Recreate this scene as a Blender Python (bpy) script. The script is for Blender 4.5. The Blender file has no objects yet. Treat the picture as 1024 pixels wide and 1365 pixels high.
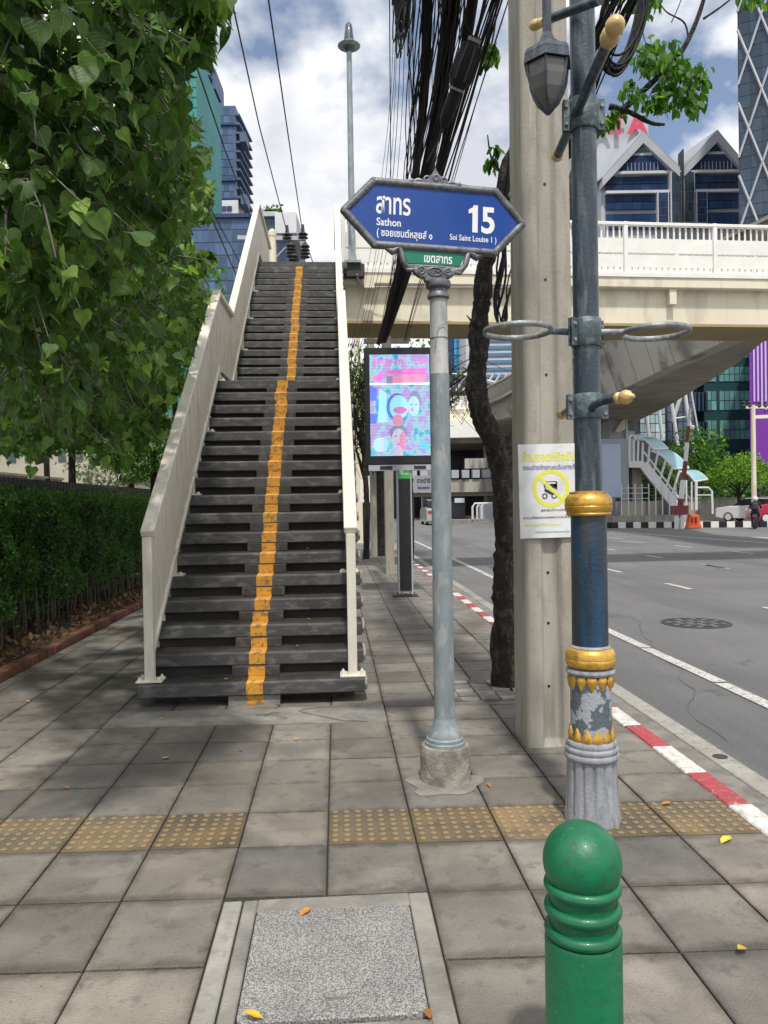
import bpy, bmesh, math, random
import numpy as np
from mathutils import Vector, Matrix, Euler
random.seed(7); np.random.seed(7)
scene = bpy.context.scene
COL = scene.collection
R = math.radians

# ------------------------------------------------------------------ camera
YAW, PITCH, ROLL, EYE, FPX = R(3.57), R(-0.6), R(0.9), 1.55, 1025.0
f0 = Vector((math.sin(YAW)*math.cos(PITCH), math.cos(YAW)*math.cos(PITCH), math.sin(PITCH)))
r0 = Vector((math.cos(YAW), -math.sin(YAW), 0)); u0 = r0.cross(f0)
up = u0*math.cos(ROLL) + r0*math.sin(ROLL); rt = r0*math.cos(ROLL) - u0*math.sin(ROLL)
EYEP = Vector((0, 0, EYE))
cam = bpy.data.cameras.new('camera'); camo = bpy.data.objects.new('camera', cam); COL.objects.link(camo)
cam.sensor_fit = 'VERTICAL'; cam.sensor_height = 36; cam.lens = FPX/1365*36
cam.clip_start = 0.05; cam.clip_end = 3000
m = Matrix((rt, up, -f0)).transposed().to_4x4(); m.translation = EYEP
camo.matrix_world = m
scene.camera = camo
def at(px, py, d):
    """the place seen at this bearing, d metres ahead"""
    return EYEP + (rt*(px-512)/FPX + up*(682.5-py)/FPX + f0)*d
def gnd(px, py, z=0.0):
    v = rt*(px-512)/FPX + up*(682.5-py)/FPX + f0
    return EYEP + v*((z-EYE)/v.z)

# ------------------------------------------------------------------ light
SUN_EL, SUN_AZ = R(62), R(177)      # azimuth from +Y clockwise: behind the camera, to the right
sd = Vector((math.sin(SUN_AZ)*math.cos(SUN_EL), math.cos(SUN_AZ)*math.cos(SUN_EL), math.sin(SUN_EL)))
sl = bpy.data.lights.new('sun', 'SUN'); sl.energy = 3.4; sl.angle = R(3); sl.color = (1, .955, .88)
so = bpy.data.objects.new('sun', sl); COL.objects.link(so)
so.rotation_euler = sd.to_track_quat('Z', 'Y').to_euler()
world = bpy.data.worlds.new('World'); scene.world = world; world.use_nodes = True
nt = world.node_tree; nt.nodes.clear()
def N(tree, typ, **kw):
    n = tree.nodes.new(typ)
    for k, v in kw.items():
        if k.startswith('i_'): n.inputs[k[2:].replace('_', ' ')].default_value = v
        else: setattr(n, k, v)
    return n
sky = N(nt, 'ShaderNodeTexSky', sky_type='NISHITA', sun_disc=False, sun_elevation=SUN_EL, sun_rotation=SUN_AZ)
sky.air_density = 1.0; sky.dust_density = 1.0
bg = N(nt, 'ShaderNodeBackground'); bg.inputs[1].default_value = .14
wo = N(nt, 'ShaderNodeOutputWorld')
tc = N(nt, 'ShaderNodeTexCoord'); sp = N(nt, 'ShaderNodeSeparateXYZ')
mx = N(nt, 'ShaderNodeMath', operation='ABSOLUTE'); ad = N(nt, 'ShaderNodeMath', operation='ADD'); ad.inputs[1].default_value = .35
cb = N(nt, 'ShaderNodeCombineXYZ'); dvx = N(nt, 'ShaderNodeMath', operation='DIVIDE'); dvy = N(nt, 'ShaderNodeMath', operation='DIVIDE')
L = nt.links.new
L(tc.outputs['Generated'], sp.inputs[0]); L(sp.outputs[2], mx.inputs[0]); L(mx.outputs[0], ad.inputs[0])
L(sp.outputs[0], dvx.inputs[0]); L(ad.outputs[0], dvx.inputs[1]); L(sp.outputs[1], dvy.inputs[0]); L(ad.outputs[0], dvy.inputs[1])
L(dvx.outputs[0], cb.inputs[0]); L(dvy.outputs[0], cb.inputs[1]); cb.inputs[2].default_value = 3.7
n1 = N(nt, 'ShaderNodeTexNoise'); n1.inputs['Scale'].default_value = 2.6; n1.inputs['Detail'].default_value = 9; n1.inputs['Roughness'].default_value = .52
n1.inputs['Distortion'].default_value = .25
mp = N(nt, 'ShaderNodeMapping'); mp.inputs['Location'].default_value = (7.3236894607543945, 11.5703763961792, 0.0)
L(cb.outputs[0], mp.inputs[0]); L(mp.outputs[0], n1.inputs[0])
cr = N(nt, 'ShaderNodeValToRGB'); cr.color_ramp.elements[0].position = .375; cr.color_ramp.elements[1].position = .475; cr.color_ramp.elements[0].color = (.07, .07, .07, 1)
L(n1.outputs[0], cr.inputs[0])
n2 = N(nt, 'ShaderNodeTexNoise'); n2.inputs['Scale'].default_value = 1.7; n2.inputs['Detail'].default_value = 10; n2.inputs['Roughness'].default_value = .58
mp2 = N(nt, 'ShaderNodeMapping'); mp2.inputs['Location'].default_value = (.4, 2.0, 0)
L(cb.outputs[0], mp2.inputs[0]); L(mp2.outputs[0], n2.inputs[0])
cr2 = N(nt, 'ShaderNodeValToRGB')
cr2.color_ramp.elements[0].position = .38; cr2.color_ramp.elements[0].color = (5.0, 5.15, 5.6, 1)
cr2.color_ramp.elements[1].position = .60; cr2.color_ramp.elements[1].color = (9.6, 9.6, 9.6, 1)
L(n2.outputs[0], cr2.inputs[0])
mix = N(nt, 'ShaderNodeMix', data_type='RGBA')
L(cr.outputs[0], mix.inputs['Factor']); L(sky.outputs[0], mix.inputs[6]); L(cr2.outputs[0], mix.inputs[7])
L(mix.outputs[2], bg.inputs[0]); L(bg.outputs[0], wo.inputs[0])
scene.view_settings.view_transform = 'Standard'; scene.view_settings.look = 'None'
scene.view_settings.exposure = 0.05; scene.view_settings.gamma = 1; scene.view_settings.use_curve_mapping = False

# ------------------------------------------------------------------ materials
MATS = {}
def mat(name, c1, c2=None, scale=6., rough=.7, metal=0., bump=0., bscale=60., c3=None, s3=40., f3=.3, stretch=(1, 1, 1),
        obj_rand=0., spec=.5, lo=.35, hi=.65, detail=6., emit=None, trans=None, coat=0.):
    m = bpy.data.materials.new(name); m.use_nodes = True; t = m.node_tree; b = t.nodes['Principled BSDF']
    b.inputs['Roughness'].default_value = rough; b.inputs['Metallic'].default_value = metal
    b.inputs['Specular IOR Level'].default_value = spec; b.inputs['Coat Weight'].default_value = coat
    l = t.links.new
    tc = N(t, 'ShaderNodeTexCoord'); mpn = N(t, 'ShaderNodeMapping'); mpn.inputs['Scale'].default_value = stretch
    gp = N(t, 'ShaderNodeNewGeometry')
    l(gp.outputs['Position'], mpn.inputs[0])
    col = None
    def rgb(c): return (c[0], c[1], c[2], 1)
    if c2 is None:
        b.inputs['Base Color'].default_value = rgb(c1)
        c2 = c1
    n = N(t, 'ShaderNodeTexNoise'); n.inputs['Scale'].default_value = scale; n.inputs['Detail'].default_value = detail; n.inputs['Roughness'].default_value = .6
    l(mpn.outputs[0], n.inputs[0])
    r = N(t, 'ShaderNodeMapRange'); r.inputs[1].default_value = lo; r.inputs[2].default_value = hi; l(n.outputs[0], r.inputs[0])
    mxx = N(t, 'ShaderNodeMix', data_type='RGBA'); mxx.inputs[6].default_value = rgb(c1); mxx.inputs[7].default_value = rgb(c2)
    l(r.outputs[0], mxx.inputs['Factor']); col = mxx.outputs[2]
    if c3 is not None:
        n3 = N(t, 'ShaderNodeTexNoise'); n3.inputs['Scale'].default_value = s3; n3.inputs['Detail'].default_value = 5; l(mpn.outputs[0], n3.inputs[0])
        r3 = N(t, 'ShaderNodeMapRange'); r3.inputs[1].default_value = .52; r3.inputs[2].default_value = .62; r3.inputs[4].default_value = f3; l(n3.outputs[0], r3.inputs[0])
        m3 = N(t, 'ShaderNodeMix', data_type='RGBA'); l(r3.outputs[0], m3.inputs['Factor']); l(col, m3.inputs[6]); m3.inputs[7].default_value = rgb(c3); col = m3.outputs[2]
    if obj_rand:
        oi = N(t, 'ShaderNodeObjectInfo'); rr = N(t, 'ShaderNodeMapRange'); rr.inputs[3].default_value = 1-obj_rand; rr.inputs[4].default_value = 1+obj_rand
        l(oi.outputs['Random'], rr.inputs[0]); hs = N(t, 'ShaderNodeHueSaturation'); l(rr.outputs[0], hs.inputs['Value']); l(col, hs.inputs['Color']); col = hs.outputs[0]
    l(col, b.inputs['Base Color'])
    if bump:
        nb = N(t, 'ShaderNodeTexNoise'); nb.inputs['Scale'].default_value = bscale; nb.inputs['Detail'].default_value = 6; l(gp.outputs['Position'], nb.inputs[0])
        bp = N(t, 'ShaderNodeBump'); bp.inputs['Strength'].default_value = min(1, bump); bp.inputs['Distance'].default_value = .01*max(1, bump); l(nb.outputs[0], bp.inputs['Height']); l(bp.outputs[0], b.inputs['Normal'])
    if emit:
        l(col, b.inputs['Emission Color']); b.inputs['Emission Strength'].default_value = emit
    MATS[name] = m
    return m
def leafmat(name, ca, cb_, cc, rough=.45, tr=.35, veins=False):
    m = bpy.data.materials.new(name); m.use_nodes = True; t = m.node_tree; b = t.nodes['Principled BSDF']; l = t.links.new
    a = N(t, 'ShaderNodeAttribute'); a.attribute_name = 'rnd'
    cr = N(t, 'ShaderNodeValToRGB'); e = cr.color_ramp.elements
    e[0].position = 0; e[0].color = (*ca, 1); e[1].position = .6; e[1].color = (*cb_, 1); x = e.new(1.0); x.color = (*cc, 1)
    oi = N(t, 'ShaderNodeObjectInfo'); adn = N(t, 'ShaderNodeMath', operation='MULTIPLY_ADD'); adn.inputs[1].default_value = .25
    l(oi.outputs['Random'], adn.inputs[0]); l(a.outputs['Fac'], adn.inputs[2]); l(adn.outputs[0], cr.inputs[0]); col = cr.outputs[0]
    ge = N(t, 'ShaderNodeNewGeometry'); no = N(t, 'ShaderNodeTexNoise'); no.inputs['Scale'].default_value = 28; no.inputs['Detail'].default_value = 4; l(ge.outputs['Position'], no.inputs[0])
    mr = N(t, 'ShaderNodeMapRange'); mr.inputs[1].default_value = .3; mr.inputs[2].default_value = .7; mr.inputs[3].default_value = .72; mr.inputs[4].default_value = 1.3; l(no.outputs[0], mr.inputs[0])
    h = N(t, 'ShaderNodeHueSaturation'); l(mr.outputs[0], h.inputs['Value']); l(col, h.inputs['Color']); col = h.outputs[0]
    if veins:
        ax = N(t, 'ShaderNodeAttribute'); ax.attribute_name = 'lx'; ay = N(t, 'ShaderNodeAttribute'); ay.attribute_name = 'ly'
        ab = N(t, 'ShaderNodeMath', operation='ABSOLUTE'); l(ax.outputs['Fac'], ab.inputs[0])
        mid = N(t, 'ShaderNodeMapRange'); mid.inputs[1].default_value = .008; mid.inputs[2].default_value = .03; mid.inputs[3].default_value = 1; mid.inputs[4].default_value = 0; l(ab.outputs[0], mid.inputs[0])
        ma = N(t, 'ShaderNodeMath', operation='MULTIPLY_ADD'); ma.inputs[1].default_value = -.75; l(ab.outputs[0], ma.inputs[0]); l(ay.outputs['Fac'], ma.inputs[2])
        m2 = N(t, 'ShaderNodeMath', operation='MULTIPLY'); m2.inputs[1].default_value = 40; l(ma.outputs[0], m2.inputs[0]); si = N(t, 'ShaderNodeMath', operation='SINE'); l(m2.outputs[0], si.inputs[0])
        sm = N(t, 'ShaderNodeMapRange'); sm.inputs[1].default_value = .86; sm.inputs[2].default_value = 1; sm.inputs[4].default_value = .55; l(si.outputs[0], sm.inputs[0])
        mxx = N(t, 'ShaderNodeMath', operation='MAXIMUM'); l(mid.outputs[0], mxx.inputs[0]); l(sm.outputs[0], mxx.inputs[1])
        vm = N(t, 'ShaderNodeMix', data_type='RGBA'); sc = N(t, 'ShaderNodeMath', operation='MULTIPLY'); sc.inputs[1].default_value = .5; l(mxx.outputs[0], sc.inputs[0]); l(sc.outputs[0], vm.inputs['Factor']); l(col, vm.inputs[6]); vm.inputs[7].default_value = (.20, .29, .09, 1); col = vm.outputs[2]
        bp = N(t, 'ShaderNodeBump'); bp.inputs['Strength'].default_value = .5; bp.inputs['Distance'].default_value = .004; l(mxx.outputs[0], bp.inputs['Height']); bp.invert = True; l(bp.outputs[0], b.inputs['Normal'])
    l(col, b.inputs['Base Color']); b.inputs['Roughness'].default_value = rough; b.inputs['Specular IOR Level'].default_value = .3
    tl = N(t, 'ShaderNodeBsdfTranslucent'); hs = N(t, 'ShaderNodeHueSaturation'); hs.inputs['Value'].default_value = 1.7; hs.inputs['Saturation'].default_value = 1.1
    l(col, hs.inputs['Color']); l(hs.outputs[0], tl.inputs[0])
    ms = N(t, 'ShaderNodeMixShader'); ms.inputs[0].default_value = tr; l(b.outputs[0], ms.inputs[1]); l(tl.outputs[0], ms.inputs[2])
    l(ms.outputs[0], t.nodes['Material Output'].inputs[0])
    MATS[name] = m; return m
def layer(name, col, scale, stretch=(1, 1, 1), lo=.5, hi=.65, fac=.5, coord='Position', blend='MIX', detail=6, noise='N'):
    """one more worn or soiled layer over a material's own colour"""
    t = MATS[name].node_tree; b = t.nodes['Principled BSDF']; l = t.links.new; src = b.inputs['Base Color'].links[0].from_socket
    ge = N(t, 'ShaderNodeNewGeometry'); mp_ = N(t, 'ShaderNodeMapping'); mp_.inputs['Scale'].default_value = stretch; mp_.inputs['Location'].default_value = (scale*1.37, scale*.71, 3.1); l(ge.outputs['Position'], mp_.inputs[0])
    if noise == 'V':
        no = N(t, 'ShaderNodeTexVoronoi', feature='DISTANCE_TO_EDGE'); no.inputs['Scale'].default_value = scale
        nw = N(t, 'ShaderNodeTexNoise'); nw.inputs['Scale'].default_value = scale*2.5; nw.inputs['Detail'].default_value = 6; l(mp_.outputs[0], nw.inputs[0]); mv = N(t, 'ShaderNodeMix', data_type='RGBA', blend_type='ADD'); mv.inputs['Factor'].default_value = .35/scale; l(mp_.outputs[0], mv.inputs[6]); l(nw.outputs['Color'], mv.inputs[7]); l(mv.outputs[2], no.inputs[0])
    else:
        no = N(t, 'ShaderNodeTexNoise'); no.inputs['Scale'].default_value = scale; no.inputs['Detail'].default_value = detail; no.inputs['Roughness'].default_value = .62; l(mp_.outputs[0], no.inputs[0])
    mr = N(t, 'ShaderNodeMapRange'); mr.inputs[1].default_value = lo; mr.inputs[2].default_value = hi; mr.inputs[4].default_value = fac; l(no.outputs[0], mr.inputs[0])
    mm = N(t, 'ShaderNodeMix', data_type='RGBA', blend_type=blend); l(mr.outputs[0], mm.inputs['Factor']); l(src, mm.inputs[6]); mm.inputs[7].default_value = (*col, 1); l(mm.outputs[2], b.inputs['Base Color'])
G_ = lambda v, t=0.: (v*(1+t), v, v*(1-t))
mat('tile', (.215, .198, .172), (.130, .122, .110), 1.9, .85, bump=.6, bscale=110, c3=(.27, .25, .215), s3=2.6, f3=.5, obj_rand=.24, detail=10)
mat('tile_bed', (.035, .032, .028), rough=.95)
mat('tactile', (.200, .140, .072), (.105, .087, .062), 2.0, .88, bump=.4, bscale=160, c3=(.085, .075, .06), s3=5, f3=.6, obj_rand=.3)
mat('patch', (.27, .255, .225), (.17, .16, .145), 5, .9, bump=.6, bscale=80, c3=(.33, .31, .27), s3=4, f3=.5)
mat('kerb_white', (.72, .71, .67), (.5, .49, .46), 14, .7, bump=.3, c3=(.3, .28, .26), s3=22, f3=.5)
mat('kerb_red', (.40, .045, .06), (.30, .05, .06), 10, .65, bump=.3, c3=(.35, .2, .19), s3=30, f3=.4)
mat('gutter', (.24, .225, .20), (.16, .15, .135), 4, .9, bump=.5, c3=(.1, .095, .09), s3=9, f3=.5)
mat('strip', (.36, .345, .31), (.26, .25, .225), 6, .85, bump=.4, c3=(.2, .19, .17), s3=25, f3=.5)
mat('asphalt', (.165, .165, .168), (.120, .120, .124), .45, .9, bump=1.5, bscale=120, c3=(.27, .265, .26), s3=140, f3=.6)
mat('paint_line', (.55, .54, .51), (.42, .41, .39), 9, .8, bump=.4, c3=(.16, .16, .16), s3=30, f3=.8)
mat('iron', (.05, .048, .045), (.03, .03, .03), 20, .7, bump=.4)
mat('concrete', (.41, .385, .325), (.285, .265, .225), 2.2, .88, bump=.25, bscale=38, c3=(.19, .175, .15), s3=7, f3=.35, stretch=(1.4, 1.4, .35))
mat('concrete_grey', (.34, .32, .29), (.22, .21, .19), 3, .9, bump=.6, c3=(.13, .12, .11), s3=6, f3=.5, stretch=(1, 1, .4))
mat('drum', (.36, .33, .28), (.17, .155, .14), 9, .92, bump=.8, bscale=50, c3=(.09, .085, .075), s3=10, f3=.6)
mat('cream', (.74, .70, .60), (.66, .62, .53), 3, .55, bump=.12, c3=(.45, .40, .32), s3=11, f3=.25, stretch=(1, 1, .3))
mat('white_paint', (.80, .79, .75), (.72, .71, .67), 3, .6)
mat('beam_cream', (.76, .70, .54), (.68, .62, .48), .6, .75, c3=(.38, .33, .26), s3=2.2, f3=.35, stretch=(1, 1, .35), bump=.2)
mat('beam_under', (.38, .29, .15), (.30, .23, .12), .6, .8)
mat('tread', (.078, .077, .077), (.044, .044, .044), 4, .62, bump=.5, bscale=90, c3=(.19, .185, .18), s3=18, f3=.4, stretch=(.4, 1, 1))
mat('tread_black', (.028, .024, .021), (.04, .034, .03), 6, .9)
mat('tread_brown', (.055, .046, .040), (.032, .028, .025), 6, .8, bump=.4, c3=(.14, .12, .10), s3=12, f3=.4)
mat('yellow_paint', (.64, .30, .025), (.50, .235, .03), 9, .6, c3=(.16, .10, .05), s3=26, f3=.75, bump=.3)
mat('pewter', (.175, .185, .20), (.115, .12, .135), 9, .5, metal=.35, bump=.3, c3=(.26, .27, .28), s3=22, f3=.4)
mat('pole_grey', (.27, .31, .325), (.18, .215, .23), 5, .5, metal=.15, bump=.2, c3=(.40, .42, .42), s3=14, f3=.5, stretch=(1.5, 1.5, .5))
mat('pole_light', (.42, .42, .42), (.33, .33, .33), 5, .6, metal=.1, bump=.2, c3=(.22, .22, .21), s3=12, f3=.5, stretch=(1.5, 1.5, .5))
mat('sign_blue', (.003, .052, .285), (.004, .058, .315), 2, .4, coat=.1)
mat('sign_green', (.005, .20, .125), (.006, .17, .11), 2, .4)
mat('sign_white', (.86, .86, .85), rough=.5)
mat('lamp_navy', (.040, .062, .085), (.024, .036, .052), 5, .45, metal=.1, bump=.3, c3=(.12, .14, .155), s3=11, f3=.5, stretch=(2.2, 2.2, .45), coat=.15)
mat('lamp_blue', (.013, .075, .16), (.012, .03, .05), 7, .42, metal=.1, bump=.25, c3=(.05, .045, .035), s3=9, f3=.7, stretch=(2, 2, .3), coat=.2)
mat('lamp_grey', (.33, .345, .375), (.24, .25, .275), 6, .6, bump=.35, c3=(.15, .16, .17), s3=16, f3=.5, stretch=(2, 2, .5))
mat('lamp_worn', (.34, .36, .395), (.10, .125, .145), 9, .6, bump=.5, lo=.505, hi=.52)
mat('clamp', (.085, .12, .135), (.055, .075, .085), 9, .5, metal=.2, bump=.3, c3=(.20, .23, .24), s3=25, f3=.6)
mat('gold', (.72, .44, .095), (.56, .31, .05), 12, .34, metal=.55, bump=.2, c3=(.30, .17, .03), s3=20, f3=.4)
mat('brass', (.66, .48, .22), (.52, .36, .15), 12, .45, metal=.2, bump=.2)
mat('ring_metal', (.26, .275, .28), (.16, .17, .175), 12, .5, metal=.35, bump=.3, c3=(.45, .45, .43), s3=25, f3=.5)
mat('frosted', (.15, .148, .138), (.105, .103, .098), 4, .35, coat=.3)
mat('bollard_green', (.002, .150, .062), (.003, .115, .048), 5, .45, bump=.3, bscale=22, c3=(.012, .07, .035), s3=38, f3=.35, coat=.08)
mat('black_cable', (.009, .008, .010), (.015, .014, .016), 20, .62, spec=.3)
mat('black_metal', (.012, .013, .015), (.02, .02, .022), 6, .35)
mat('bark', (.026, .021, .018), (.010, .008, .007), 9, .95, bump=3, bscale=35, c3=(.09, .075, .06), s3=26, f3=.5, stretch=(1, 1, .45))
mat('twig', (.16, .14, .11), (.09, .08, .06), 9, .9)
mat('soil', (.075, .055, .04), (.045, .035, .028), 9, 1, bump=2, bscale=40)
mat('brick_red', (.20, .085, .050), (.13, .055, .038), 8, .9, bump=.7, c3=(.10, .06, .045), s3=12, f3=.6, obj_rand=.25)
mat('dry_leaf', (.30, .17, .08), (.19, .10, .045), 12, .8, obj_rand=.4)
mat('yellow_leaf', (.75, .50, .03), (.60, .36, .02), 30, .6, obj_rand=.3)
mat('brown_leaf', (.42, .18, .04), (.30, .12, .03), 30, .7, obj_rand=.2)
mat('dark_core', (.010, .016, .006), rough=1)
mat('glass_navy', (.03, .06, .14), (.02, .04, .10), .25, .12, spec=.6, obj_rand=.25)
mat('glass_blue', (.07, .12, .21), (.05, .09, .17), .15, .2, spec=.5, obj_rand=.3)
mat('glass_grey', (.05, .075, .11), (.03, .05, .08), .2, .12, spec=.6, obj_rand=.3)
mat('glass_dark', (.012, .014, .02), (.02, .022, .03), .4, .15, spec=.5)
mat('glass_teal', (.16, .36, .33), (.10, .26, .24), .5, .2, obj_rand=.3)
mat('glass_pale', (.40, .52, .54), (.25, .36, .39), .6, .25, obj_rand=.3)
mat('glass_sky', (.06, .36, .66), (.08, .44, .74), .3, .3, obj_rand=.12)
mat('teal_net', (.02, .20, .19), (.03, .26, .24), .2, .6)
mat('facade_navy', (.07, .11, .19), (.05, .085, .15), .2, .5)
mat('facade_white', (.62, .63, .65), (.54, .55, .57), .3, .7)
mat('facade_grey', (.33, .35, .38), (.27, .29, .32), .3, .7)
mat('facade_lgrey', (.44, .46, .50), (.38, .40, .44), .3, .6)
mat('facade_green', (.008, .05, .045), (.01, .06, .055), .3, .5)
mat('facade_purple', (.20, .03, .36), (.16, .025, .30), .3, .5)
mat('stripe_lilac', (.60, .42, .80), rough=.6)
mat('stripe_blue', (.10, .21, .36), (.13, .26, .42), .3, .35)
mat('red_letter', (.52, .04, .09), rough=.5)
mat('viaduct', (.46, .435, .38), (.33, .31, .275), .35, .85, c3=(.11, .10, .09), s3=1.0, f3=.7, stretch=(1.5, .4, .25), bump=.3)
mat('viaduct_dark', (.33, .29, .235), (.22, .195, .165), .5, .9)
mat('steel_white', (.62, .63, .65), rough=.5)
mat('canopy', (.23, .44, .48), (.28, .50, .54), .5, .4)
mat('panel_blue', (.42, .50, .64), (.38, .46, .60), .3, .5)
mat('orange', (.75, .12, .03), (.6, .09, .02), 3, .6)
mat('maroon', (.20, .03, .04), (.14, .02, .03), 2, .6)
mat('car_white', (.75, .75, .76), rough=.3, coat=.4)
mat('car_grey', (.38, .37, .34), rough=.3, coat=.4)
mat('car_red', (.42, .01, .05), rough=.3, coat=.4)
mat('tyre', (.02, .02, .02), rough=.8)
mat('skin', (.38, .22, .15), rough=.6)
mat('cloth_dark', (.02, .024, .04), (.03, .035, .05), 20, .9)
mat('far_wall', (.52, .48, .38), (.42, .39, .31), 1, .85)
mat('notice_white', (.78, .78, .78), (.70, .71, .72), 8, .5, c3=(.6, .6, .58), s3=9, f3=.4)
mat('notice_yellow', (.78, .76, .03), (.70, .70, .10), 20, .6)
mat('notice_blue', (.05, .07, .30), rough=.6)
mat('notice_green', (.02, .30, .22), rough=.6)
mat('ink', (.03, .03, .04), rough=.6)
mat('label_green', (.07, .45, .09), rough=.5)
mat('umbrella', (.10, .35, .35), rough=.7)
leafmat('leaf_big', (.032, .072, .015), (.078, .155, .028), (.25, .39, .07), .46, .42, veins=True)
leafmat('leaf_mid', (.025, .070, .012), (.07, .18, .022), (.19, .33, .04), .5, .42)
leafmat('leaf_hedge', (.036, .095, .020), (.09, .20, .036), (.18, .31, .06), .55, .3)
leafmat('leaf_bright', (.05, .13, .02), (.13, .26, .03), (.28, .44, .06), .55, .3)
leafmat('leaf_pale', (.20, .26, .14), (.30, .36, .20), (.5, .55, .4), .6, .3)

# wear and dirt layers
layer('tile', (.075, .070, .062), 9, lo=.56, hi=.68, fac=.55); layer('tile', (.05, .047, .042), 75, lo=.60, hi=.68, fac=.5); layer('tile', (.34, .32, .28), 60, lo=.62, hi=.70, fac=.35); layer('tile', (.09, .083, .073), .9, lo=.46, hi=.62, fac=.35)
layer('asphalt', (.085, .085, .088), .8, (1.2, .08, 1), .50, .66, .55); layer('asphalt', (.22, .22, .22), 1.4, (1, .15, 1), .56, .7, .4); layer('asphalt', (.045, .045, .047), .33, lo=0, hi=.008, fac=.0, noise='V'); layer('asphalt', (.05, .05, .052), 2.2, lo=.66, hi=.72, fac=.5)
layer('cream', (.33, .26, .17), 5, (2.5, 2.5, .25), .60, .72, .35); layer('cream', (.30, .15, .07), 26, lo=.70, hi=.76, fac=.7); layer('cream', (.42, .40, .34), 1.6, lo=.5, hi=.7, fac=.35)
layer('beam_cream', (.30, .26, .19), 2.4, (1.2, 1.2, .12), .58, .72, .4); layer('concrete', (.16, .145, .12), 3.0, (3, 3, .12), .57, .68, .5); layer('concrete', (.55, .52, .45), 4.5, (3, 3, .18), .60, .70, .4)
layer('tread', (.24, .225, .20), 5, lo=.58, hi=.72, fac=.35); layer('tread', (.03, .03, .03), 14, (1, 1, 3), .58, .66, .5)
layer('patch', (.10, .095, .085), 3, lo=.52, hi=.66, fac=.5); layer('gutter', (.32, .30, .27), 2.5, (1, .3, 1), .52, .66, .5); layer('strip', (.15, .145, .13), 2.2, lo=.5, hi=.64, fac=.5)
layer('bollard_green', (.16, .20, .16), 48, lo=.655, hi=.69, fac=.55); layer('bollard_green', (.03, .05, .035), 16, (1, 1, 2.5), .62, .68, .5); layer('bollard_green', (.02, .05, .03), 3.5, (1, 1, .6), .56, .7, .4)
layer('kerb_red', (.45, .42, .40), 34, lo=.64, hi=.68, fac=.8); layer('kerb_white', (.22, .21, .19), 5, lo=.54, hi=.68, fac=.5); layer('facade_navy', (.10, .15, .24), .08, lo=.45, hi=.6, fac=.5)
layer('lamp_navy', (.16, .18, .19), 7, (3, 3, .25), .60, .66, .45); layer('lamp_blue', (.10, .11, .11), 9, (3, 3, .2), .60, .66, .4); layer('pole_grey', (.12, .13, .13), 6, (3, 3, .25), .58, .68, .5); layer('gold', (.16, .10, .03), 16, lo=.60, hi=.68, fac=.6)
layer('pewter', (.05, .055, .06), 12, lo=.55, hi=.66, fac=.6); layer('notice_white', (.45, .44, .40), 5, (1, 1, .5), .58, .7, .4)
# dirt gathers along a slab's edges; the domes of the tactile slabs are worn paler than the ground between
def slab_edges(name, amt):
    t = MATS[name].node_tree; b = t.nodes['Principled BSDF']; l = t.links.new; src = b.inputs['Base Color'].links[0].from_socket
    tc_ = N(t, 'ShaderNodeTexCoord'); sx = N(t, 'ShaderNodeSeparateXYZ'); l(tc_.outputs['Object'], sx.inputs[0]); ax = N(t, 'ShaderNodeMath', operation='ABSOLUTE'); ay = N(t, 'ShaderNodeMath', operation='ABSOLUTE'); l(sx.outputs[0], ax.inputs[0]); l(sx.outputs[1], ay.inputs[0])
    mx_ = N(t, 'ShaderNodeMath', operation='MAXIMUM'); l(ax.outputs[0], mx_.inputs[0]); l(ay.outputs[0], mx_.inputs[1])
    ge = N(t, 'ShaderNodeNewGeometry'); no = N(t, 'ShaderNodeTexNoise'); no.inputs['Scale'].default_value = 11; no.inputs['Detail'].default_value = 6; l(ge.outputs['Position'], no.inputs[0]); ma = N(t, 'ShaderNodeMath', operation='MULTIPLY_ADD'); ma.inputs[1].default_value = .10; l(no.outputs[0], ma.inputs[0]); l(mx_.outputs[0], ma.inputs[2])
    mr = N(t, 'ShaderNodeMapRange'); mr.inputs[1].default_value = .215; mr.inputs[2].default_value = .262; mr.inputs[4].default_value = amt; l(ma.outputs[0], mr.inputs[0])
    lt_ = N(t, 'ShaderNodeMath', operation='LESS_THAN'); lt_.inputs[1].default_value = .24; l(mx_.outputs[0], lt_.inputs[0]); mu = N(t, 'ShaderNodeMath', operation='MULTIPLY'); l(mr.outputs[0], mu.inputs[0]); l(lt_.outputs[0], mu.inputs[1])
    mm = N(t, 'ShaderNodeMix', data_type='RGBA', blend_type='MULTIPLY'); l(mu.outputs[0], mm.inputs['Factor']); l(src, mm.inputs[6]); mm.inputs[7].default_value = (.42, .40, .37, 1); l(mm.outputs[2], b.inputs['Base Color'])
    if name == 'tactile':
        src = mm.outputs[2]; zz = N(t, 'ShaderNodeMapRange'); zz.inputs[1].default_value = .0022; zz.inputs[2].default_value = .005; zz.inputs[3].default_value = 0; zz.inputs[4].default_value = .42; l(sx.outputs[2], zz.inputs[0])
        m3 = N(t, 'ShaderNodeMix', data_type='RGBA'); l(zz.outputs[0], m3.inputs['Factor']); l(src, m3.inputs[6]); m3.inputs[7].default_value = (.37, .27, .135, 1); l(m3.outputs[2], b.inputs['Base Color'])
t = MATS['tile'].node_tree; b = t.nodes['Principled BSDF']; src = b.inputs['Base Color'].links[0].from_socket      # two batches of slab, warm and grey
oi = N(t, 'ShaderNodeObjectInfo'); m1 = N(t, 'ShaderNodeMath', operation='MULTIPLY'); m1.inputs[1].default_value = 37.7; m2 = N(t, 'ShaderNodeMath', operation='FRACT'); t.links.new(oi.outputs['Random'], m1.inputs[0]); t.links.new(m1.outputs[0], m2.inputs[0])
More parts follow.
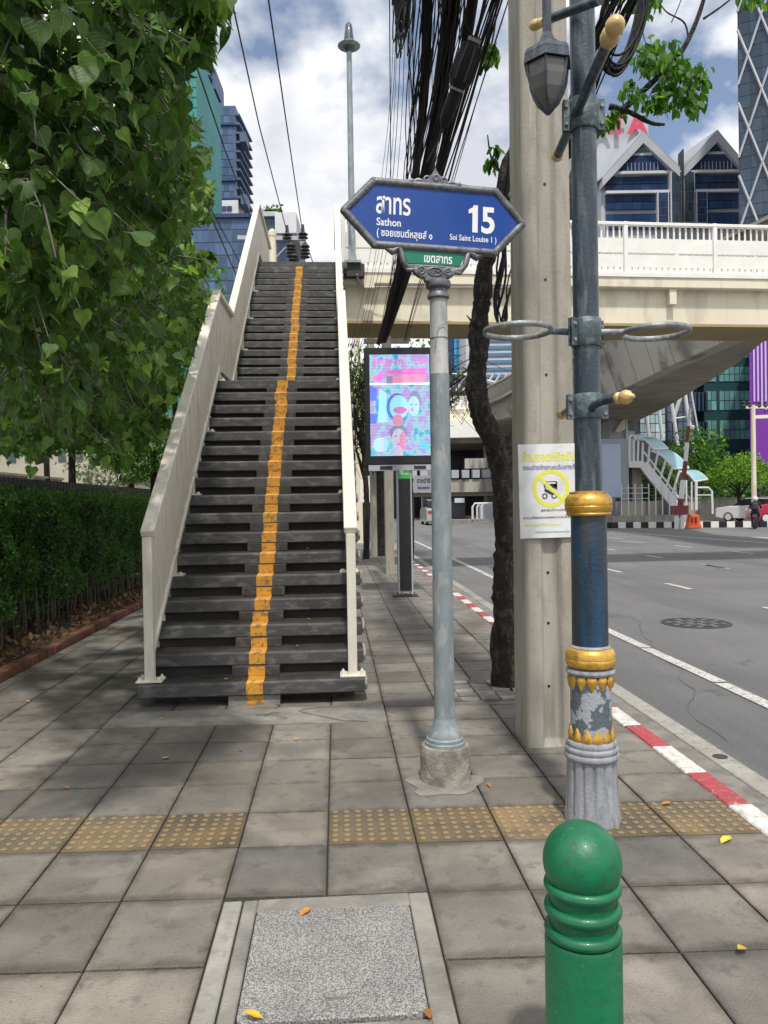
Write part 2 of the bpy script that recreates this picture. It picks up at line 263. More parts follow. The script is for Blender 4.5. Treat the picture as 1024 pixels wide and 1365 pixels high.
cx1 = N(t, 'ShaderNodeValToRGB'); cx1.color_ramp.elements[0].color = (.93, .945, .965, 1); cx1.color_ramp.elements[1].color = (1.06, 1.01, .955, 1); t.links.new(m2.outputs[0], cx1.inputs[0])
mm = N(t, 'ShaderNodeMix', data_type='RGBA', blend_type='MULTIPLY'); mm.inputs['Factor'].default_value = 1; t.links.new(src, mm.inputs[6]); t.links.new(cx1.outputs[0], mm.inputs[7]); t.links.new(mm.outputs[2], b.inputs['Base Color'])
slab_edges('tile', .75); slab_edges('tactile', .5)

# ------------------------------------------------------------------ object helpers
ORG = {}
def tag(o, label=None, cat=None, group=None, kind=None):
    if label: o['label'] = label
    if cat: o['category'] = cat
    if group: o['group'] = group
    if kind: o['kind'] = kind
    return o
def thing(name, label, cat, loc=(0, 0, 0), group=None, kind=None):
    o = bpy.data.objects.new(name, None); COL.objects.link(o); o.location = loc; o.empty_display_size = .1
    ORG[o.name] = Vector(loc); return tag(o, label, cat, group, kind)
class MB:
    def __init__(s): s.v = []; s.f = []
    def add(s, vs, fs):
        b = len(s.v); s.v += [tuple(p) for p in vs]; s.f += [tuple(i+b for i in f) for f in fs]; return s
    def box(s, c, d, rot=None):
        hx, hy, hz = d[0]/2, d[1]/2, d[2]/2
        ps = [Vector((x, y, z)) for z in (-hz, hz) for y in (-hy, hy) for x in (-hx, hx)]
        if rot is not None: ps = [rot @ p for p in ps]
        return s.add([p + Vector(c) for p in ps], [(0, 2, 3, 1), (4, 5, 7, 6), (0, 1, 5, 4), (2, 6, 7, 3), (0, 4, 6, 2), (1, 3, 7, 5)])
    def box2(s, a, b): return s.box([(a[i]+b[i])/2 for i in range(3)], [abs(b[i]-a[i]) for i in range(3)])
    def beam(s, p, q, w, h, upv=(0, 0, 1)):
        p = Vector(p); q = Vector(q); d = (q-p); l = d.length; d.normalize(); x = d.cross(Vector(upv)).normalized(); z = x.cross(d)
        return s.box((p+q)/2, (w, l, h), Matrix((x, d, z)).transposed())
    def prism(s, pts, ext):
        n = len(pts); pts = [Vector(p) for p in pts]; e = Vector(ext)
        return s.add(pts + [p+e for p in pts], [tuple(range(n-1, -1, -1)), tuple(range(n, 2*n))] + [(i, (i+1) % n, n+(i+1) % n, n+i) for i in range(n)])
    def quad(s, a, b, c, d): return s.add([a, b, c, d], [(0, 1, 2, 3)])
    def tube(s, path, r, n=8, caps=True):
        path = [Vector(p) for p in path]; k = len(path); rs = r if isinstance(r, (list, tuple)) else [r]*k
        t0 = (path[1]-path[0]).normalized(); ref = Vector((0, 0, 1)) if abs(t0.z) < .9 else Vector((1, 0, 0))
        nx = t0.cross(ref).normalized(); vs = []; fs = []
        for i, p in enumerate(path):
            t = (path[min(i+1, k-1)] - path[max(i-1, 0)]).normalized(); nx = (nx - t*nx.dot(t)).normalized(); ny = t.cross(nx)
            for j in range(n):
                a = 2*math.pi*j/n; vs.append(p + (nx*math.cos(a)+ny*math.sin(a))*rs[i])
        for i in range(k-1):
            for j in range(n): fs.append((i*n+j, i*n+(j+1) % n, (i+1)*n+(j+1) % n, (i+1)*n+j))
        if caps: fs += [tuple(range(n-1, -1, -1)), tuple((k-1)*n+j for j in range(n))]
        return s.add(vs, fs)
    def lathe(s, c, prof, n=32, ph=0., axis=None, caps=True):
        c = Vector(c); vs = []; fs = []; k = len(prof)
        A = Vector(axis).normalized().to_track_quat('Z', 'Y').to_matrix() if axis is not None else Matrix.Identity(3)
        for r, z in prof:
            for j in range(n):
                a = 2*math.pi*j/n+ph; vs.append(c + A @ Vector((r*math.cos(a), r*math.sin(a), z)))
        for i in range(k-1):
            for j in range(n): fs.append((i*n+j, i*n+(j+1) % n, (i+1)*n+(j+1) % n, (i+1)*n+j))
        if caps: fs += [tuple(range(n-1, -1, -1)), tuple((k-1)*n+j for j in range(n))]
        return s.add(vs, fs)
    def torus(s, c, R_, r, n=40, k=10, axis=(0, 0, 1), sx=1.):
        prof = [(R_ + r*math.cos(a), r*math.sin(a)*sx) for a in [2*math.pi*i/k for i in range(k+1)]]
        return s.lathe(c, prof, n, axis=axis, caps=False)
    def mesh(s, name, material, smooth=False, org=Vector((0, 0, 0)), bevel=0., segs=1):
        me = bpy.data.meshes.new(name); me.from_pydata([Vector(p)-org for p in s.v], [], s.f)
        if bevel or smooth == 'fix':
            bm = bmesh.new(); bm.from_mesh(me); bmesh.ops.recalc_face_normals(bm, faces=bm.faces)
            if bevel:
                es = [e for e in bm.edges if len(e.link_faces) == 2 and e.calc_face_angle(0) > .5]
                bmesh.ops.bevel(bm, geom=es, offset=bevel, segments=segs, profile=.6, affect='EDGES', clamp_overlap=True)
            bm.to_mesh(me); bm.free()
        me.materials.append(MATS[material])
        if smooth:
            me.polygons.foreach_set('use_smooth', [True]*len(me.polygons))
            try: me.set_sharp_from_angle(angle=R(38))
            except Exception: pass
        return me
    def build(s, name, material, parent=None, smooth=False, loc=None, kind=None, label=None, bevel=0., segs=1, cat=None, group=None):
        org = ORG[parent.name] if parent is not None else Vector(loc or (0, 0, 0))
        me = s.mesh(name, material, smooth, org, bevel, segs)
        o = bpy.data.objects.new(name, me); COL.objects.link(o)
        if parent is not None: o.parent = parent
        else: o.location = org
        ORG[o.name] = org.copy()
        return tag(o, label, cat, group, kind)
def inst(me, name, parent, p, rot=None, scale=None):
    o = bpy.data.objects.new(name, me); COL.objects.link(o)
    if parent is not None: o.parent = parent; o.location = Vector(p)-ORG[parent.name]; ORG[o.name] = Vector(p)
    else: o.location = p; ORG[o.name] = Vector(p)
    if rot is not None: o.rotation_euler = rot
    if scale is not None: o.scale = scale
    return o
def children(o): return [c for c in list(o.children)]
def copy_tree(o, parent=None):
    c = o.copy(); COL.objects.link(c); ORG[c.name] = ORG.get(o.name, Vector())
    if parent is not None: c.parent = parent
    for ch in children(o): copy_tree(ch, c)
    return c
def lerp(a, b, t): return a+(b-a)*t
def text_mesh(body, w, h, off=.0, ext=.001, matrix=None, shear=0.):
    """lettering as geometry, fitted in a box w x h, local x right, y up, from the lower left"""
    c = bpy.data.curves.new('lettering', 'FONT'); c.body = body; c.resolution_u = 3; c.offset = off; c.shear = shear
    o = bpy.data.objects.new('tmp', c); COL.objects.link(o); bpy.context.view_layer.update()
    me = bpy.data.meshes.new_from_object(o.evaluated_get(bpy.context.evaluated_depsgraph_get()))
    bpy.data.objects.remove(o); bpy.data.curves.remove(c)
    vs = [v.co.copy() for v in me.vertices]; fs = [tuple(p.vertices) for p in me.polygons]; bpy.data.meshes.remove(me)
    x0 = min(v.x for v in vs); x1 = max(v.x for v in vs); y0 = min(v.y for v in vs); y1 = max(v.y for v in vs)
    sx = w/(x1-x0) if w else h/(y1-y0); sy = h/(y1-y0) if h else sx
    vs = [Vector(((v.x-x0)*sx, (v.y-y0)*sy, ext)) for v in vs]
    return vs, fs
def put_text(body, w, h, M, matname, parent, off=0., name='lettering', ext=.0015, x=0, y=0, center=False):
    vs, fs = text_mesh(body, w, h, off, ext)
    if center:
        wx = max(v.x for v in vs); x = x - wx/2
    mb = MB(); mb.add([M @ Vector((v.x+x, v.y+y, v.z)) for v in vs], fs)
    return mb.build(name, matname, parent)
def plane_matrix(o, xd, yd):
    xd = Vector(xd).normalized(); yd = Vector(yd).normalized(); zd = xd.cross(yd)
    m = Matrix((xd, yd, zd)).transposed().to_4x4(); m.translation = Vector(o); return m
# leaves: n leaf shapes joined in one mesh
HEART = [(0, 0, 0), (.14, -.085, .01), (.30, -.10, .025), (.42, -.02, .035), (.48, .14, .03), (.46, .30, .02), (.38, .46, .01), (.24, .62, 0), (.10, .77, -.03), (.03, .93, -.09), (0, 1.16, -.17),
         (-.03, .93, -.09), (-.10, .77, -.03), (-.24, .62, 0), (-.38, .46, .01), (-.46, .30, .02), (-.48, .14, .03), (-.42, -.02, .035), (-.30, -.10, .025), (-.14, -.085, .01), (0, .25, -.045), (0, .52, -.05)]
HEARTF = [(0, 1, 2, 20), (2, 3, 4, 20), (4, 5, 21, 20), (5, 6, 7, 21), (7, 8, 21), (8, 9, 10, 21), (10, 11, 12, 21), (12, 13, 21), (13, 14, 15, 21), (15, 16, 20, 21), (16, 17, 18, 20), (18, 19, 0, 20)]
HEARTL = [(0, 0, 0), (.30, -.09, .02), (.48, .12, .03), (.38, .44, .01), (.12, .74, -.02), (0, 1.12, -.15), (-.12, .74, -.02), (-.38, .44, .01), (-.48, .12, .03), (-.30, -.09, .02), (0, .35, -.045)]
HEARTLF = [(0, 1, 2, 10), (2, 3, 10), (3, 4, 5, 10), (5, 6, 7, 10), (7, 8, 10), (8, 9, 0, 10)]
OVAL = [(0, 0, 0), (.26, .35, .05), (.2, .75, .02), (0, 1.05, -.08), (-.2, .75, .02), (-.26, .35, .05), (0, .5, -.03)]
OVALF = [(0, 1, 6), (1, 2, 6), (2, 3, 6), (3, 4, 6), (4, 5, 6), (5, 0, 6)]
QUADL = [(0, 0, 0), (.3, .5, .05), (0, 1, -.05), (-.3, .5, .05)]; QUADF = [(0, 1, 2, 3)]
def leaf_rot(n, droop=.8, spread=.8, face=None):
    """random rotation matrices; the leaf's +y (tip) hangs down as droop grows"""
    d = np.random.randn(n, 3)*spread; d[:, 2] -= droop; d /= np.linalg.norm(d, axis=1)[:, None]
    nn = np.random.randn(n, 3)*.75
    nn[:, 2] += .5; nn[:, 1] -= .45
    if face is not None: nn += np.array(face)
    nn -= d*np.sum(nn*d, axis=1)[:, None]; nn /= np.linalg.norm(nn, axis=1)[:, None]
    xx = np.cross(d, nn)
    return np.stack([xx, d, nn], axis=2)          # columns x, y, z
def leaves_mesh(name, pts, size, shape, faces, matname, Rm=None, org=Vector((0, 0, 0)), rnd=None, droop=.8, spread=.8):
    pts = np.asarray(pts, float); n = len(pts); S = np.array(shape, float)
    if Rm is None: Rm = leaf_rot(n, droop, spread)
    size = np.broadcast_to(size, (n,)) if np.ndim(size) == 0 else np.asarray(size)
    curl = 1+np.random.randn(n)*.8
    Sx = np.repeat(S[None], n, 0); Sx[:, :, 2] *= curl[:, None]
    V = np.einsum('nij,nkj->nki', Rm, Sx)*size[:, None, None] + pts[:, None, :] - np.array(org)[None, None, :]
    k = len(S); me = bpy.data.meshes.new(name)
    tot = np.array([len(f) for f in faces]); flat = np.concatenate([np.array(f) for f in faces])
    li = (flat[None, :] + (np.arange(n)*k)[:, None]).ravel(); lt = np.tile(tot, n); ls = np.concatenate([[0], np.cumsum(lt)[:-1]])
    me.vertices.add(n*k); me.vertices.foreach_set('co', V.ravel().astype(np.float32))
    me.loops.add(len(li)); me.loops.foreach_set('vertex_index', li.astype(np.int32))
    me.polygons.add(len(lt)); me.polygons.foreach_set('loop_start', ls.astype(np.int32)); me.polygons.foreach_set('loop_total', lt.astype(np.int32))
    me.update(calc_edges=True); me.materials.append(MATS[matname])
    a = me.attributes.new('rnd', 'FLOAT', 'POINT'); rv = np.random.rand(n)**1.5 if rnd is None else np.asarray(rnd)
    a.data.foreach_set('value', np.repeat(rv*.85, k).astype(np.float32))
    for nm_, ci in (('lx', 0), ('ly', 1)):
        a = me.attributes.new(nm_, 'FLOAT', 'POINT'); a.data.foreach_set('value', np.tile(S[:, ci], n).astype(np.float32))
    me.polygons.foreach_set('use_smooth', [True]*len(me.polygons))
    return me
def obj_from(me, name, parent=None, kind=None, loc=None):
    o = bpy.data.objects.new(name, me); COL.objects.link(o)
    if parent is not None: o.parent = parent
    ORG[o.name] = ORG[parent.name] if parent is not None else Vector(loc or (0, 0, 0))
    if loc is not None: o.location = loc
    if kind: o['kind'] = kind
    return o
# ================================================================== SETTING: ground, pavement, road
def structure(mb, name, m, **k): return mb.build(name, m, kind='structure', **k)
g = MB(); g.box2((-400, -30, -.6), (500, 900, -.20)); structure(g, 'ground', 'soil')
pv = MB(); pv.box2((-3.03, -1.5, -.18), (1.955, 75, -.016)); pavement = structure(pv, 'pavement', 'tile_bed')
SK = -.035
X0 = -.062; PX = .405
rows = [1.24, 1.69, 2.14, 2.595, 3.05, 3.505, 3.895, 4.30, 4.69, 5.08, 5.47, 5.87]
while rows[-1] < 60: rows.append(rows[-1]+.40)
def tile_mb(w, h, cx=0, cy=0, z=0., mb=None, skew=SK):
    mb = mb or MB(); gap = .007; gy = .011; x0, x1 = cx-w/2+gap/2, cx+w/2-gap/2; y0, y1 = cy-h/2+gy/2, cy+h/2-gy/2; c = .004
    def P(x, y, zz): return (x, y+skew*x, zz)
    vs = [P(x0, y0, -.03), P(x1, y0, -.03), P(x1, y1, -.03), P(x0, y1, -.03), P(x0, y0, z-c), P(x1, y0, z-c), P(x1, y1, z-c), P(x0, y1, z-c),
          P(x0+c, y0+c, z), P(x1-c, y0+c, z), P(x1-c, y1-c, z), P(x0+c, y1-c, z)]
    fs = [(8, 9, 10, 11)] + [(4+i, 4+(i+1) % 4, 8+(i+1) % 4, 8+i) for i in range(4)] + [(i, (i+1) % 4, 4+(i+1) % 4, 4+i) for i in range(4)]
    mb.add(vs, fs); return mb
tile_cache = {}
far = MB(); ntile = 0; rr = random.Random(3)
STY = 5.50
for j in range(len(rows)-1):
    h = rows[j+1]-rows[j]; yc = (rows[j]+rows[j+1])/2
    for k in range(-8, 5):
        cx = X0+PX*(k+.5); w = PX
        if k == 4: cx = (1.558+1.953)/2; w = .395
        if k == -8: cx = (-2.897-3.03)/2; w = .133
        ys = yc + SK*(cx) - .0
        if -.48 < cx < .36 and rows[j+1] < 3.1: continue            # the manhole frame fills this bay
        if -1.62 < cx < .3 and rows[j] > 5.3 and rows[j] < 5.7: continue   # concrete patch at the foot of the stairs
        if 1.0 < cx < 2 and k in (2, 3) and 5.85 < rows[j] < 6.6: continue # tree pit
        if k in (1, ) and 6.2 < rows[j] < 6.6: pass
        tactile = abs(rows[j]-3.505) < .01 and k not in (-1, -8)
        key = (round(w, 3), round(h, 3))
        if tactile:
            mk = ('t', round(w, 3))
            if mk not in tile_cache:
                mb = tile_mb(w, h)
                for a in range(7):
                    for b in range(7):
                        dx = (a-3)*w/7.2; dy = (b-3)*h/7.2 + SK*dx
                        mb.lathe((dx, dy, 0), [(.0180, -.002), (.0165, .0035), (.0115, .0062)], 9)
                tile_cache[mk] = mb.mesh('tactile_tile', 'tactile', smooth=True)
            o = inst(tile_cache[mk], 'tactile_tile', pavement, (cx, ys, rr.uniform(-.001, .001)))
            continue
        if rows[j] < 10.2 and ntile < 296:
            ntile += 1
            if key not in tile_cache: tile_cache[key] = tile_mb(w, h).mesh('paving_tile', 'tile')
            o = inst(tile_cache[key], 'paving_tile', pavement, (cx, ys, rr.uniform(-.0025, .0015)), (rr.uniform(-.004, .004), rr.uniform(-.005, .005), rr.uniform(-.004, .004)))
        else:
            tile_mb(w, h, cx, yc + rr.uniform(-.003, .003), rr.uniform(-.003, .001), far)
fm = far.build('paving_tile', 'tile', pavement, kind='stuff')
# concrete patch and the light strips let into the paving
p = MB(); p.add([(-1.679, 5.532, -.03), (.340, 5.462, -.03), (.340, 5.93, -.03), (-1.679, 5.93, -.03), (-1.679, 5.532, -.002), (.340, 5.462, -.002), (.340, 5.93, .0), (-1.679, 5.93, .0)],
      [(4, 5, 6, 7), (0, 1, 5, 4), (1, 2, 6, 5), (2, 3, 7, 6), (3, 0, 4, 7)])
p.build('concrete_patch', 'patch', pavement)
p = MB(); p.prism([(.02, 5.50, -.001), (.20, 5.46, -.001), (.20, 5.80, -.001), (.12, 5.92, -.001), (-.05, 5.9, -.001), (-.3, 5.78, -.001)], (0, 0, .010)); p.build('mortar_patch', 'patch', pavement)
# smear of mortar at the foot of the name post
p = MB()
ring = [(.56+.20*math.cos(a)*(1+.18*math.sin(3*a+1)+.1*math.sin(7*a)), 4.20+.20*math.sin(a)*(1+.15*math.cos(2*a)+.07*math.sin(5*a)), .001) for a in [2*math.pi*i/22 for i in range(22)]]
p.prism(ring, (0, 0, .004)); p.build('mortar_smear', 'patch', pavement)
# kerb stones
y = -1.0 + .235; i = 0
kerb = MB().box2((1.957, -1.5, -.18), (2.075, 75, -.02)).build('kerb', 'gutter', kind='structure')
kmesh = {}
for nm in ('kerb_white', 'kerb_red'):
    kmesh[nm] = MB().box((0, 0, -.075), (.128, .462, .15)).mesh('kerb_stone', nm, bevel=.008)
edges = [5.64-.468*14+.468*i for i in range(120)]
for i, y0 in enumerate(edges[:-1]):
    if y0 < -1: continue
    nm = 'kerb_white' if (i % 2 == 1) else 'kerb_red'
    if y0 > 30: break
    inst(kmesh[nm], 'kerb_stone', kerb, (2.02, y0+.234, .002+rr.uniform(-.002, .002)), (0, rr.uniform(-.006, .006), rr.uniform(-.004, .004)))
gm = MB(); gm.box2((2.085, -1.5, -.3), (2.30, 75, -.075)); structure(gm, 'gutter', 'gutter')
# concrete edge strip in lengths
es = MB().box2((2.30, -1.5, -.3), (2.45, 75, -.078)).build('edge_strip', 'gutter', kind='structure')
sm = MB().box((0, 0, -.03), (.148, 1.93, .06)).mesh('strip_slab', 'strip', bevel=.006)
for k in range(14):
    inst(sm, 'strip_slab', es, (2.375, -.1+1.95*k+.05, -.068+rr.uniform(-.002, .002)), (0, 0, rr.uniform(-.002, .002)))
dr = MB(); dr.lathe((2.375, 4.66, -.066), [(.045, -.01), (.045, .004), (.02, .004)], 20); dr.build('drain_cap', 'iron', es, smooth=True)
rd = MB(); rd.quad((2.45, -30, -.080), (90, -30, -.080), (90, 42, -.080), (2.45, 42, -.080)); rd.quad((-40, 42, -.080), (90, 42, -.080), (90, 140, -.080), (-40, 140, -.080))
road = structure(rd, 'road', 'asphalt')
pm = MB()
def stripe(x0, y0, x1, y1, w=.12, nm='lane_marking', parent=road):
    d = Vector((x1-x0, y1-y0, 0)); n = Vector((-d.y, d.x, 0)).normalized()*w/2; a = Vector((x0, y0, -.075)); b = Vector((x1, y1, -.075))
    return MB().prism([a-n, b-n, b+n, a+n], (0, 0, .0035)).build(nm, 'paint_line', parent)
for (a, b) in ((-3, 6.55), (6.6, 8.2), (8.25, 17.5), (17.6, 40)): stripe(3.37, a, 3.36, b, .13, 'edge_line')
# a repaired patch and cracks in the asphalt
mat('asphalt_patch', (.095, .095, .098), (.07, .07, .073), 2, .92, bump=1.2, bscale=110)
MB().prism([(6.9, 6.2, -.0775), (8.6, 6.1, -.0775), (8.7, 8.0, -.0775), (7.0, 8.1, -.0775)], (0, 0, .0015)).build('asphalt_patch', 'asphalt_patch', road)
MB().prism([(3.8, 15, -.0775), (5.2, 15.1, -.0775), (5.1, 19.5, -.0775), (3.8, 19.4, -.0775)], (0, 0, .0015)).build('asphalt_patch', 'asphalt_patch', road)
for (x, y, dx, dy, n_) in ((2.6, 5.0, .06, .22, 26), (5.5, 6.0, .12, .20, 22), (4.0, 8.2, .2, .10, 16), (7.8, 10, .05, .35, 24), (2.9, 9.5, .02, .3, 30), (5.6, 12.5, .25, .1, 18)):
    c0 = Vector((x, y, -.0765)); qs = []
    for k in range(n_): qs.append(c0.copy()); c0 += Vector((dx+rr.uniform(-.09, .09), dy+rr.uniform(-.06, .06), 0))
    q = MB(); [q.add([a_-Vector((w_, 0, 0)), a_+Vector((w_, 0, 0)), b_+Vector((w_, 0, 0)), b_-Vector((w_, 0, 0))], [(0, 1, 2, 3)]) for a_, b_, w_ in [(qs[i], qs[i+1], rr.uniform(.001, .0035)) for i in range(n_-1)]]; q.build('crack', 'iron', road)
for k in range(-1, 5):
    stripe(6.36+.02*k, 13.5+3.45*k, 6.36+.02*k, 14.5+3.45*k); stripe(9.05, 10.3+3.6*k+3.4, 9.05, 11.4+3.6*k+3.4)
stripe(9.07, 17.4, 9.05, 18.5); stripe(11.9, 25.1, 11.92, 26.5); stripe(12.2, 21.8, 12.15, 23); stripe(11.6, 28.3, 11.3, 29.6)
stripe(15.5, 26.8, 14.87, 32.2, .16); stripe(14.87, 32.3, 14.5, 40, .16)
stripe(8.2, 10.1, 8.25, 13.2, .1); stripe(12.0, 31.5, 11.6, 34, .14); stripe(17.5, 29, 17.3, 31, .5)
# road manhole
mh = thing('road_manhole', 'round blackened manhole grid set in the grey asphalt lane', 'manhole', (4.69, 9.8, -.078))
MB().lathe((4.69, 9.8, -.078), [(.44, 0), (.44, .006), (.40, .008), (.40, .003), (.0, .003)], 40, caps=False).build('rim', 'iron', mh, smooth=True)
bmh = MB()
for a in range(-3, 4):
    for b in range(-3, 4):
        if (abs(a)+abs(b)) <= 4 and not (a == 0 and b == 0): 
            o = MB().box((4.69+a*.105, 9.8+b*.105, -.073), (.078, .078, .008)).build('grid_block', 'asphalt' if (a+b) % 3 else 'iron', mh)
# pavement manhole cover (granite) with concrete frame
mc = thing('pavement_manhole', 'square speckled granite access cover framed in concrete in the paving', 'manhole cover', (-.03, 2.62, 0))
fr = MB()
fr.box2((-.385, 1.0, -.03), (-.331, 3.04, -.002)); fr.box2((.262, 1.0, -.03), (.340, 3.04, -.002)); fr.box2((-.331, 2.955, -.03), (.262, 3.045, -.003)); fr.box2((-.331, 1.0, -.03), (.262, 2.292, -.003))
fr.build('frame', 'patch', mc, bevel=.004)
MB().box2((-.463, 1.0, -.03), (-.392, 3.035, .001)).build('frame_strip', 'strip', mc, bevel=.005)
g = bpy.data.materials.new('granite'); g.use_nodes = True; t = g.node_tree; b = t.nodes['Principled BSDF']
ge = N(t, 'ShaderNodeNewGeometry'); vo = N(t, 'ShaderNodeTexNoise'); vo.inputs['Scale'].default_value = 175; vo.inputs['Detail'].default_value = 2; vo.inputs['Roughness'].default_value = .7
cr_ = N(t, 'ShaderNodeValToRGB'); e = cr_.color_ramp.elements; e[0].position = .44; e[0].color = (.14, .135, .13, 1); e[1].position = .56; e[1].color = (.45, .435, .42, 1)
n9 = N(t, 'ShaderNodeTexNoise'); n9.inputs['Scale'].default_value = 5; m9 = N(t, 'ShaderNodeMix', data_type='RGBA', blend_type='MULTIPLY'); m9.inputs['Factor'].default_value = .5
t.links.new(ge.outputs['Position'], vo.inputs[0]); t.links.new(ge.outputs['Position'], n9.inputs[0]); t.links.new(vo.outputs[0], cr_.inputs[0]); t.links.new(cr_.outputs[0], m9.inputs[6]); t.links.new(n9.outputs[0], m9.inputs[7])
t.links.new(m9.outputs[2], b.inputs['Base Color']); b.inputs['Roughness'].default_value = .8; MATS['granite'] = g
cv = MB(); cx, cy, hw, hh, rc = -.034, 2.625, .291, .318, .025
pts = []
for (sx, sy, a0) in ((1, 1, 0), (-1, 1, 90), (-1, -1, 180), (1, -1, 270)):
    for q in range(5):
        a = R(a0+22.5*q); pts.append((cx+sx*(hw-rc)+rc*math.cos(a), cy+sy*(hh-rc)+rc*math.sin(a), -.02))
cv.prism(pts, (0, 0, .024)).build('cover_slab', 'granite', mc, bevel=.003)
for yy in (2.86, 2.40):
    hb = MB(); hb.box((cx+.01, yy, .0035), (.075, .016, .003)); hb.build('handle_recess', 'gutter', mc)
    MB().tube([(cx-.02, yy, .003), (cx-.02, yy, .007), (cx+.04, yy, .007), (cx+.04, yy, .003)], .003, 6).build('handle', 'ring_metal', mc, smooth=True)
# tree pit of dark stone setts
pit = thing('tree_pit', 'dark rough setts laid round the foot of the street tree', 'tree pit', (1.2, 6.35, 0))
MB().box2((.76, 5.87, -.05), (1.55, 6.60, -.010)).build('pit_edge', 'gutter', pit)
for a in range(5):
    for b_ in range(5):
        x = .80+a*.155; y_ = 5.93+b_*.135
        MB().box((x+.07+rr.uniform(-.006, .006), y_+.06, -.003+rr.uniform(-.006, .006)), (.138, .118, .03), Euler((rr.uniform(-.03, .03), rr.uniform(-.03, .03), rr.uniform(-.04, .04))).to_matrix()).build('sett', 'concrete_grey' if (a+b_) % 2 else 'gutter', pit)
# soil bed, brick edging, hedge
sb = MB(); sb.quad((-12, -3, -.02), (-3.2, -3, -.02), (-3.2, 60, -.02), (-12, 60, -.02)); sb.box2((-5, -3, -.05), (-3.2, 40, .03)); structure(sb, 'soil_bed', 'soil')
ed = thing('brick_edging', 'low red brick edging between the pavement and the hedge bed', 'edging', (-3.1, 8, 0))
bk = MB().box((0, 0, .02), (.11, .205, .115)).mesh('brick', 'brick_red', bevel=.012, segs=2)
for k in range(110):
    yy = 1.5+k*.215
    inst(bk, 'brick', ed, (-3.115+.012*math.sin(yy*1.7)+rr.uniform(-.008, .008), yy, rr.uniform(-.008, .008)), (rr.uniform(-.03, .03), rr.uniform(-.06, .06), rr.uniform(-.06, .06)))
# dry leaves on the bed
n = 900; P_ = np.column_stack([-3.2-np.random.rand(n)**1.3*.75, 4.5+np.random.rand(n)*11, .045+np.random.rand(n)*.03])
obj_from(leaves_mesh('leaf_litter', P_, np.random.uniform(.05, .11, n), OVAL, OVALF, 'dry_leaf', droop=.05, spread=1), 'leaf_litter', kind='stuff')['label'] = 'dry brown leaves lying on the soil under the hedge'
hedge = thing('clipped_hedge', 'long dense clipped green hedge beside the pavement behind brick edging', 'hedge', (-3.9, 10, 0))
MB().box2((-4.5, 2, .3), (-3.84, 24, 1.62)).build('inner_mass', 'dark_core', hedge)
n = 80000
hy = 3.2+np.random.rand(n)**1.25*20
face = np.random.rand(n) < .80
hz = np.where(face, .16+np.random.rand(n)**.85*1.56, 1.66+np.random.rand(n)*.13+.035*np.sin(hy*5)+.03*np.sin(hy*11.3))
bul = .06*np.sin(hy*3.1)+.05*np.sin(hy*7.3+1)+.05*np.sin(hz*9+hy*2)
hx = np.where(face, -3.68-np.abs(np.random.randn(n))*.05+bul-(hz < .42)*np.random.rand(n)*.25, -3.72-np.random.rand(n)*.7)
keep = ~(face & (hz < .34) & (np.random.rand(n) < .55)); P_ = np.column_stack([hx, hy, hz])[keep]; n = len(P_)
obj_from(leaves_mesh('foliage', P_, np.random.uniform(.030, .058, n), QUADL, QUADF, 'leaf_hedge', droop=-.1, spread=1, org=ORG[hedge.name], Rm=leaf_rot(n, -.2, 1, (.9, -.1, .3))), 'foliage', hedge, 'stuff')
stm = MB()
for k in range(150):
    yy = 4+k*.115+rr.uniform(-.03, .03); x = -3.74+rr.uniform(-.08, .08)
    stm.tube([(x, yy, 0), (x+rr.uniform(-.03, .03), yy+rr.uniform(-.03, .03), .25), (x+rr.uniform(-.09, .06), yy+rr.uniform(-.08, .08), .6)], [.011, .009, .006], 5)
stm.build('stems', 'twig', hedge, kind='stuff')
# picket fence over the hedge
pf = thing('picket_fence', 'black picket fence showing above the clipped hedge', 'fence', (-4.85, 12, 0))
MB().beam((-4.85, 2, .45), (-4.85, 40, .45), .05, .06).build('rail', 'black_metal', pf); MB().beam((-4.85, 2, 1.88), (-4.85, 40, 1.88), .05, .06).build('rail', 'black_metal', pf)
pk = MB().prism([(-.0, -.045, 0), (0, .045, 0), (0, .045, 1.99), (0, .03, 2.03), (0, -.03, 2.03), (0, -.045, 1.99)], (.03, 0, 0)).mesh('picket', 'black_metal')
for k in range(150): inst(pk, 'picket', pf, (-4.83, 5+k*.155, 0))
bw = thing('boundary_wall', 'pale cream wall beyond the black picket fence', 'wall', (-9, 12, 0))
MB().box2((-9.2, 4, 0), (-9, 26, 2.5)).build('wall_face', 'far_wall', bw); MB().box2((-9.25, 4, 2.5), (-8.93, 26, 2.57)).build('coping', 'far_wall', bw)
for yy in range(5, 26, 3): MB().box2((-9.0, yy, 0), (-8.9, yy+.35, 2.49)).build('pilaster', 'far_wall', bw)
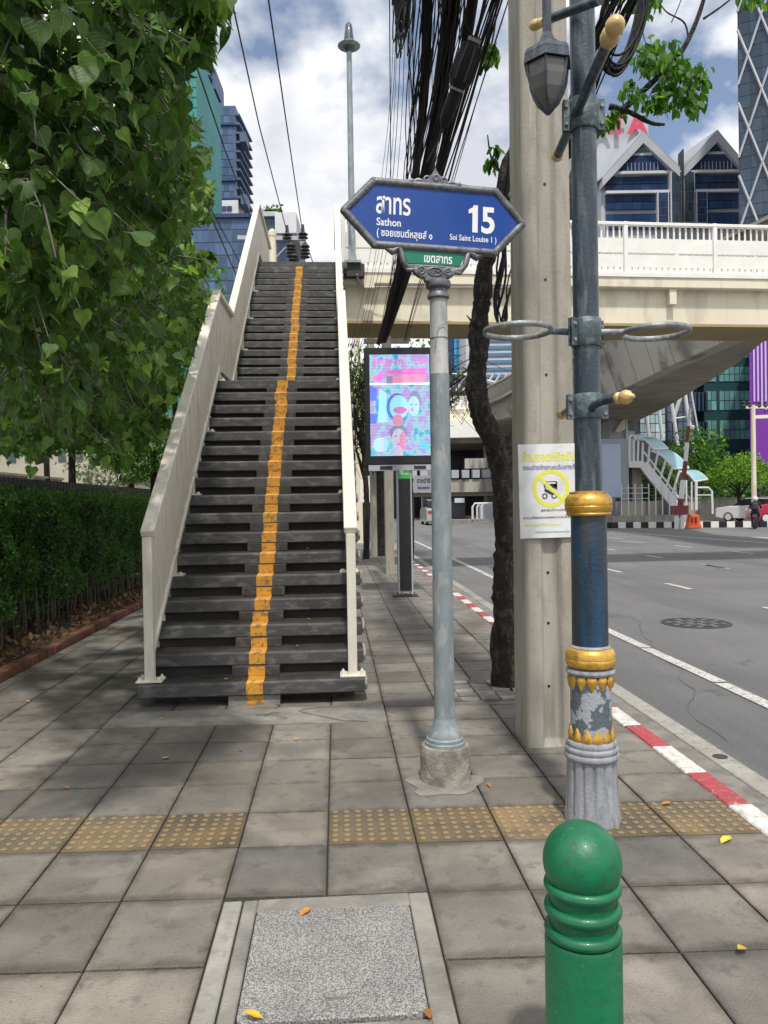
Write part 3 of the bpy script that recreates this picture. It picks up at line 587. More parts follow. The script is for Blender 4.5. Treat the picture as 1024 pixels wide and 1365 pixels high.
# ================================================================== FOOTBRIDGE STAIRS
st = thing('footbridge_stairs', 'steep dark stairs with a yellow centre stripe and cream slatted railings', 'stairs', (-.66, 6, 0))
G1, RS = .243, .185
steps = [(6.0+i*G1, .19+i*RS) for i in range(17)]
Y18 = 11.57
steps2 = [(Y18+i*G1, 3.335+i*RS) for i in range(17)]
XL, XR = -1.545, .205
def tread_mesh(w, d, mb=None):
    c = .014; pr = [(0, -.105), (0, -c), (c, 0), (d, 0), (d, -.105), (.03, -.115)]
    mb = MB(); mb.prism([(-w/2, y, z) for y, z in pr], (w, 0, 0)); return mb.mesh('tread', 'tread', bevel=.004)
tm1 = tread_mesh(XR-XL, .30)
for m_ in (MATS['tread'],):      # dirt lies on the level tops
    t = m_.node_tree; b = t.nodes['Principled BSDF']; src = b.inputs['Base Color'].links[0].from_socket
    ge = N(t, 'ShaderNodeNewGeometry'); sp_ = N(t, 'ShaderNodeSeparateXYZ'); t.links.new(ge.outputs['True Normal'], sp_.inputs[0])
    mr_ = N(t, 'ShaderNodeMapRange'); mr_.inputs[1].default_value = .6; mr_.inputs[2].default_value = .9; t.links.new(sp_.outputs[2], mr_.inputs[0])
    mm = N(t, 'ShaderNodeMix', data_type='RGBA', blend_type='MULTIPLY'); t.links.new(mr_.outputs[0], mm.inputs['Factor']); t.links.new(src, mm.inputs[6]); mm.inputs[7].default_value = (.50, .43, .37, 1); t.links.new(mm.outputs[2], b.inputs['Base Color'])
xc = (XL+XR)/2
capm = MB().prism([(0, .02, -.10), (0, .28, -.10), (0, .30, -.05), (0, .28, -.005), (0, .02, -.005), (0, .0, -.05)], (.022, 0, 0)).mesh('tread_cap', 'concrete_grey', bevel=.006)
for i, (y, z) in enumerate(steps+steps2):
    if i == 16: continue
    o = inst(tm1, 'tread', st, (xc+rr.uniform(-.006, .006), y, z), (rr.uniform(-.006, .006), rr.uniform(-.003, .003), 0))
    c = inst(capm, 'end_cap', None, (0, 0, 0)); c.parent = o; c.location = ((XR-XL)/2, 0, 0)
    sx = -.655 + rr.uniform(-.012, .012)
    # painted stripe over nosing and top
    mb = MB(); w = .135+rr.uniform(-.008, .012)
    mb.quad((sx-w/2, -.0025+y, z-.100), (sx+w/2, -.0025+y, z-.100), (sx+w/2, -.0025+y, z-.012), (sx-w/2, -.0025+y, z-.012))
    mb.quad((sx-w/2, -.0025+y, z-.012), (sx+w/2, -.0025+y, z-.012), (sx+w/2+.01, .014+y, z+.0035), (sx-w/2+.01, .014+y, z+.0035))
    mb.quad((sx-w/2+.01, .014+y, z+.0035), (sx+w/2+.01, .014+y, z+.0035), (sx+w/2, .243+y, z+.0035), (sx-w/2, .243+y, z+.0035))
    mb.build('yellow_stripe', 'yellow_paint', st)
    # central bracket between the treads
    MB().box2((-.85, y+.185, z+.003), (-.47, y+.262, z+RS-.107)).build('bracket', 'tread_brown', st, bevel=.003)
    MB().quad((sx-.066, y+.182, z+.006), (sx+.066, y+.182, z+.006), (sx+.066, y+.182, z+.078), (sx-.066, y+.182, z+.078)).build('yellow_stripe', 'yellow_paint', st)
    # thin closing plate at the back, darker
    MB().box2((XL+.05, y+.292, z-.02), (XR-.06, y+.298, z+RS-.108)).build('riser_plate', 'tread_black', st)
# foot of the central stringer
MB().box2((-.86, 6.03, -.01), (-.46, 6.30, .075)).build('foot_block', 'patch', st); MB().quad((-.72, 6.027, .003), (-.585, 6.027, .003), (-.585, 6.027, .078), (-.72, 6.027, .078)).build('yellow_stripe', 'yellow_paint', st)
MB().box2((XL+.08, 6.22, -.01), (-.87, 6.30, .075)).build('foot_wall', 'tread_brown', st); MB().box2((-.45, 6.22, -.01), (XR-.08, 6.30, .075)).build('foot_wall', 'tread_brown', st)
# landing
MB().box2((XL, 9.888, 3.04), (XR, 11.86, 3.15)).build('landing', 'tread', st, bevel=.008)
mb = MB(); mb.quad((-.72, 9.885, 3.045), (-.585, 9.885, 3.045), (-.585, 9.885, 3.15), (-.72, 9.885, 3.15)); mb.quad((-.72, 9.885, 3.1535), (-.585, 9.885, 3.1535), (-.585, 11.6, 3.1535), (-.72, 11.6, 3.1535)); mb.build('yellow_stripe', 'yellow_paint', st)
mb = MB(); mb.prism([(-.84, 6.25, -.02), (-.84, 6.7, -.02), (-.84, 10.4, 2.55), (-.84, 11.9, 2.75), (-.84, 16.2, 6.0), (-.84, 16.2, 6.3), (-.84, 11.7, 3.04), (-.84, 9.9, 3.04)], (.36, 0, 0)); mb.build('stringer', 'beam_cream', st)
MB().box2((-.95, 10.3, -.1), (-.37, 10.85, 2.6)).build('column', 'beam_cream', st); MB().box2((-.98, 15.6, -.1), (-.34, 16.2, 5.9)).build('column', 'beam_cream', st)
MB().box2((XL, 15.70, 6.36), (XR+.1, 18.4, 6.48)).build('top_landing', 'tread', st)
# railings
def rail_base(y):
    pts = [(6.08, .19), (9.96, 3.15), (11.20, 3.15), (15.62, 6.46), (18.3, 6.46)]
    for (a, b), (c, d) in zip(pts, pts[1:]):
        if y <= c: return lerp(b, d, max(0, (y-a)/(c-a)))
    return pts[-1][1]
RH = 1.15
def railing(X, side):
    rl = st
    kn = [6.085, 9.92, 11.18, 15.6, 18.3]
    pts = [Vector((X, y, rail_base(y)+RH)) for y in kn]
    cap = MB()
    for a, b in zip(pts, pts[1:]): cap.beam(a, b, .105, .060)
    for p in pts[1:-1]: cap.box(p, (.105, .05, .066))
    cap.build('rail_cap', 'cream', rl, bevel=.006)
    bot = MB(); bp = [Vector((X, y, rail_base(y)+.185)) for y in kn]
    for a, b in zip(bp, bp[1:]): bot.beam(a, b, .055, .045)
    bot.build('bottom_rail', 'cream', rl, bevel=.004)
    # slats: narrow upright boards
    y = 6.14; k = 0
    while y < 18.25:
        z0 = rail_base(y)+.19; y2 = y+.118; z1 = rail_base(y2)+.19
        mb = MB(); mb.prism([(X-.012+.004*(k % 2), y, z0), (X-.012+.004*(k % 2), y2-.006, z1), (X-.012+.004*(k % 2), y2-.006, z1+RH-.19), (X-.012+.004*(k % 2), y, z0+RH-.19)], (.016, 0, 0))
        mb.build('slat', 'cream', rl); y = y2; k += 1
    # newel post with bolted plate
    pst = MB().box2((X-.036, 6.055, .195), (X+.036, 6.125, RH+.17)).build('post', 'cream', rl, bevel=.004)
    plt = MB(); plt.box((X, 6.11, .2), (.20, .16, .016)); plt.build('base_plate', 'cream', pst, bevel=.003)
    bl = MB()
    for dx in (-.075, .075):
        for dy in (-.05, .05): bl.lathe((X+dx, 6.11+dy, .206), [(.017, 0), (.017, .014), (.009, .015), (.009, .028)], 6)
    bl.build('bolts', 'cream', pst)
    for i in (4, 8, 12, 16): 
        (yy, zz) = steps[i]; q = MB().box2((X-.02, yy+.05, zz), (X+.02, yy+.11, zz+.25)).build('post', 'cream', rl)
        pb = MB(); pb.box((X, yy+.09, zz+.008), (.17, .13, .016)); pb.lathe((X-.06, yy+.06, zz+.014), [(.016, 0), (.016, .02)], 6); pb.lathe((X+.06, yy+.06, zz+.014), [(.016, 0), (.016, .02)], 6); pb.build('base_plate', 'cream', q)
    for i in (0, 4, 8, 12): 
        (yy, zz) = steps2[i]; q = MB().box2((X-.02, yy+.05, zz), (X+.02, yy+.11, zz+.25)).build('post', 'cream', rl)
        MB().box((X, yy+.09, zz+.008), (.17, .13, .016)).build('base_plate', 'cream', q)
railing(-1.468, -1); railing(.112, 1)
# litter on the steps
LV = MB().add([(x*.06, y*.06, z*.06) for x, y, z in OVAL], OVALF)
lvm = LV.mesh('fallen_leaf', 'yellow_leaf'); lvb = LV.mesh('fallen_leaf', 'brown_leaf')

# ================================================================== FOOTBRIDGE over the road
fb = thing('pedestrian_footbridge', 'cream footbridge crossing high over the road with white slotted railing', 'footbridge', (8, 17, 0))
BR = R(2.6); bo = Vector((.30, 16.35, 0)); bx = Vector((math.cos(BR), math.sin(BR), 0)); by = Vector((-math.sin(BR), math.cos(BR), 0))
def B(s, t, z): return bo+bx*s+by*t+Vector((0, 0, z))
BM = Matrix((bx, by, Vector((0, 0, 1)))).transposed()
def bbox(mb, s0, s1, t0, t1, z0, z1): return mb.box(B((s0+s1)/2, (t0+t1)/2, (z0+z1)/2), (s1-s0, t1-t0, z1-z0), BM)
LEN = 24
bbox(MB(), 0, LEN, .22, 1.65, 5.50, 6.24).build('beam', 'beam_cream', fb)
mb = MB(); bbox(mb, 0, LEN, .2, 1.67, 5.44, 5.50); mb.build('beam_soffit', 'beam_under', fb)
bbox(MB(), -.4, LEN, 0, 2.0, 6.24, 6.50).build('deck_slab', 'beam_cream', fb, bevel=.02)
bbox(MB(), -.4, LEN, -.03, .02, 6.47, 6.56).build('deck_lip', 'white_paint', fb)
for k in range(9): bbox(MB(), 2+k*2.6, 2.16+k*2.6, .05, .23, 5.9, 6.24).build('bracket', 'beam_cream', fb)
def bridge_rail(t, s0):
    npost = int((LEN-s0)/2.08)+1
    for k in range(npost):
        s = s0+k*2.08
        if k > 0 or s0 < 1: bbox(MB(), s-.045, s+.045, t-.045, t+.045, 6.50, 7.70).build('post', 'white_paint', fb, bevel=.005)
        for (z0, z1, nm) in ((7.02, 7.34, 'board'), (6.70, 6.98, 'board')):
            bbox(MB(), s+.05, s+2.03, t-.012, t+.012, z0, z1).build(nm, 'white_paint', fb)
    bbox(MB(), s0, LEN, t-.05, t+.05, 7.62, 7.69).build('top_rail', 'white_paint', fb, bevel=.008)
    bbox(MB(), s0, LEN, t-.02, t+.03, 6.56, 6.60).build('bottom_rail', 'white_paint', fb)
    bal = MB(); n = int((LEN-s0)/.14)
    for k in range(n):
        s = s0+.1+k*.14
        bbox(bal, s-.018, s+.018, t+.014, t+.034, 6.50, 7.63)
    bal.build('balusters', 'white_paint', fb, kind='stuff')
bridge_rail(.06, -.05+.0); bridge_rail(1.92, .0)
for s in (LEN-1,): bbox(MB(), s, s+.8, .5, 1.4, -.1, 5.5).build('column', 'beam_cream', fb)
jb = MB(); jb.box(at(492, 378, 16.2), (.22, .12, .20)); jb.build('junction_box', 'beam_cream', fb); 
MB().tube([at(465, 382, 16.3), at(560, 383, 16.3), at(680, 383, 16.3)], .012, 6).build('conduit', 'pole_light', fb)
MB().tube([at(470, 356, 16.2), at(476, 366, 16.1), at(479, 382, 16.3)], .025, 6).build('conduit', 'pole_light', fb)

# street light standing on the bridge
sl_ = thing('street_light', 'tall slim grey street light rising above the footbridge beside the stairs', 'street light', tuple(at(468, 352, 16.15)))
b0 = at(470, 352, 16.15); t0 = Vector((b0.x, b0.y, at(461, 62, 16.15).z))
MB().tube([b0, (b0.x, b0.y, b0.z+1), t0], [.075, .07, .055], 14).build('pole', 'pole_grey', sl_, smooth=True)
MB().box(b0+Vector((0, 0, .02)), (.34, .3, .05)).build('base_plate', 'pole_grey', sl_)
MB().box(b0+Vector((0, .1, -.14)), (.5, .34, .26)).build('bracket', 'iron', sl_)
MB().lathe(b0, [(.13, .03), (.075, .4)], 4, ph=.7).build('gusset', 'pole_grey', sl_)
MB().lathe(t0+Vector((0, 0, -.15)), [(.03, .62), (.07, .56), (.10, .30), (.13, .12), (.11, .05), (.06, .0)], 16).build('lamp_housing', 'lamp_navy', sl_, smooth=True)
MB().lathe(t0+Vector((0, 0, .0)), [(.20, -.05), (.24, -.02), (.13, .06)], 16).build('lamp_skirt', 'pole_grey', sl_, smooth=True)

# ================================================================== STREET NAME SIGN
SX, SY = .590, 4.28
sg = thing('street_name_sign', 'ornate grey-framed blue hexagonal street name sign numbered 15 on a grey post', 'street sign', (SX, SY, 0))
dmb = MB(); dmb.lathe((SX, SY, 0), [(.146, 0), (.142, .03), (.140, .17), (.132, .195), (.10, .20)], 40); dmb.build('concrete_base', 'drum', sg, smooth=True)
MB().lathe((SX, SY, .195), [(.112, 0), (.112, .018), (.104, .024), (.104, .040), (.094, .048), (.094, .062), (.078, .085), (.066, .12), (.0585, .15)], 40).build('base_collar', 'pole_grey', sg, smooth=True)
MB().lathe((SX, SY, .34), [(.0585, 0), (.0575, .5), (.0550, 1.4), (.0545, 1.93)], 32).build('lower_post', 'pole_grey', sg, smooth=True)
MB().lathe((SX, SY, 2.27), [(.0545, 0), (.0510, .005), (.0485, .43)], 32).build('upper_post', 'pole_light', sg, smooth=True)
MB().lathe((SX, SY, 2.685), [(.049, 0), (.062, .01), (.062, .025), (.052, .04), (.050, .055), (.068, .068), (.071, .085), (.068, .10), (.05, .11)], 32).build('capital', 'pewter', sg, smooth=True)
SA = R(6.5)
xd = Vector((math.cos(SA), math.sin(SA), 0)); sc = Vector((SX-.018, SY-.02, 0)); sc.z = at(573, 284, 4.2).z
TL = R(-1.6)
xdt = (xd*math.cos(TL) + Vector((0, 0, 1))*math.sin(TL)).normalized()
zd = Vector((0, 0, 1)); zdt = (zd*math.cos(TL) - xd*math.sin(TL)).normalized()
SM = plane_matrix(sc, xdt, zdt)      # z axis faces the camera side
def S(x, y, z=0.): return SM @ Vector((x, y, z))
hexo = [(-.505, .0), (-.345, .172), (.350, .172), (.510, .0), (.350, -.172), (-.335, -.172)]
hexi = [(x*.985, y*.97) for x, y in hexo]
MB().prism([S(x, y, -.012) for x, y in hexi], SM.to_3x3() @ Vector((0, 0, .02))).build('blue_panel', 'sign_blue', sg)
fmb = MB()
for i in range(6):
    a = hexo[i]; b_ = hexo[(i+1) % 6]; ns = 12
    fmb.tube([S(lerp(a[0], b_[0], t/ns), lerp(a[1], b_[1], t/ns), .0) for t in range(ns+1)], .0225, 10)
    fmb.lathe(S(a[0], a[1], -.024), [(.0, .004), (.017, .004), (.0205, .012), (.0205, .036), (.014, .044), (0, .045)], 14, axis=SM.to_3x3() @ Vector((0, 0, 1)))
fmb.build('frame', 'pewter', sg, smooth=True)
# corner scrolls
for i, (x, y, s_) in enumerate([(-.385, .118, 1), (-.385, -.118, 1), (.40, .118, -1), (.40, -.118, -1)]):
    q = MB(); q.lathe(S(x, y, .004), [(.0, .012), (.012, .012), (.017, .006), (.017, -.01)], 12, axis=SM.to_3x3() @ Vector((0, 0, 1)))
    sgn = 1 if y > 0 else -1
    q.tube([S(x-s_*.03, y-.0*sgn, .005), S(x, y+.0, .010), S(x+s_*.03, y+.04*sgn, .006)], [.006, .013, .008], 8)
    q.build('scroll', 'pewter', sg, smooth=True)
# finial on top
fi = MB()
fi.prism([S(x, y+.172, -.012) for x, y in [(-.085, .006), (-.062, .030), (-.046, .030), (-.036, .050), (-.020, .062), (-.008, .082), (0, .104), (.009, .082), (.022, .062), (.040, .050), (.050, .030), (.066, .030), (.09, .006)]], SM.to_3x3() @ Vector((0, 0, .03)))
fi.build('finial_plate', 'pewter', sg, bevel=.004)
fs = MB()
for s_ in (-1, 1):
    fs.torus(S(s_*.046, .202, .012), .018, .007, 16, 8, axis=SM.to_3x3() @ Vector((0, 0, 1)))
    fs.tube([S(s_*.06, .190, 0), S(s_*.095, .196, .004), S(s_*.12, .192, 0), S(s_*.20, .192, 0)], [.013, .016, .011, .004], 8)
    fs.lathe(S(s_*.135, .187, .0), [(.0, .024), (.013, .020), (.018, 0)], 10, axis=SM.to_3x3() @ Vector((0, 0, 1)))
fs.torus(S(0, .214, .016), .015, .006, 14, 8, axis=SM.to_3x3() @ Vector((0, 0, 1)))
fs.build('finial_scroll', 'pewter', sg, smooth=True)
# lower green plate with its frame
tr = [(-.185, -.165), (.190, -.165), (.150, -.262), (-.150, -.262)]
MB().prism([S(x, y, -.010) for x, y in tr], SM.to_3x3() @ Vector((0, 0, .018))).build('green_panel', 'sign_green', sg)
lf = MB()
lf.tube([S(-.275, -.185), S(-.235, -.205), S(-.215, -.190), S(-.192, -.185), S(-.175, -.25), S(-.150, -.285), S(-.10, -.292), S(-.07, -.300)], [.010, .020, .020, .019, .018, .018, .019, .020], 10)
lf.tube([S(.285, -.185), S(.245, -.205), S(.220, -.190), S(.197, -.185), S(.180, -.25), S(.155, -.285), S(.10, -.292), S(.07, -.300)], [.010, .020, .020, .019, .018, .018, .019, .020], 10)
lf.tube([S(-.16, -.277), S(0, -.274), S(.16, -.277)], .013, 10)
lf.tube([S(-.19, -.180), S(.19, -.180)], .012, 8)
lf.build('lower_frame', 'pewter', sg, smooth=True)
cr1 = MB()
cr1.prism([S(x, y, -.022) for x, y in [(-.125, -.29), (-.06, -.283), (.06, -.283), (.125, -.29), (.115, -.315), (.085, -.335), (.055, -.342), (.05, -.362), (-.05, -.362), (-.055, -.342), (-.085, -.335), (-.115, -.315)]], SM.to_3x3() @ Vector((0, 0, .045)))
cr1.build('crest_plate', 'pewter', sg, bevel=.008, segs=2)
cs = MB()
zax = SM.to_3x3() @ Vector((0, 0, 1))
for s_ in (-1, 1):
    cs.torus(S(s_*.075, -.302, .022), .018, .006, 18, 8, axis=zax); cs.lathe(S(s_*.075, -.302, .02), [(0, .010), (.007, .006), (.009, 0)], 10, axis=zax)
    cs.tube([S(s_*.11, -.30, .01), S(s_*.15, -.30, .006), S(s_*.17, -.28, .0)], [.012, .012, .006], 8)
n_ = 20
cs.tube([S(.040*math.cos(a), -.306+.022*math.sin(a), .024) for a in [2*math.pi*i/n_ for i in range(n_+1)]], .005, 6, caps=False)
for a, b_ in (((-.022, -.315), (-.018, -.297)), ((-.006, -.316), (-.002, -.296)), ((-.002, -.296), (.008, -.303)), ((.020, -.298), (.024, -.314)), ((.012, -.306), (.026, -.303))):
    cs.tube([S(*a, .026), S(*b_, .026)], .004, 6)
cs.build('crest_scroll', 'pewter', sg, smooth=True)
TM = SM @ Matrix.Translation((0, 0, .0085))
def st_text(b, x, y, w, h, nm='sign_white', off=.0): return put_text(b, w, h, TM, nm, sg, off, ext=.0008, x=x, y=y)
# crop px -> local metres
def cx_(px): return (px-510)*.001065
def cy_(px, py): return -(py-(275+ (px-510)*.051))*.001065 + .0
st_text('สาทร', cx_(200), cy_(290, 268), .192, .099, off=.018)
st_text('Sathon', cx_(203), cy_(265, 327), .136, .043, off=.014)
st_text('( ซอยเซนต์หลุยส์ ๑', cx_(205), cy_(350, 398), .312, .058, off=.016)
st_text('5', cx_(762), cy_(800, 356), .078, .150, off=.028)
x1_, y1_ = cx_(692), cy_(730, 350); MB().prism([TM @ Vector((x1_+a_, y1_+b_, .0008)) for a_, b_ in [(.022, 0), (.053, 0), (.053, .152), (.030, .152), (.022, .138), (0, .126), (0, .103), (.022, .110)]], TM.to_3x3() @ Vector((0, 0, .0008))).build('lettering', 'sign_white', sg)
st_text('Soi Saint Louise 1 )', cx_(592), cy_(718, 406), .270, .043, off=.012)
st_text('เขตสาทร', cx_(456), cy_(530, 514), .160, .042, off=.02)
# bolts and bits of wire round the post
wr = MB(); wr.torus((SX, SY, 2.47), .0515, .0022, 24, 6); wr.tube([(SX-.02, SY-.052, 2.47), (SX-.01, SY-.057, 2.52), (SX+.06, SY-.05, 2.56)], .002, 5); wr.tube([(SX-.02, SY-.052, 2.47), (SX-.03, SY-.055, 2.41)], .002, 5); wr.build('wire_tie', 'ring_metal', sg)

# ================================================================== ORNAMENTAL LAMP POST
LX, LY = 1.222, 3.66
lp = thing('ornamental_lamp_post', 'dark blue ornamental lamp post with gold rings, lotus petals and side arms', 'lamp post', (LX, LY, 0))
fl = MB(); nfl = 14
n = 140; prof = [(0, .132), (.04, .132), (.06, .128), (.29, .1175), (.31, .1185)]
vs = []; fs_ = []
for (z, r_) in prof:
    for j in range(n):
        a = 2*math.pi*j/n; w_ = math.sin(a*nfl/2)**8 if .03 < z < .30 else 0
        rad = r_ - .009*(1-w_)*(0) - .010*max(0, (abs(math.cos(a*nfl/2))**10))*(1 if .03 < z < .30 else 0)
        vs.append((LX+rad*math.cos(a), LY+rad*math.sin(a), z))
for i in range(len(prof)-1):
    for j in range(n): fs_.append((i*n+j, i*n+(j+1) % n, (i+1)*n+(j+1) % n, (i+1)*n+j))
fl.add(vs, fs_)
fl.build('fluted_base', 'lamp_grey', lp, smooth=True)
tp = [(.118, .300), (.127, .307), (.131, .318), (.127, .332), (.122, .336), (.126, .343), (.128, .353), (.124, .362), (.117, .366), (.120, .373), (.121, .382), (.116, .392), (.10, .396)]
MB().lathe((LX, LY, 0), tp, 48).build('base_mouldings', 'lamp_grey', lp, smooth=True)
MB().lathe((LX, LY, 0), [(.099, .39), (.098, .70), (.100, .715)], 48).build('drum', 'lamp_worn', lp, smooth=True)
MB().lathe((LX, LY, 0), [(.10, .712), (.114, .716), (.118, .726), (.114, .738), (.09, .742)], 48).build('grey_ring', 'lamp_grey', lp, smooth=True)
def petal_mesh(dn):
    pr = [(-.000, .0), (.020, .004), (.0275, .020), (.017, .048), (.0, .079), (-.017, .048), (-.0275, .020), (-.020, .004)]
    v = [(x, -.004, y*dn) for x, y in pr] + [(x*.55, -.014, (y*.7+.010)*dn) for x, y in pr] + [(0, -.0165, .028*dn)]
    f = [(i, (i+1) % 8, 8+(i+1) % 8, 8+i) for i in range(8)] + [(8+i, 8+(i+1) % 8, 16) for i in range(8)]
    return MB().add(v, f)
for dn, z0, off in ((1, .390, 0), (-1, .712, .5)):
    me = petal_mesh(dn).mesh('petal', 'gold', smooth='fix')
    for k in range(12):
        a = 2*math.pi*(k+off)/12
        inst(me, 'petal', lp, (LX+.098*math.sin(a), LY-.098*math.cos(a), z0), (R(6)*dn*-1, 0, a))
MB().lathe((LX, LY, 0), [(.092, .740), (.098, .748), (.112, .752), (.117, .760), (.1185, .775), (.118, .788), (.1165, .790), (.1185, .792), (.1175, .812), (.108, .832), (.094, .840)], 48).build('gold_ring', 'gold', lp, smooth=True)
MB().lathe((LX, LY, 0), [(.093, .836), (.096, .842), (.088, .852), (.080, .852)], 48).build('grey_ring', 'lamp_grey', lp, smooth=True)
MB().lathe((LX, LY, 0), [(.0865, .848), (.0855, 1.13), (.0850, 1.485)], 40).build('lower_shaft', 'lamp_blue', lp, smooth=True)
MB().lathe((LX, LY, 0), [(.085, 1.475), (.103, 1.48), (.107, 1.487), (.104, 1.494), (.112, 1.505), (.1135, 1.523), (.112, 1.525), (.1135, 1.528), (.110, 1.56), (.098, 1.578), (.090, 1.582), (.090, 1.592), (.06, 1.598)], 48).build('gold_ring', 'gold', lp, smooth=True)
MB().lathe((LX, LY, 0), [(.0625, 1.59), (.061, 2.6), (.059, 4.0), (.057, 5.6)], 36).build('upper_shaft', 'lamp_navy', lp, smooth=True)
def clamp(z, h, wid=.16, ang=0.):
    q = MB(); q.lathe((LX, LY, z-h/2), [(.068, 0), (.071, .004), (.071, h-.004), (.068, h)], 32); c_ = q.build('clamp', 'clamp', lp, smooth=True)
    Rm = Euler((0, 0, ang)).to_matrix()
    for s_ in (-1, 1):
        for t_ in (-1, 1):
            fl_ = MB(); fl_.box(Vector((LX, LY, z)) + Rm @ Vector((s_*.078, t_*.010, 0)), (.045, .010, h), Rm); o = fl_.build('flange', 'clamp', lp, bevel=.002)
            for zz in (-h*.28, h*.28):
                b_ = MB(); p = Vector((LX, LY, z+zz)) + Rm @ Vector((s_*.085, t_*.015, 0)); b_.lathe(p, [(.009, -.008), (.009, .008)], 6, axis=Rm @ Vector((0, 1, 0))); b_.build('bolt', 'ring_metal', o)
clamp(2.36, .135, ang=R(24)); clamp(2.005, .12, ang=R(0)); clamp(3.405, .15, ang=R(-4))
def finial(p, d, s_, m_='brass', parent=lp):
    d = Vector(d).normalized()
    MB().lathe(p, [(.020*s_, -.005), (.028*s_, .0), (.030*s_, .012), (.024*s_, .020), (.034*s_, .034), (.036*s_, .05), (.030*s_, .066), (.018*s_, .074), (.014*s_, .080), (.010*s_, .088), (0, .092)], 24, axis=d).build('ball_finial', m_, parent, smooth=True)
# lower horizontal arm with ball ends
a_f = at(822, 527, 3.47); a_m = at(786, 538, 3.58); a_b = at(752, 548, 4.02)
a_f.z = a_m.z = a_b.z = 2.01
MB().tube([a_b, Vector((LX-.055, LY+.03, 2.01))], .017, 14).build('arm', 'lamp_navy', lp, smooth=True)
MB().tube([Vector((LX, LY-.06, 1.985)), Vector((LX, LY-.10, 2.0)), Vector((LX+.02, LY-.12, 2.01)), a_f], .0185, 14).build('arm', 'lamp_navy', lp, smooth=True)
finial(a_f, (a_f-a_m), .92); finial(a_b, (a_b-a_m), .8)
# upper arm
b_f = at(812, 82, 3.09); b_b = at(744, 205, 4.1); zz = 3.40
b_f.z = b_b.z = zz
MB().tube([b_b, b_f], .0235, 16).build('arm', 'lamp_navy', lp, smooth=True)
q = MB(); dd = (b_f-b_b).normalized(); q.lathe(b_f-dd*.01, [(.024, -.01), (.034, .0), (.039, .02), (.038, .05), (.030, .062), (.024, .068), (.034, .08), (.039, .10), (.034, .12), (.020, .134), (.010, .14), (0, .142)], 24, axis=dd); q.build('ball_finial', 'brass', lp, smooth=True)
MB().lathe(b_b, [(.024, -.005), (.030, .0), (.030, .03), (.022, .045), (0, .05)], 20, axis=-dd).build('end_cap', 'brass', lp, smooth=True)
# flower-pot rings
for s_, m0 in ((-1, (640, 735, 438)), (1, (830, 926, 438))):
    c_ = at((m0[0]+m0[1])/2, 438, 3.62); c_.z = 2.378
    c_ = Vector((LX + s_*.345*math.cos(R(6)), LY - s_*.345*math.sin(R(6))*0 + (-.03 if s_ < 0 else .0), 2.365))
    MB().torus(c_, .158, .0085, 56, 10, sx=1.7).build('pot_ring', 'ring_metal', lp, smooth=True)
    dir_ = Vector((s_, 0, 0))
    MB().tube([Vector((LX, LY, 2.365))+dir_*.065, c_-dir_*.155], .0165, 12).build('ring_arm', 'ring_metal' if s_ > 0 else 'clamp', lp, smooth=True)
# top arm carrying the lantern
tb = Vector((LX, LY, 3.86)); e1 = at(722, 30, 3.78)
MB().tube([Vector((LX+.0, LY-.25, 3.80)), Vector((e1.x+.02, e1.y, e1.z+.01))], .0215, 14).build('arm', 'lamp_navy', lp, smooth=True)
finial(e1, (e1-Vector((LX, LY-.25, 3.80))), .75)
lc = at(730, 92, 3.60); lan = thing('lantern', None, None, tuple(lc))
lan.parent = lp; lan.location = lc-ORG[lp.name]; del_ = ORG.update({lan.name: lc})
LS = 1.07
lc0 = lc
s6 = R(10)
MB().lathe(lc, [(.0, .0)]+[(r_*LS, z*LS) for r_, z in [(.108, .045), (.108, .055), (.098, .075), (.066, .092), (.036, .120), (.022, .155), (.0215, .36)]], 6, ph=s6).build('lantern_cap', 'lamp_navy', lan, bevel=.0)
MB().lathe(lc, [(r_*LS, z*LS) for r_, z in [(.112, .012), (.108, .046), (.098, .046), (.102, .012)]], 6, ph=s6).build('lantern_rim', 'lamp_navy', lan)
body = [(r_*LS, z*LS) for r_, z in [(.094, .035), (.096, .0), (.090, -.05), (.074, -.10), (.050, -.145), (.022, -.175)]]
gl = MB(); gl.lathe(lc, [(r_*.97, z) for r_, z in body], 6, ph=s6); gl.build('lantern_glass', 'frosted', lan)
rb = MB()
for k in range(6):
    a = 2*math.pi*k/6+s6; rb.tube([lc+Vector((r_*math.cos(a), r_*math.sin(a), z)) for r_, z in body], .0058, 6)
rb.build('ribs', 'lamp_navy', lan)
MB().lathe(lc, [(r_*LS, z*LS) for r_, z in [(.030, -.165), (.026, -.180), (.010, -.198), (0, -.202)]], 12).build('lantern_tip', 'lamp_navy', lan, smooth=True)

# ================================================================== CONCRETE UTILITY POLE with notice
cpo = (1.345, 4.93, 0)
cp = thing('concrete_utility_pole', 'thick weathered square concrete utility pole beside the blue lamp post', 'utility pole', cpo)
cm = MB()
def hsec(z, w, d, fl_, rc_):
    x, y = cpo[0], cpo[1]; c = .016
    return [(x-w/2, y-d/2+c, z), (x-w/2+c, y-d/2, z), (x-w/2+fl_, y-d/2, z), (x-w/2+fl_+.03, y-d/2+rc_, z), (x+w/2-fl_-.03, y-d/2+rc_, z), (x+w/2-fl_, y-d/2, z), (x+w/2-c, y-d/2, z), (x+w/2, y-d/2+c, z),
            (x+w/2, y+d/2-c, z), (x+w/2-c, y+d/2, z), (x-w/2+c, y+d/2, z), (x-w/2, y+d/2-c, z)]
secs = [hsec(0, .335, .36, .095, .002), hsec(.05, .335, .36, .095, .035), hsec(5.0, .30, .33, .088, .035), hsec(9.5, .26, .29, .075, .03)]
vs = [p for s_ in secs for p in s_]; fs_ = []
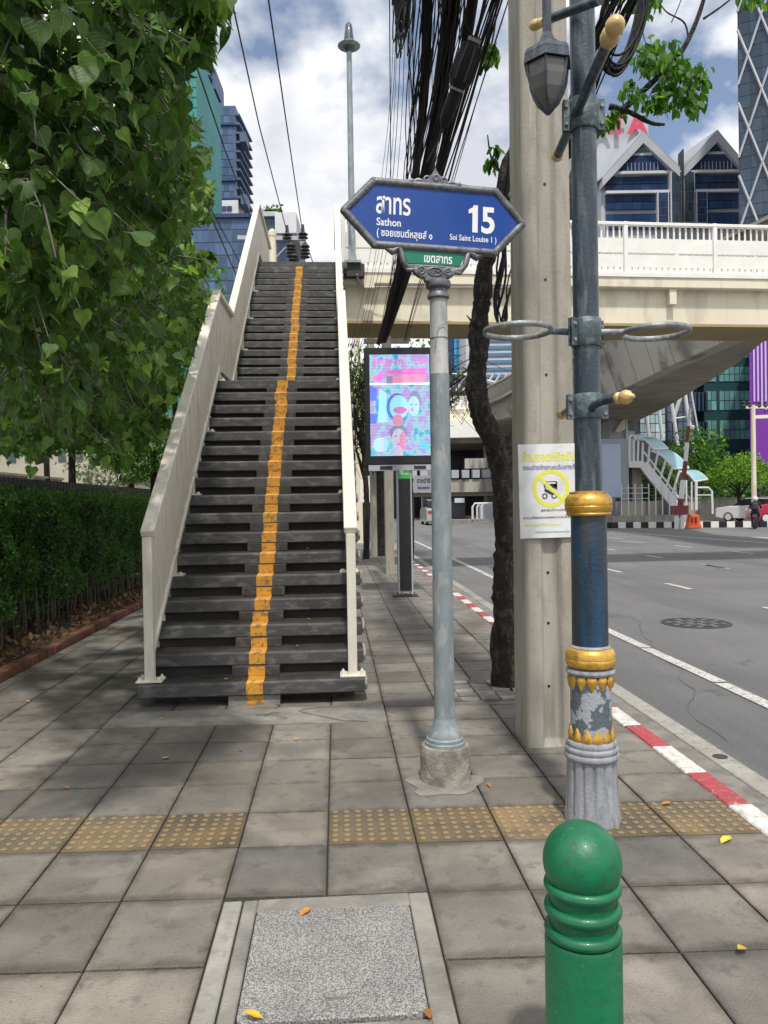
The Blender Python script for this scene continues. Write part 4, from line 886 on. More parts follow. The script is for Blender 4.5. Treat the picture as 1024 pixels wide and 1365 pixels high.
for i in range(3):
    for j in range(12): fs_.append((i*12+j, i*12+(j+1) % 12, (i+1)*12+(j+1) % 12, (i+1)*12+j))
fs_.append(tuple(36+j for j in range(12))); cm.add(vs, fs_); cm.build('shaft', 'concrete', cp, bevel=.006)
for z in (.38, .78, 1.10, 2.35, 2.95, 3.55):
    MB().lathe((cpo[0]-.02+.006*z, cpo[1]-.142+.003*z, z), [(.009, 0), (.009, .006)], 12, axis=(0, -1, 0)).build('bolt_hole', 'glass_dark', cp)
mb = MB()
for k in range(240):
    z = rr.uniform(.3, 5.5); xx = cpo[0]+rr.choice((-1, -1, -1, 1))*rr.uniform(.07, .14); r_ = rr.uniform(.0012, .0036)
    w_ = lerp(.36, .33, z/5)/2
    mb.lathe((xx, cpo[1]-w_-.0005, z), [(r_, -.001), (r_*.6, .001)], 6, axis=(0, -1, 0))
mb.build('pitting', 'gutter', cp, kind='stuff')
MB().box((cpo[0]-.03, cpo[1]-.19, 5.9), (1.6, .08, .10)).build('crossarm', 'concrete_grey', cp); MB().box((cpo[0]-.03, cpo[1]+.17, 6.25), (1.4, .08, .10)).build('crossarm', 'concrete_grey', cp)
# notice
nt_ = thing('traffic_notice', 'white notice with yellow no-vehicles circle and Thai lines fixed to the concrete pole', 'notice', tuple(at(734, 655, 4.72)))
q0 = at(699, 719, 4.70); q1 = at(781, 716, 4.70); q2 = at(698, 591, 4.70)
wN = (q1-q0).length; hN = (q2-q0).length
q0 = Vector((q0.x, cpo[1]-.190, q0.z)); NM = plane_matrix(q0, (1, 0, .012), (-.012, 0, 1))
nb = MB(); nb.prism([NM @ Vector(p) for p in [(0, 0, 0), (wN, 0, 0), (wN, hN, 0), (0, hN, 0)]], NM.to_3x3() @ Vector((0, 0, .006))); nb.build('board', 'notice_white', nt_)
NT = NM @ Matrix.Translation((0, 0, .0068))
def ntext(b, x, y, w, h, m_, off=0.01): put_text(b, w*wN, h*hN, NT, m_, nt_, off, ext=.0004, x=x*wN, y=y*hN)
ntext('ห้ามจอดหรือขับ', .06, .815, .90, .115, 'notice_yellow', .03); ntext('รถยนต์/รถจักรยานยนต์บนทางเท้า', .07, .725, .90, .06, 'notice_blue', .015)
ntext('ผู้ฝ่าฝืนมีโทษปรับ', .36, .275, .40, .035, 'ink'); ntext('พ.ร.บ.รักษาความสะอาด พ.ศ.2535', .06, .205, .80, .03, 'ink', .02)
ntext('แจ้งเบาะแสได้ที่สำนักงานเขต', .07, .125, .62, .035, 'notice_yellow', .01); ntext('สำนักงานเขตสาทร กรุงเทพมหานคร', .25, .045, .58, .03, 'notice_green', .01)
def NPt(x, y, z=0.): return NT @ Vector((x, y, z))
cxn, cyn, rn = .535*wN, .525*hN, .118
q = MB(); vv = []
for j in range(48):
    a = 2*math.pi*j/48; vv += [NPt(cxn+rn*math.cos(a), cyn+rn*math.sin(a), 0.0003), NPt(cxn+.80*rn*math.cos(a), cyn+.80*rn*math.sin(a), .0003)]
q.add(vv, [(2*j, (2*j+2) % 96, (2*j+3) % 96, 2*j+1) for j in range(48)]); q.build('prohibition_ring', 'notice_yellow', nt_)
q = MB(); a1 = Vector((cxn-.66*rn, cyn+.66*rn)); a2 = Vector((cxn+.66*rn, cyn-.66*rn)); nn = Vector((1, 1)).normalized()*.010
q.quad(*[NPt(p.x, p.y, .0012) for p in (a1-nn, a2-nn, a2+nn, a1+nn)]); q.build('prohibition_bar', 'notice_yellow', nt_)
ic = MB()
def poly(pts): ic.prism([NPt(cxn+x*rn, cyn+y*rn, .0004) for x, y in pts], NT.to_3x3() @ Vector((0, 0, .0004)))
poly([(-.32, .38), (.28, .38), (.36, .30), (.30, .06), (.22, -.02), (-.05, .10), (-.30, .22), (-.36, .30)]); poly([(-.05, .24), (.34, .24), (.34, .10), (.20, .10)]); poly([(.24, .1), (.34, .1), (.34, -.08), (.26, -.06)])
poly([(-.40, .18), (-.34, .2), (-.26, -.02), (-.32, -.04)]); poly([(-.34, -.02), (-.2, -.04), (.16, -.30), (.10, -.36), (-.14, -.26), (-.36, -.14)])
for (xx, yy) in ((-.34, -.40), (.16, -.40)):
    ic.add([NPt(cxn+(xx+.15*math.cos(2*math.pi*j/16)*k)*rn, cyn+(yy+.15*math.sin(2*math.pi*j/16)*k)*rn, .0006) for j in range(16) for k in (1, .6)], [(2*j, (2*j+2) % 32, (2*j+3) % 32, 2*j+1) for j in range(16)])
ic.build('vehicle_pictogram', 'ink', nt_)
q = MB(); q.prism([NPt(cxn+x*rn, cyn+y*rn, .0009) for x, y in [(-.27, .33), (.22, .33), (.28, .24), (-.28, .24)]], NT.to_3x3() @ Vector((0, 0, .0003))); q.build('windscreen', 'notice_white', nt_)

# ================================================================== GREEN BOLLARD
BX, BY = .596, 1.868
bo_ = thing('green_bollard', 'glossy green round-topped bollard with three rings in the foreground', 'bollard', (BX, BY, 0))
MB().lathe((BX, BY, 0), [(.104, 0), (.104, .03), (.094, .035), (.094, .462), (.090, .472), (.078, .474)], 64).build('body', 'bollard_green', bo_, smooth=True)
MB().lathe((BX, BY, 0), [(.080, .470), (.080, .62)], 56).build('neck', 'bollard_green', bo_, smooth=True)
for z in (.487, .542, .597): MB().torus((BX, BY, z), .0825, .0125, 72, 14, sx=1.15).build('ring', 'bollard_green', bo_, smooth=True)
pr = [(.0962*math.cos(a), .0962*math.sin(a)) for a in [R(-62)+R(150)*i/26 for i in range(27)]]
MB().lathe((BX, BY, .656), pr+[(0, .0945)], 64).build('ball', 'bollard_green', bo_, smooth=True)
# ================================================================== STREET TREE behind the concrete pole
def px_path(lst): return [at(*p) for p in lst]
tt = thing('street_tree', 'dark crooked street tree rising just behind the square concrete pole', 'tree', tuple(gnd(672, 915)))
def spline(pts, n=6):
    out = []; P = [pts[0]]+list(pts)+[pts[-1]]
    for i in range(1, len(P)-2):
        for k in range(n):
            t = k/n; a, b, c, d = P[i-1], P[i], P[i+1], P[i+2]
            out.append(.5*((2*b)+(c-a)*t+(2*a-5*b+4*c-d)*t*t+(3*b-a-3*c+d)*t**3))
    out.append(Vector(pts[-1])); return out
def limb(name, pts, r0_, r1_, parent, m_='bark', n=10, wob=.0, sub=6):
    p = spline([Vector(q) for q in pts], sub); k = len(p)
    rs = [lerp(r0_, r1_, i/(k-1))*(1+wob*rr.uniform(-1, 1)) for i in range(k)]
    q = MB().tube(p, rs, n); return q.build(name, m_, parent, smooth=True), p
base = gnd(673, 915)
trunk, tpth = limb('trunk', [base-Vector((0, 0, .1)), at(674, 820, 6.45), at(676, 740, 6.45), at(674, 660, 6.45), at(662, 600, 6.45), at(640, 545, 6.45), at(636, 500, 6.45), at(640, 430, 6.5), at(645, 370, 6.5), at(660, 300, 6.5), at(674, 235, 6.5), at(700, 150, 6.6), at(740, -60, 6.8)], .118, .050, tt, n=20, wob=.07, sub=12)
for v_ in trunk.data.vertices:      # knots and ribs of the bark
    q_ = v_.co*6; k_ = .007*math.sin(q_.x*3.1+q_.z*1.7)+.007*math.sin(q_.y*5.3-q_.z*2.9+1)+.006*rr.uniform(-1, 1); v_.co += v_.normal*k_
limb('limb', [at(668, 640, 6.45), at(684, 590, 6.4), at(705, 540, 6.4), at(735, 430, 6.6), at(760, 250, 6.9), at(790, 185, 7.2), at(812, 163, 7.3), at(850, 128, 7.3), at(895, 85, 7.3), at(918, 52, 7.3), at(938, 0, 7.3), at(950, -60, 7.3)], .055, .016, tt, n=8, wob=.12)
for pts, a, b in [([(812, 142, 7.2), (840, 150, 7.2), (868, 164, 7.2), (886, 166, 7.2)], .03, .012), ([(895, 85, 7.3), (915, 81, 7.3)], .010, .006), ([(918, 52, 7.3), (912, 30, 7.3), (890, 17, 7.3), (880, 5, 7.3)], .010, .005),
                  ([(938, 25, 7.3), (960, 10, 7.3), (980, -6, 7.3)], .012, .006), ([(895, 30, 7.3), (902, 15, 7.3), (910, -5, 7.3)], .006, .004), ([(870, 62, 7.3), (860, 55, 7.3), (855, 30, 7.3)], .006, .003),
                  ([(850, 128, 7.3), (865, 140, 7.3), (880, 150, 7.3), (890, 149, 7.3)], .008, .004), ([(855, 150, 7.2), (870, 120, 7.2), (878, 110, 7.2)], .006, .003),
                  ([(640, 545, 6.45), (632, 520, 6.4), (626, 505, 6.3)], .02, .004), ([(640, 440, 6.5), (632, 432, 6.4), (622, 420, 6.4)], .02, .004), ([(640, 100, 6.8), (655, 60, 6.8), (662, 20, 6.8)], .015, .006), ([(668, 230, 6.5), (655, 210, 6.5), (650, 180, 6.5)], .012, .005)]:
    limb('branch', [at(*p) for p in pts], a, b, tt, n=6, wob=.12)
pts = []
def blob(px, py, d, rpx, n, squash=1.):
    for _ in range(n):
        v = np.random.randn(3); v /= np.linalg.norm(v)+1e-6; v *= (np.random.rand()**.45)
        pts.append(at(px+v[0]*rpx, py+v[1]*rpx*squash, d+v[2]*rpx*d/FPX))
for b_ in [(862, 70, 7.3, 26, 60), (885, 82, 7.3, 32, 100), (905, 95, 7.3, 30, 90), (900, 120, 7.3, 28, 90), (925, 130, 7.3, 20, 60), (935, 95, 7.3, 14, 30), (872, 135, 7.2, 18, 50, .6), (842, 122, 7.2, 17, 40), (806, 158, 7.2, 12, 34), (822, 150, 7.2, 11, 22), (866, 0, 7.3, 20, 60), (850, -15, 7.3, 30, 70),
           (655, 72, 6.7, 12, 26), (652, 60, 6.7, 9, 16), (655, 215, 6.5, 9, 16), (660, 195, 6.5, 6, 10), (1000, -20, 7.4, 30, 60)]: blob(*b_)
P_ = np.array(pts); idx = np.random.permutation(len(P_))
o = obj_from(leaves_mesh('crown', P_, np.random.uniform(.075, .125, len(P_)), OVAL, OVALF, 'leaf_mid', org=ORG[tt.name], droop=1.2, spread=.6), 'crown', tt, 'stuff')

# ================================================================== OVERHEAD CABLES
def bundle(name, label, cat, P0, P1, P2, n, s0, s1, r, group=None, wob=.35, stuff=False):
    P0, P1, P2 = [Vector(p) for p in (P0, P1, P2)]
    mb = MB(); ctrl = P1*2 - (P0+P2)*.5
    u = Vector((1, 0, 0)); w = Vector((0, .3, 1)).normalized()
    for i in range(n):
        a = rr.uniform(0, 6.283); q = math.sqrt(rr.random()); o0 = (u*math.cos(a)+w*math.sin(a))*q*s0; a2 = a+rr.uniform(-1, 1); o1 = (u*math.cos(a2)+w*math.sin(a2))*math.sqrt(rr.random())*s1
        ph = rr.uniform(0, 6); path = []
        for k in range(13):
            t = k/12; p = P0*(1-t)**2 + ctrl*2*t*(1-t) + P2*t*t
            path.append(p + o0.lerp(o1, t) + Vector((math.sin(t*9+ph), 0, math.cos(t*7+ph)))*s0*wob*.3*math.sin(math.pi*t))
        mb.tube(path, r*rr.uniform(.6, 1.3), 5, caps=False)
    return tag(mb.build(name, 'black_cable', smooth=True, loc=tuple(P0)), label, cat, group)
GC = 'bundles of black cables slung along the street'
bundle('cable_bundle', 'leftmost thick vertical bundle of black cables meeting the top of the blue sign', 'cables', at(556, -160, 5.4), at(555, 225, 8.6), at(504, 458, 15.6), 34, .055, .030, .0085, GC)
bundle('cable_bundle', 'widest thick black cable bundle running down behind the finial of the blue sign', 'cables', at(604, -150, 5.4), at(571, 215, 8.6), at(508, 456, 15.6), 62, .085, .040, .009, GC)
bundle('cable_bundle', 'thick black cable bundle right of the widest one above the blue sign', 'cables', at(640, -150, 5.3), at(586, 222, 8.4), at(513, 456, 15.6), 24, .050, .028, .0075, GC)
bundle('cable_bundle', 'thin loose black cable strands left of the concrete pole, ending above the sign', 'cables', at(712, -120, 5.2), at(612, 200, 7.6), at(540, 455, 15.6), 5, .04, .05, .007, GC, wob=1.2)
bundle('cable_bundle', 'loose fan of thin black wires between the thick bundles above the blue sign', 'cables', at(590, -150, 5.4), at(563, 215, 8.6), at(510, 452, 15.6), 52, .30, .07, .0050, GC, wob=1.1)
bundle('cable_bundle', 'ragged black cable strands crowding the gap just left of the concrete pole top', 'cables', at(700, -150, 5.2), at(600, 190, 7.9), at(512, 455, 15.6), 14, .08, .03, .0065, GC, wob=1.6)
bundle('cable_bundle', 'dark cables hanging down beside the tree trunk right of the blue sign', 'cables', at(700, 190, 6.2), at(676, 360, 6.3), at(668, 428, 6.3), 12, .12, .05, .009, GC, wob=.9)
bundle('cable_bundle', 'few thin wires hanging almost straight left of the cable bundles', 'cables', at(522, -120, 6.4), at(524, 230, 9), at(478, 470, 15.0), 5, .06, .2, .004, GC, wob=.8)
bundle('cable_bundle', 'slack dark cables crossing behind the blue lamp post at the upper right', 'cables', at(905, -120, 4.4), at(800, 60, 4.9), at(765, 210, 5.6), 26, .12, .07, .0065, GC, wob=1.0)
# tangled lump and splice closure
tl = MB()
for k in range(26):
    a = rr.uniform(0, 6.28); c0 = at(538+rr.uniform(-9, 9), rr.uniform(-60, 55), 6.9)
    tl.tube([c0+Vector((.045*math.cos(a+t), .045*math.sin(a+t), .22*math.cos(t*1.3+a))) for t in np.linspace(0, 5, 12)], .0065, 5)
tag(tl.build('cable_tangle', 'black_cable', loc=tuple(at(538, 0, 6.9)), smooth=True), 'tangled black lump of looped wires at the top left of the cable bundles', 'cables')
sc_ = thing('cable_splice_closure', 'fat black torpedo-shaped splice hanging in the cables above the blue sign', 'splice closure', tuple(at(612, 110, 6.4)))
ax0 = at(593, 163, 6.5); ax1 = at(632, 54, 6.2); axd = (ax1-ax0); ln = axd.length
MB().lathe(ax0, [(.014, -.05), (.04, 0), (.055, .03), (.058, .16*ln/.7), (.050, .28*ln/.7), (.085, .34*ln/.7), (.092, .45*ln/.7), (.088, .58*ln/.7), (.070, .66*ln/.7), (.05, ln), (.045, ln+.03)], 14, axis=axd).build('housing', 'black_cable', sc_, smooth=True)
for k in range(7):
    a = 2*math.pi*k/7; A = axd.normalized().to_track_quat('Z', 'Y').to_matrix()
    MB().tube([ax0+A @ Vector((.091*math.cos(a), .091*math.sin(a), ln*.52)), ax0+A @ Vector((.093*math.cos(a), .093*math.sin(a), ln*.75)), ax0+A @ Vector((.072*math.cos(a), .072*math.sin(a), ln*.95))], .010, 6).build('rib', 'black_metal', sc_, smooth=True)
MB().lathe(ax0, [(.062, ln*.40), (.062, ln*.44)], 14, axis=axd).build('strap', 'ring_metal', sc_); MB().lathe(ax0, [(.055, ln-.01), (.055, ln+.02)], 14, axis=axd).build('strap', 'ring_metal', sc_)
cbm = MB(); cbm.tube([ax0, at(583, 190, 7), at(570, 215, 8)], .012, 6); cbm.tube([ax0, at(580, 200, 7), at(578, 240, 8)], .010, 6); cbm.tube([ax1, at(640, 30, 6), at(655, -40, 5.6)], .014, 6); cbm.tube([ax1, at(620, 30, 6.1), at(628, -30, 5.8)], .009, 6); cbm.build('lead_cable', 'black_cable', sc_, smooth=True)
# coil to the right of the lamp post
cl = MB()
cc = at(832, 15, 5.3)
for k in range(22):
    ra, rb_ = .125+rr.uniform(-.02, .03), .40+rr.uniform(-.05, .04); off = Vector((rr.uniform(-.02, .02), rr.uniform(-.06, .06), rr.uniform(-.05, .03)))
    cl.tube([cc+off+Vector((ra*math.cos(t)*1.0+.10*math.sin(t)*-.0, 0, rb_*math.sin(t)))+Vector((.07*math.sin(t), 0, 0)) for t in np.linspace(-math.pi*1.08, math.pi*.1, 18)], .0085, 6)
tag(cl.build('cable_coil', 'black_cable', loc=tuple(cc), smooth=True), 'hanging loop of coiled black cable right of the lamp post top', 'cable coil')
# power lines at the left with their pole
gp_ = 'power lines running over the stairs'
def wire(pts, r, label, group=gp_, name='power_line'):
    return tag(MB().tube([at(*p) for p in pts], r, 6).build(name, 'black_cable', smooth=True, loc=tuple(at(*pts[0]))), label, 'wire', group)
wire([(296, -50, 13.5), (309, 0, 15), (345, 165, 22), (382, 307, 31)], .018, 'left of the two long wires coming down to the insulators at the stair top')
wire([(350, -50, 13.5), (358, 0, 15), (382, 165, 22), (403, 307, 31)], .018, 'right of the two long wires coming down to the insulators at the stair top')
wire([(404, 312, 31), (420, 358, 34), (432, 385, 36)], .02, 'short wire leaving the insulators behind the top of the stairs')
wire([(240, 20, 15), (262, 88, 18), (300, 200, 24), (338, 300, 33)], .022, 'dark wire crossing in front of the blue tower beside the tree')
wire([(205, 40, 9), (236, 150, 14), (282, 290, 22), (318, 374, 30)], .022, 'thick dark wire coming out of the tree crown towards the podium')
wire([(255, 210, 18), (279, 275, 24), (323, 356, 33)], .02, 'lowest dark wire slanting across the blue podium building')
wire([(519, -60, 6.5), (521, 235, 9), (523, 250, 9.4)], .005, 'single straight thin wire left of all the cable bundles', name='hanging_wire')
pq = thing('far_utility_pole', 'pale concrete pole with crossarm and insulators behind the stair top', 'utility pole', tuple(Vector((at(362, 330, 31).x, at(362, 330, 31).y, 0))))
p_ = at(363, 312, 31); MB().lathe((p_.x, p_.y, 0), [(.2, 0), (.15, p_.z-.1), (.17, p_.z-.1), (.17, p_.z+.1), (.05, p_.z+.2)], 10).build('shaft', 'beam_cream', pq)
a0 = at(317, 317, 31); a1 = at(408, 318, 31); MB().beam(a0, a1, .12, .16).build('crossarm', 'facade_lgrey', pq); MB().tube([at(362, 350, 31), at(388, 322, 31)], .03, 5).build('brace', 'facade_lgrey', pq)
for (x, y, dy) in ((383, 313, 0), (404, 312, 0)):
    MB().lathe(at(x, y+4, 31), [(.10, -.1), (.22, -.04), (.08, .05), (.22, .1), (.08, .2), (.05, .5)], 10).build('insulator', 'iron', pq)
for (x, y) in ((388, 332), (391, 346), (407, 333)):
    MB().lathe(at(x, y, 31), [(.08, -.35), (.2, -.3), (.08, -.22), (.2, -.16), (.08, -.08), (.2, -.02), (.08, .06), (.2, .12), (.05, .3)], 10).build('insulator_string', 'iron', pq)
MB().tube([at(386, 322, 31), at(390, 335, 31), at(400, 352, 32)], .03, 5).build('jumper', 'iron', pq)

# ================================================================== DIGITAL BILLBOARD
bbp = gnd(541, 795); BBY = bbp.y
bbd = thing('digital_billboard', 'upright lit advertising screen on a black column with a green top label', 'billboard', (bbp.x, bbp.y, 0))
def LB(px, py, off=0.): 
    v = at(px, py, 12.72); return v + f0*off
Fx = Vector((math.cos(YAW*0), 0, 0))
c_bl = LB(494.5, 608); wS = 80*12.72/FPX; hS = 135*12.72/FPX
BBM = plane_matrix(c_bl, (math.cos(R(-1.5)), math.sin(R(-1.5)), 0), (0, 0, 1))
def Q(x, y, z=0.): return BBM @ Vector((x*wS, y*hS, z))
BR3 = BBM.to_3x3()
MB().prism([Q(-.09, -.085, -.16), Q(1.05, -.085, -.16), Q(1.05, 1.07, -.16), Q(-.09, 1.07, -.16)], BR3 @ Vector((0, 0, .15))).build('cabinet', 'black_metal', bbd, bevel=.01)
MB().prism([Q(-.04, -.145, -.12), Q(1.04, -.145, -.12), Q(1.04, -.088, -.12), Q(-.04, -.088, -.12)], BR3 @ Vector((0, 0, .10))).build('lower_bar', 'facade_lgrey', bbd)
for (x0, x1) in ((.15, .36), (.72, .92)): MB().prism([Q(x0, -.135, -.018), Q(x1, -.135, -.018), Q(x1, -.10, -.018), Q(x0, -.10, -.018)], BR3 @ Vector((0, 0, .002))).build('bar_label', 'ink', bbd)
# the screen's own picture, given off as light
sm_ = bpy.data.materials.new('screen_picture'); sm_.use_nodes = True; t = sm_.node_tree; b = t.nodes['Principled BSDF']; ge = N(t, 'ShaderNodeNewGeometry'); mpn = N(t, 'ShaderNodeMapping'); mpn.inputs['Scale'].default_value = (1.4, 1, 1.1)
no = N(t, 'ShaderNodeTexNoise'); no.inputs['Scale'].default_value = 4.5; no.inputs['Detail'].default_value = 6
cr3 = N(t, 'ShaderNodeValToRGB'); e = cr3.color_ramp.elements; e[0].position = .34; e[0].color = (.14, .30, .85, 1); e[1].position = .68; e[1].color = (.66, .42, .88, 1)
for p, c in ((.42, (.14, .68, .88)), (.48, (.42, .85, .90)), (.53, (.55, .66, .97)), (.60, (.55, .40, .92))): x = e.new(p); x.color = (*c, 1)
wv = N(t, 'ShaderNodeTexWave', wave_type='BANDS', bands_direction='Z'); wv.inputs['Scale'].default_value = 13; wv.inputs['Distortion'].default_value = 3.5; wv.inputs['Detail'].default_value = 2
mr = N(t, 'ShaderNodeMapRange'); mr.inputs[3].default_value = .62; mr.inputs[4].default_value = 1.15
mu = N(t, 'ShaderNodeMix', data_type='RGBA', blend_type='MULTIPLY'); mu.inputs['Factor'].default_value = 1
t.links.new(ge.outputs['Position'], mpn.inputs[0]); t.links.new(mpn.outputs[0], no.inputs[0]); t.links.new(no.outputs[0], cr3.inputs[0]); t.links.new(ge.outputs['Position'], wv.inputs[0]); t.links.new(wv.outputs[0], mr.inputs[0])
t.links.new(cr3.outputs[0], mu.inputs[6]); t.links.new(mr.outputs[0], mu.inputs[7]); t.links.new(mu.outputs[2], b.inputs['Emission Color']); b.inputs['Emission Strength'].default_value = .95; b.inputs['Base Color'].default_value = (.02, .02, .02, 1); MATS['screen_picture'] = sm_
def scol(name, c, s=.8): 
    m_ = mat(name, c, rough=.5); bb_ = m_.node_tree.nodes['Principled BSDF']; t_ = m_.node_tree; g_ = N(t_, 'ShaderNodeNewGeometry'); w_ = N(t_, 'ShaderNodeTexWave', wave_type='BANDS', bands_direction='Z'); w_.inputs['Scale'].default_value = 13; w_.inputs['Distortion'].default_value = 3.5
    r_ = N(t_, 'ShaderNodeMapRange'); r_.inputs[3].default_value = .55*s; r_.inputs[4].default_value = 1.1*s; t_.links.new(g_.outputs['Position'], w_.inputs[0]); t_.links.new(w_.outputs[0], r_.inputs[0]); t_.links.new(r_.outputs[0], bb_.inputs['Emission Strength'])
    n_ = N(t_, 'ShaderNodeTexNoise'); n_.inputs['Scale'].default_value = 7; n_.inputs['Detail'].default_value = 4; c_ = N(t_, 'ShaderNodeValToRGB'); e_ = c_.color_ramp.elements; e_[0].position = .40; e_[0].color = (.25, .70, .85, 1); e_[1].position = .62; e_[1].color = (.60, .35, .85, 1)
    x_ = N(t_, 'ShaderNodeMix', data_type='RGBA'); x_.inputs['Factor'].default_value = .38; x_.inputs[6].default_value = (*c, 1); t_.links.new(g_.outputs['Position'], n_.inputs[0]); t_.links.new(n_.outputs[0], c_.inputs[0]); t_.links.new(c_.outputs[0], x_.inputs[7]); t_.links.new(x_.outputs[2], bb_.inputs['Emission Color'])
for nm, c in (('scr_pink', (.85, .10, .55)), ('scr_magenta', (.72, .07, .42)), ('scr_hair', (.16, .17, .27)), ('scr_face', (.62, .52, .62)), ('scr_face_blue', (.35, .62, .78)), ('scr_red', (.75, .18, .30)), ('scr_white', (.72, .82, .95)), ('scr_cyan', (.04, .45, .55)), ('scr_deep', (.04, .10, .62)), ('scr_violet', (.38, .20, .80)), ('scr_aqua', (.28, .78, .85))): scol(nm, c)
scr = MB().add([Q(0, 0, -.008), Q(1, 0, -.008), Q(1, 1, -.008), Q(0, 1, -.008)], [(0, 1, 2, 3)]).build('screen', 'screen_picture', bbd)
def spoly(pts, z, m_, nm='screen_graphic'): MB().add([Q(x, y, -.008+z) for x, y in pts], [tuple(range(len(pts)))]).build(nm, m_, scr)
def sell(cx, cy, rx, ry, z, m_, a0=0, a1=360, nm='screen_graphic', n=22): spoly([(cx+rx*math.cos(R(a0+(a1-a0)*i/n)), cy+ry*math.sin(R(a0+(a1-a0)*i/n))) for i in range(n + (0 if a1-a0 == 360 else 1))], z, m_, nm)
spoly([(.0, .70), (1, .70), (1, .72), (0, .72)], .0012, 'scr_white'); spoly([(.27, .72), (.93, .71), (.93, .80), (.27, .79)], .001, 'scr_red'); spoly([(.27, .80), (.96, .80), (.94, .865), (.30, .85)], .001, 'scr_magenta')
spoly([(.13, .74), (.21, .73), (.21, .84), (.17, .84), (.12, .80)], .001, 'scr_pink'); sell(.10, .765, .07, .035, .0008, 'scr_red'); spoly([(.28, .715), (.38, .715), (.38, .79), (.28, .79)], .0016, 'scr_hair')
spoly([(.0, .55), (.11, .55), (.12, .68), (0, .68)], .0006, 'scr_deep'); spoly([(.0, .32), (.10, .32), (.13, .42), (0, .42)], .0006, 'scr_deep'); spoly([(.13, .33), (.30, .33), (.27, .62), (.16, .66)], .0005, 'scr_aqua')
sell(.45, .48, .18, .14, .001, 'scr_deep'); sell(.48, .48, .155, .12, .0014, 'scr_aqua'); sell(.50, .45, .12, .035, .0017, 'scr_magenta'); sell(.46, .35, .09, .06, .0018, 'scr_red')
sell(.75, .53, .11, .11, .001, 'scr_hair'); sell(.73, .49, .095, .10, .0014, 'scr_face_blue'); sell(.70, .455, .025, .012, .0018, 'scr_magenta'); 
for x in (.69, .77): sell(x, .505, .018, .008, .0018, 'scr_hair')
sell(.47, .23, .155, .075, .0016, 'scr_hair'); spoly([(.40, .0), (.54, .0), (.53, .10), (.42, .10)], .0014, 'scr_face'); sell(.47, .165, .115, .105, .002, 'scr_face'); sell(.54, .15, .05, .09, .0022, 'scr_red'); 
for x in (.42, .51): sell(x, .195, .02, .007, .0026, 'scr_hair')
sell(.47, .115, .03, .010, .0026, 'scr_magenta'); sell(.90, .10, .07, .042, .001, 'scr_cyan'); sell(.17, .11, .12, .068, .001, 'scr_white'); sell(.17, .11, .11, .061, .0014, 'scr_violet'); sell(.17, .11, .105, .058, .0016, 'scr_face_blue')
SMt = BBM @ Matrix.Translation((0, 0, -.005))
def stx(b, x, y, w, h, m_, off=.02): put_text(b, w*wS, h*hS, SMt, m_, bbd, off, ext=.0004, x=x*wS, y=y*hS, name='screen_lettering')
stx('SKINR', .07, .90, .53, .055, 'scr_magenta', .03); stx('LA', .76, .90, .22, .055, 'scr_magenta', .03)
# column
MB().prism([Q(.46, 0, -.20)*1 if False else Vector((bbp.x-.125, bbp.y-.04, .06)), Vector((bbp.x+.125, bbp.y-.04, .06)), Vector((bbp.x+.125, bbp.y+.12, .06)), Vector((bbp.x-.125, bbp.y+.12, .06))], (0, 0, 2.10)).build('column', 'facade_lgrey', bbd)
MB().box2((bbp.x-.095, bbp.y-.052, .10), (bbp.x+.10, bbp.y-.041, 1.96)).build('column_front', 'black_metal', bbd)
MB().box2((bbp.x-.095, bbp.y-.056, 1.965), (bbp.x+.10, bbp.y-.041, 2.14)).build('green_label', 'label_green', bbd)
put_text('Q', .06, .075, plane_matrix((bbp.x-.075, bbp.y-.058, 2.03), (1, 0, 0), (0, 0, 1)), 'sign_white', bbd, .02); put_text('ads', .075, .035, plane_matrix((bbp.x+.0, bbp.y-.058, 2.03), (1, 0, 0), (0, 0, 1)), 'sign_white', bbd, .02)
fo = MB(); 
for x in (-.16, -.08, .09, .17): fo.tube([(bbp.x+x, bbp.y-.06, 0), (bbp.x+x*.8, bbp.y-.04, .08)], .008, 6)
fo.box((bbp.x, bbp.y+.03, .008), (.42, .3, .012)); fo.build('foot_plate', 'iron', bbd)

# ================================================================== far along the pavement
def fpole(name, label, px, py, w, ztop, m_, cat='utility pole', tilt=0.):
    b = gnd(px, py); t_ = thing(name, label, cat, tuple(b))
    q = MB(); q.prism([b+Vector((-w/2, -w*.5, -.05)), b+Vector((w/2, -w*.5, -.05)), b+Vector((w/2, w*.5, -.05)), b+Vector((-w/2, w*.5, -.05))], (tilt*ztop, 0, ztop)); q.build('shaft', m_, t_, bevel=.02)
    MB().box(b+Vector((tilt*ztop, 0, ztop*.97)), (1.0, .1, .1)).build('crossarm', m_, t_); return t_
fpole('far_concrete_pole', 'plain concrete pole just left of the billboard column', 520, 765, .20, 5.3, 'concrete')
fpole('far_concrete_pole', 'pale concrete pole further back, left of the brown trunk', 499, 742, .19, 7.5, 'concrete')
fpole('far_concrete_pole', 'distant pale pole close beside the right stair rail', 480, 724, .25, 8.5, 'beam_cream')
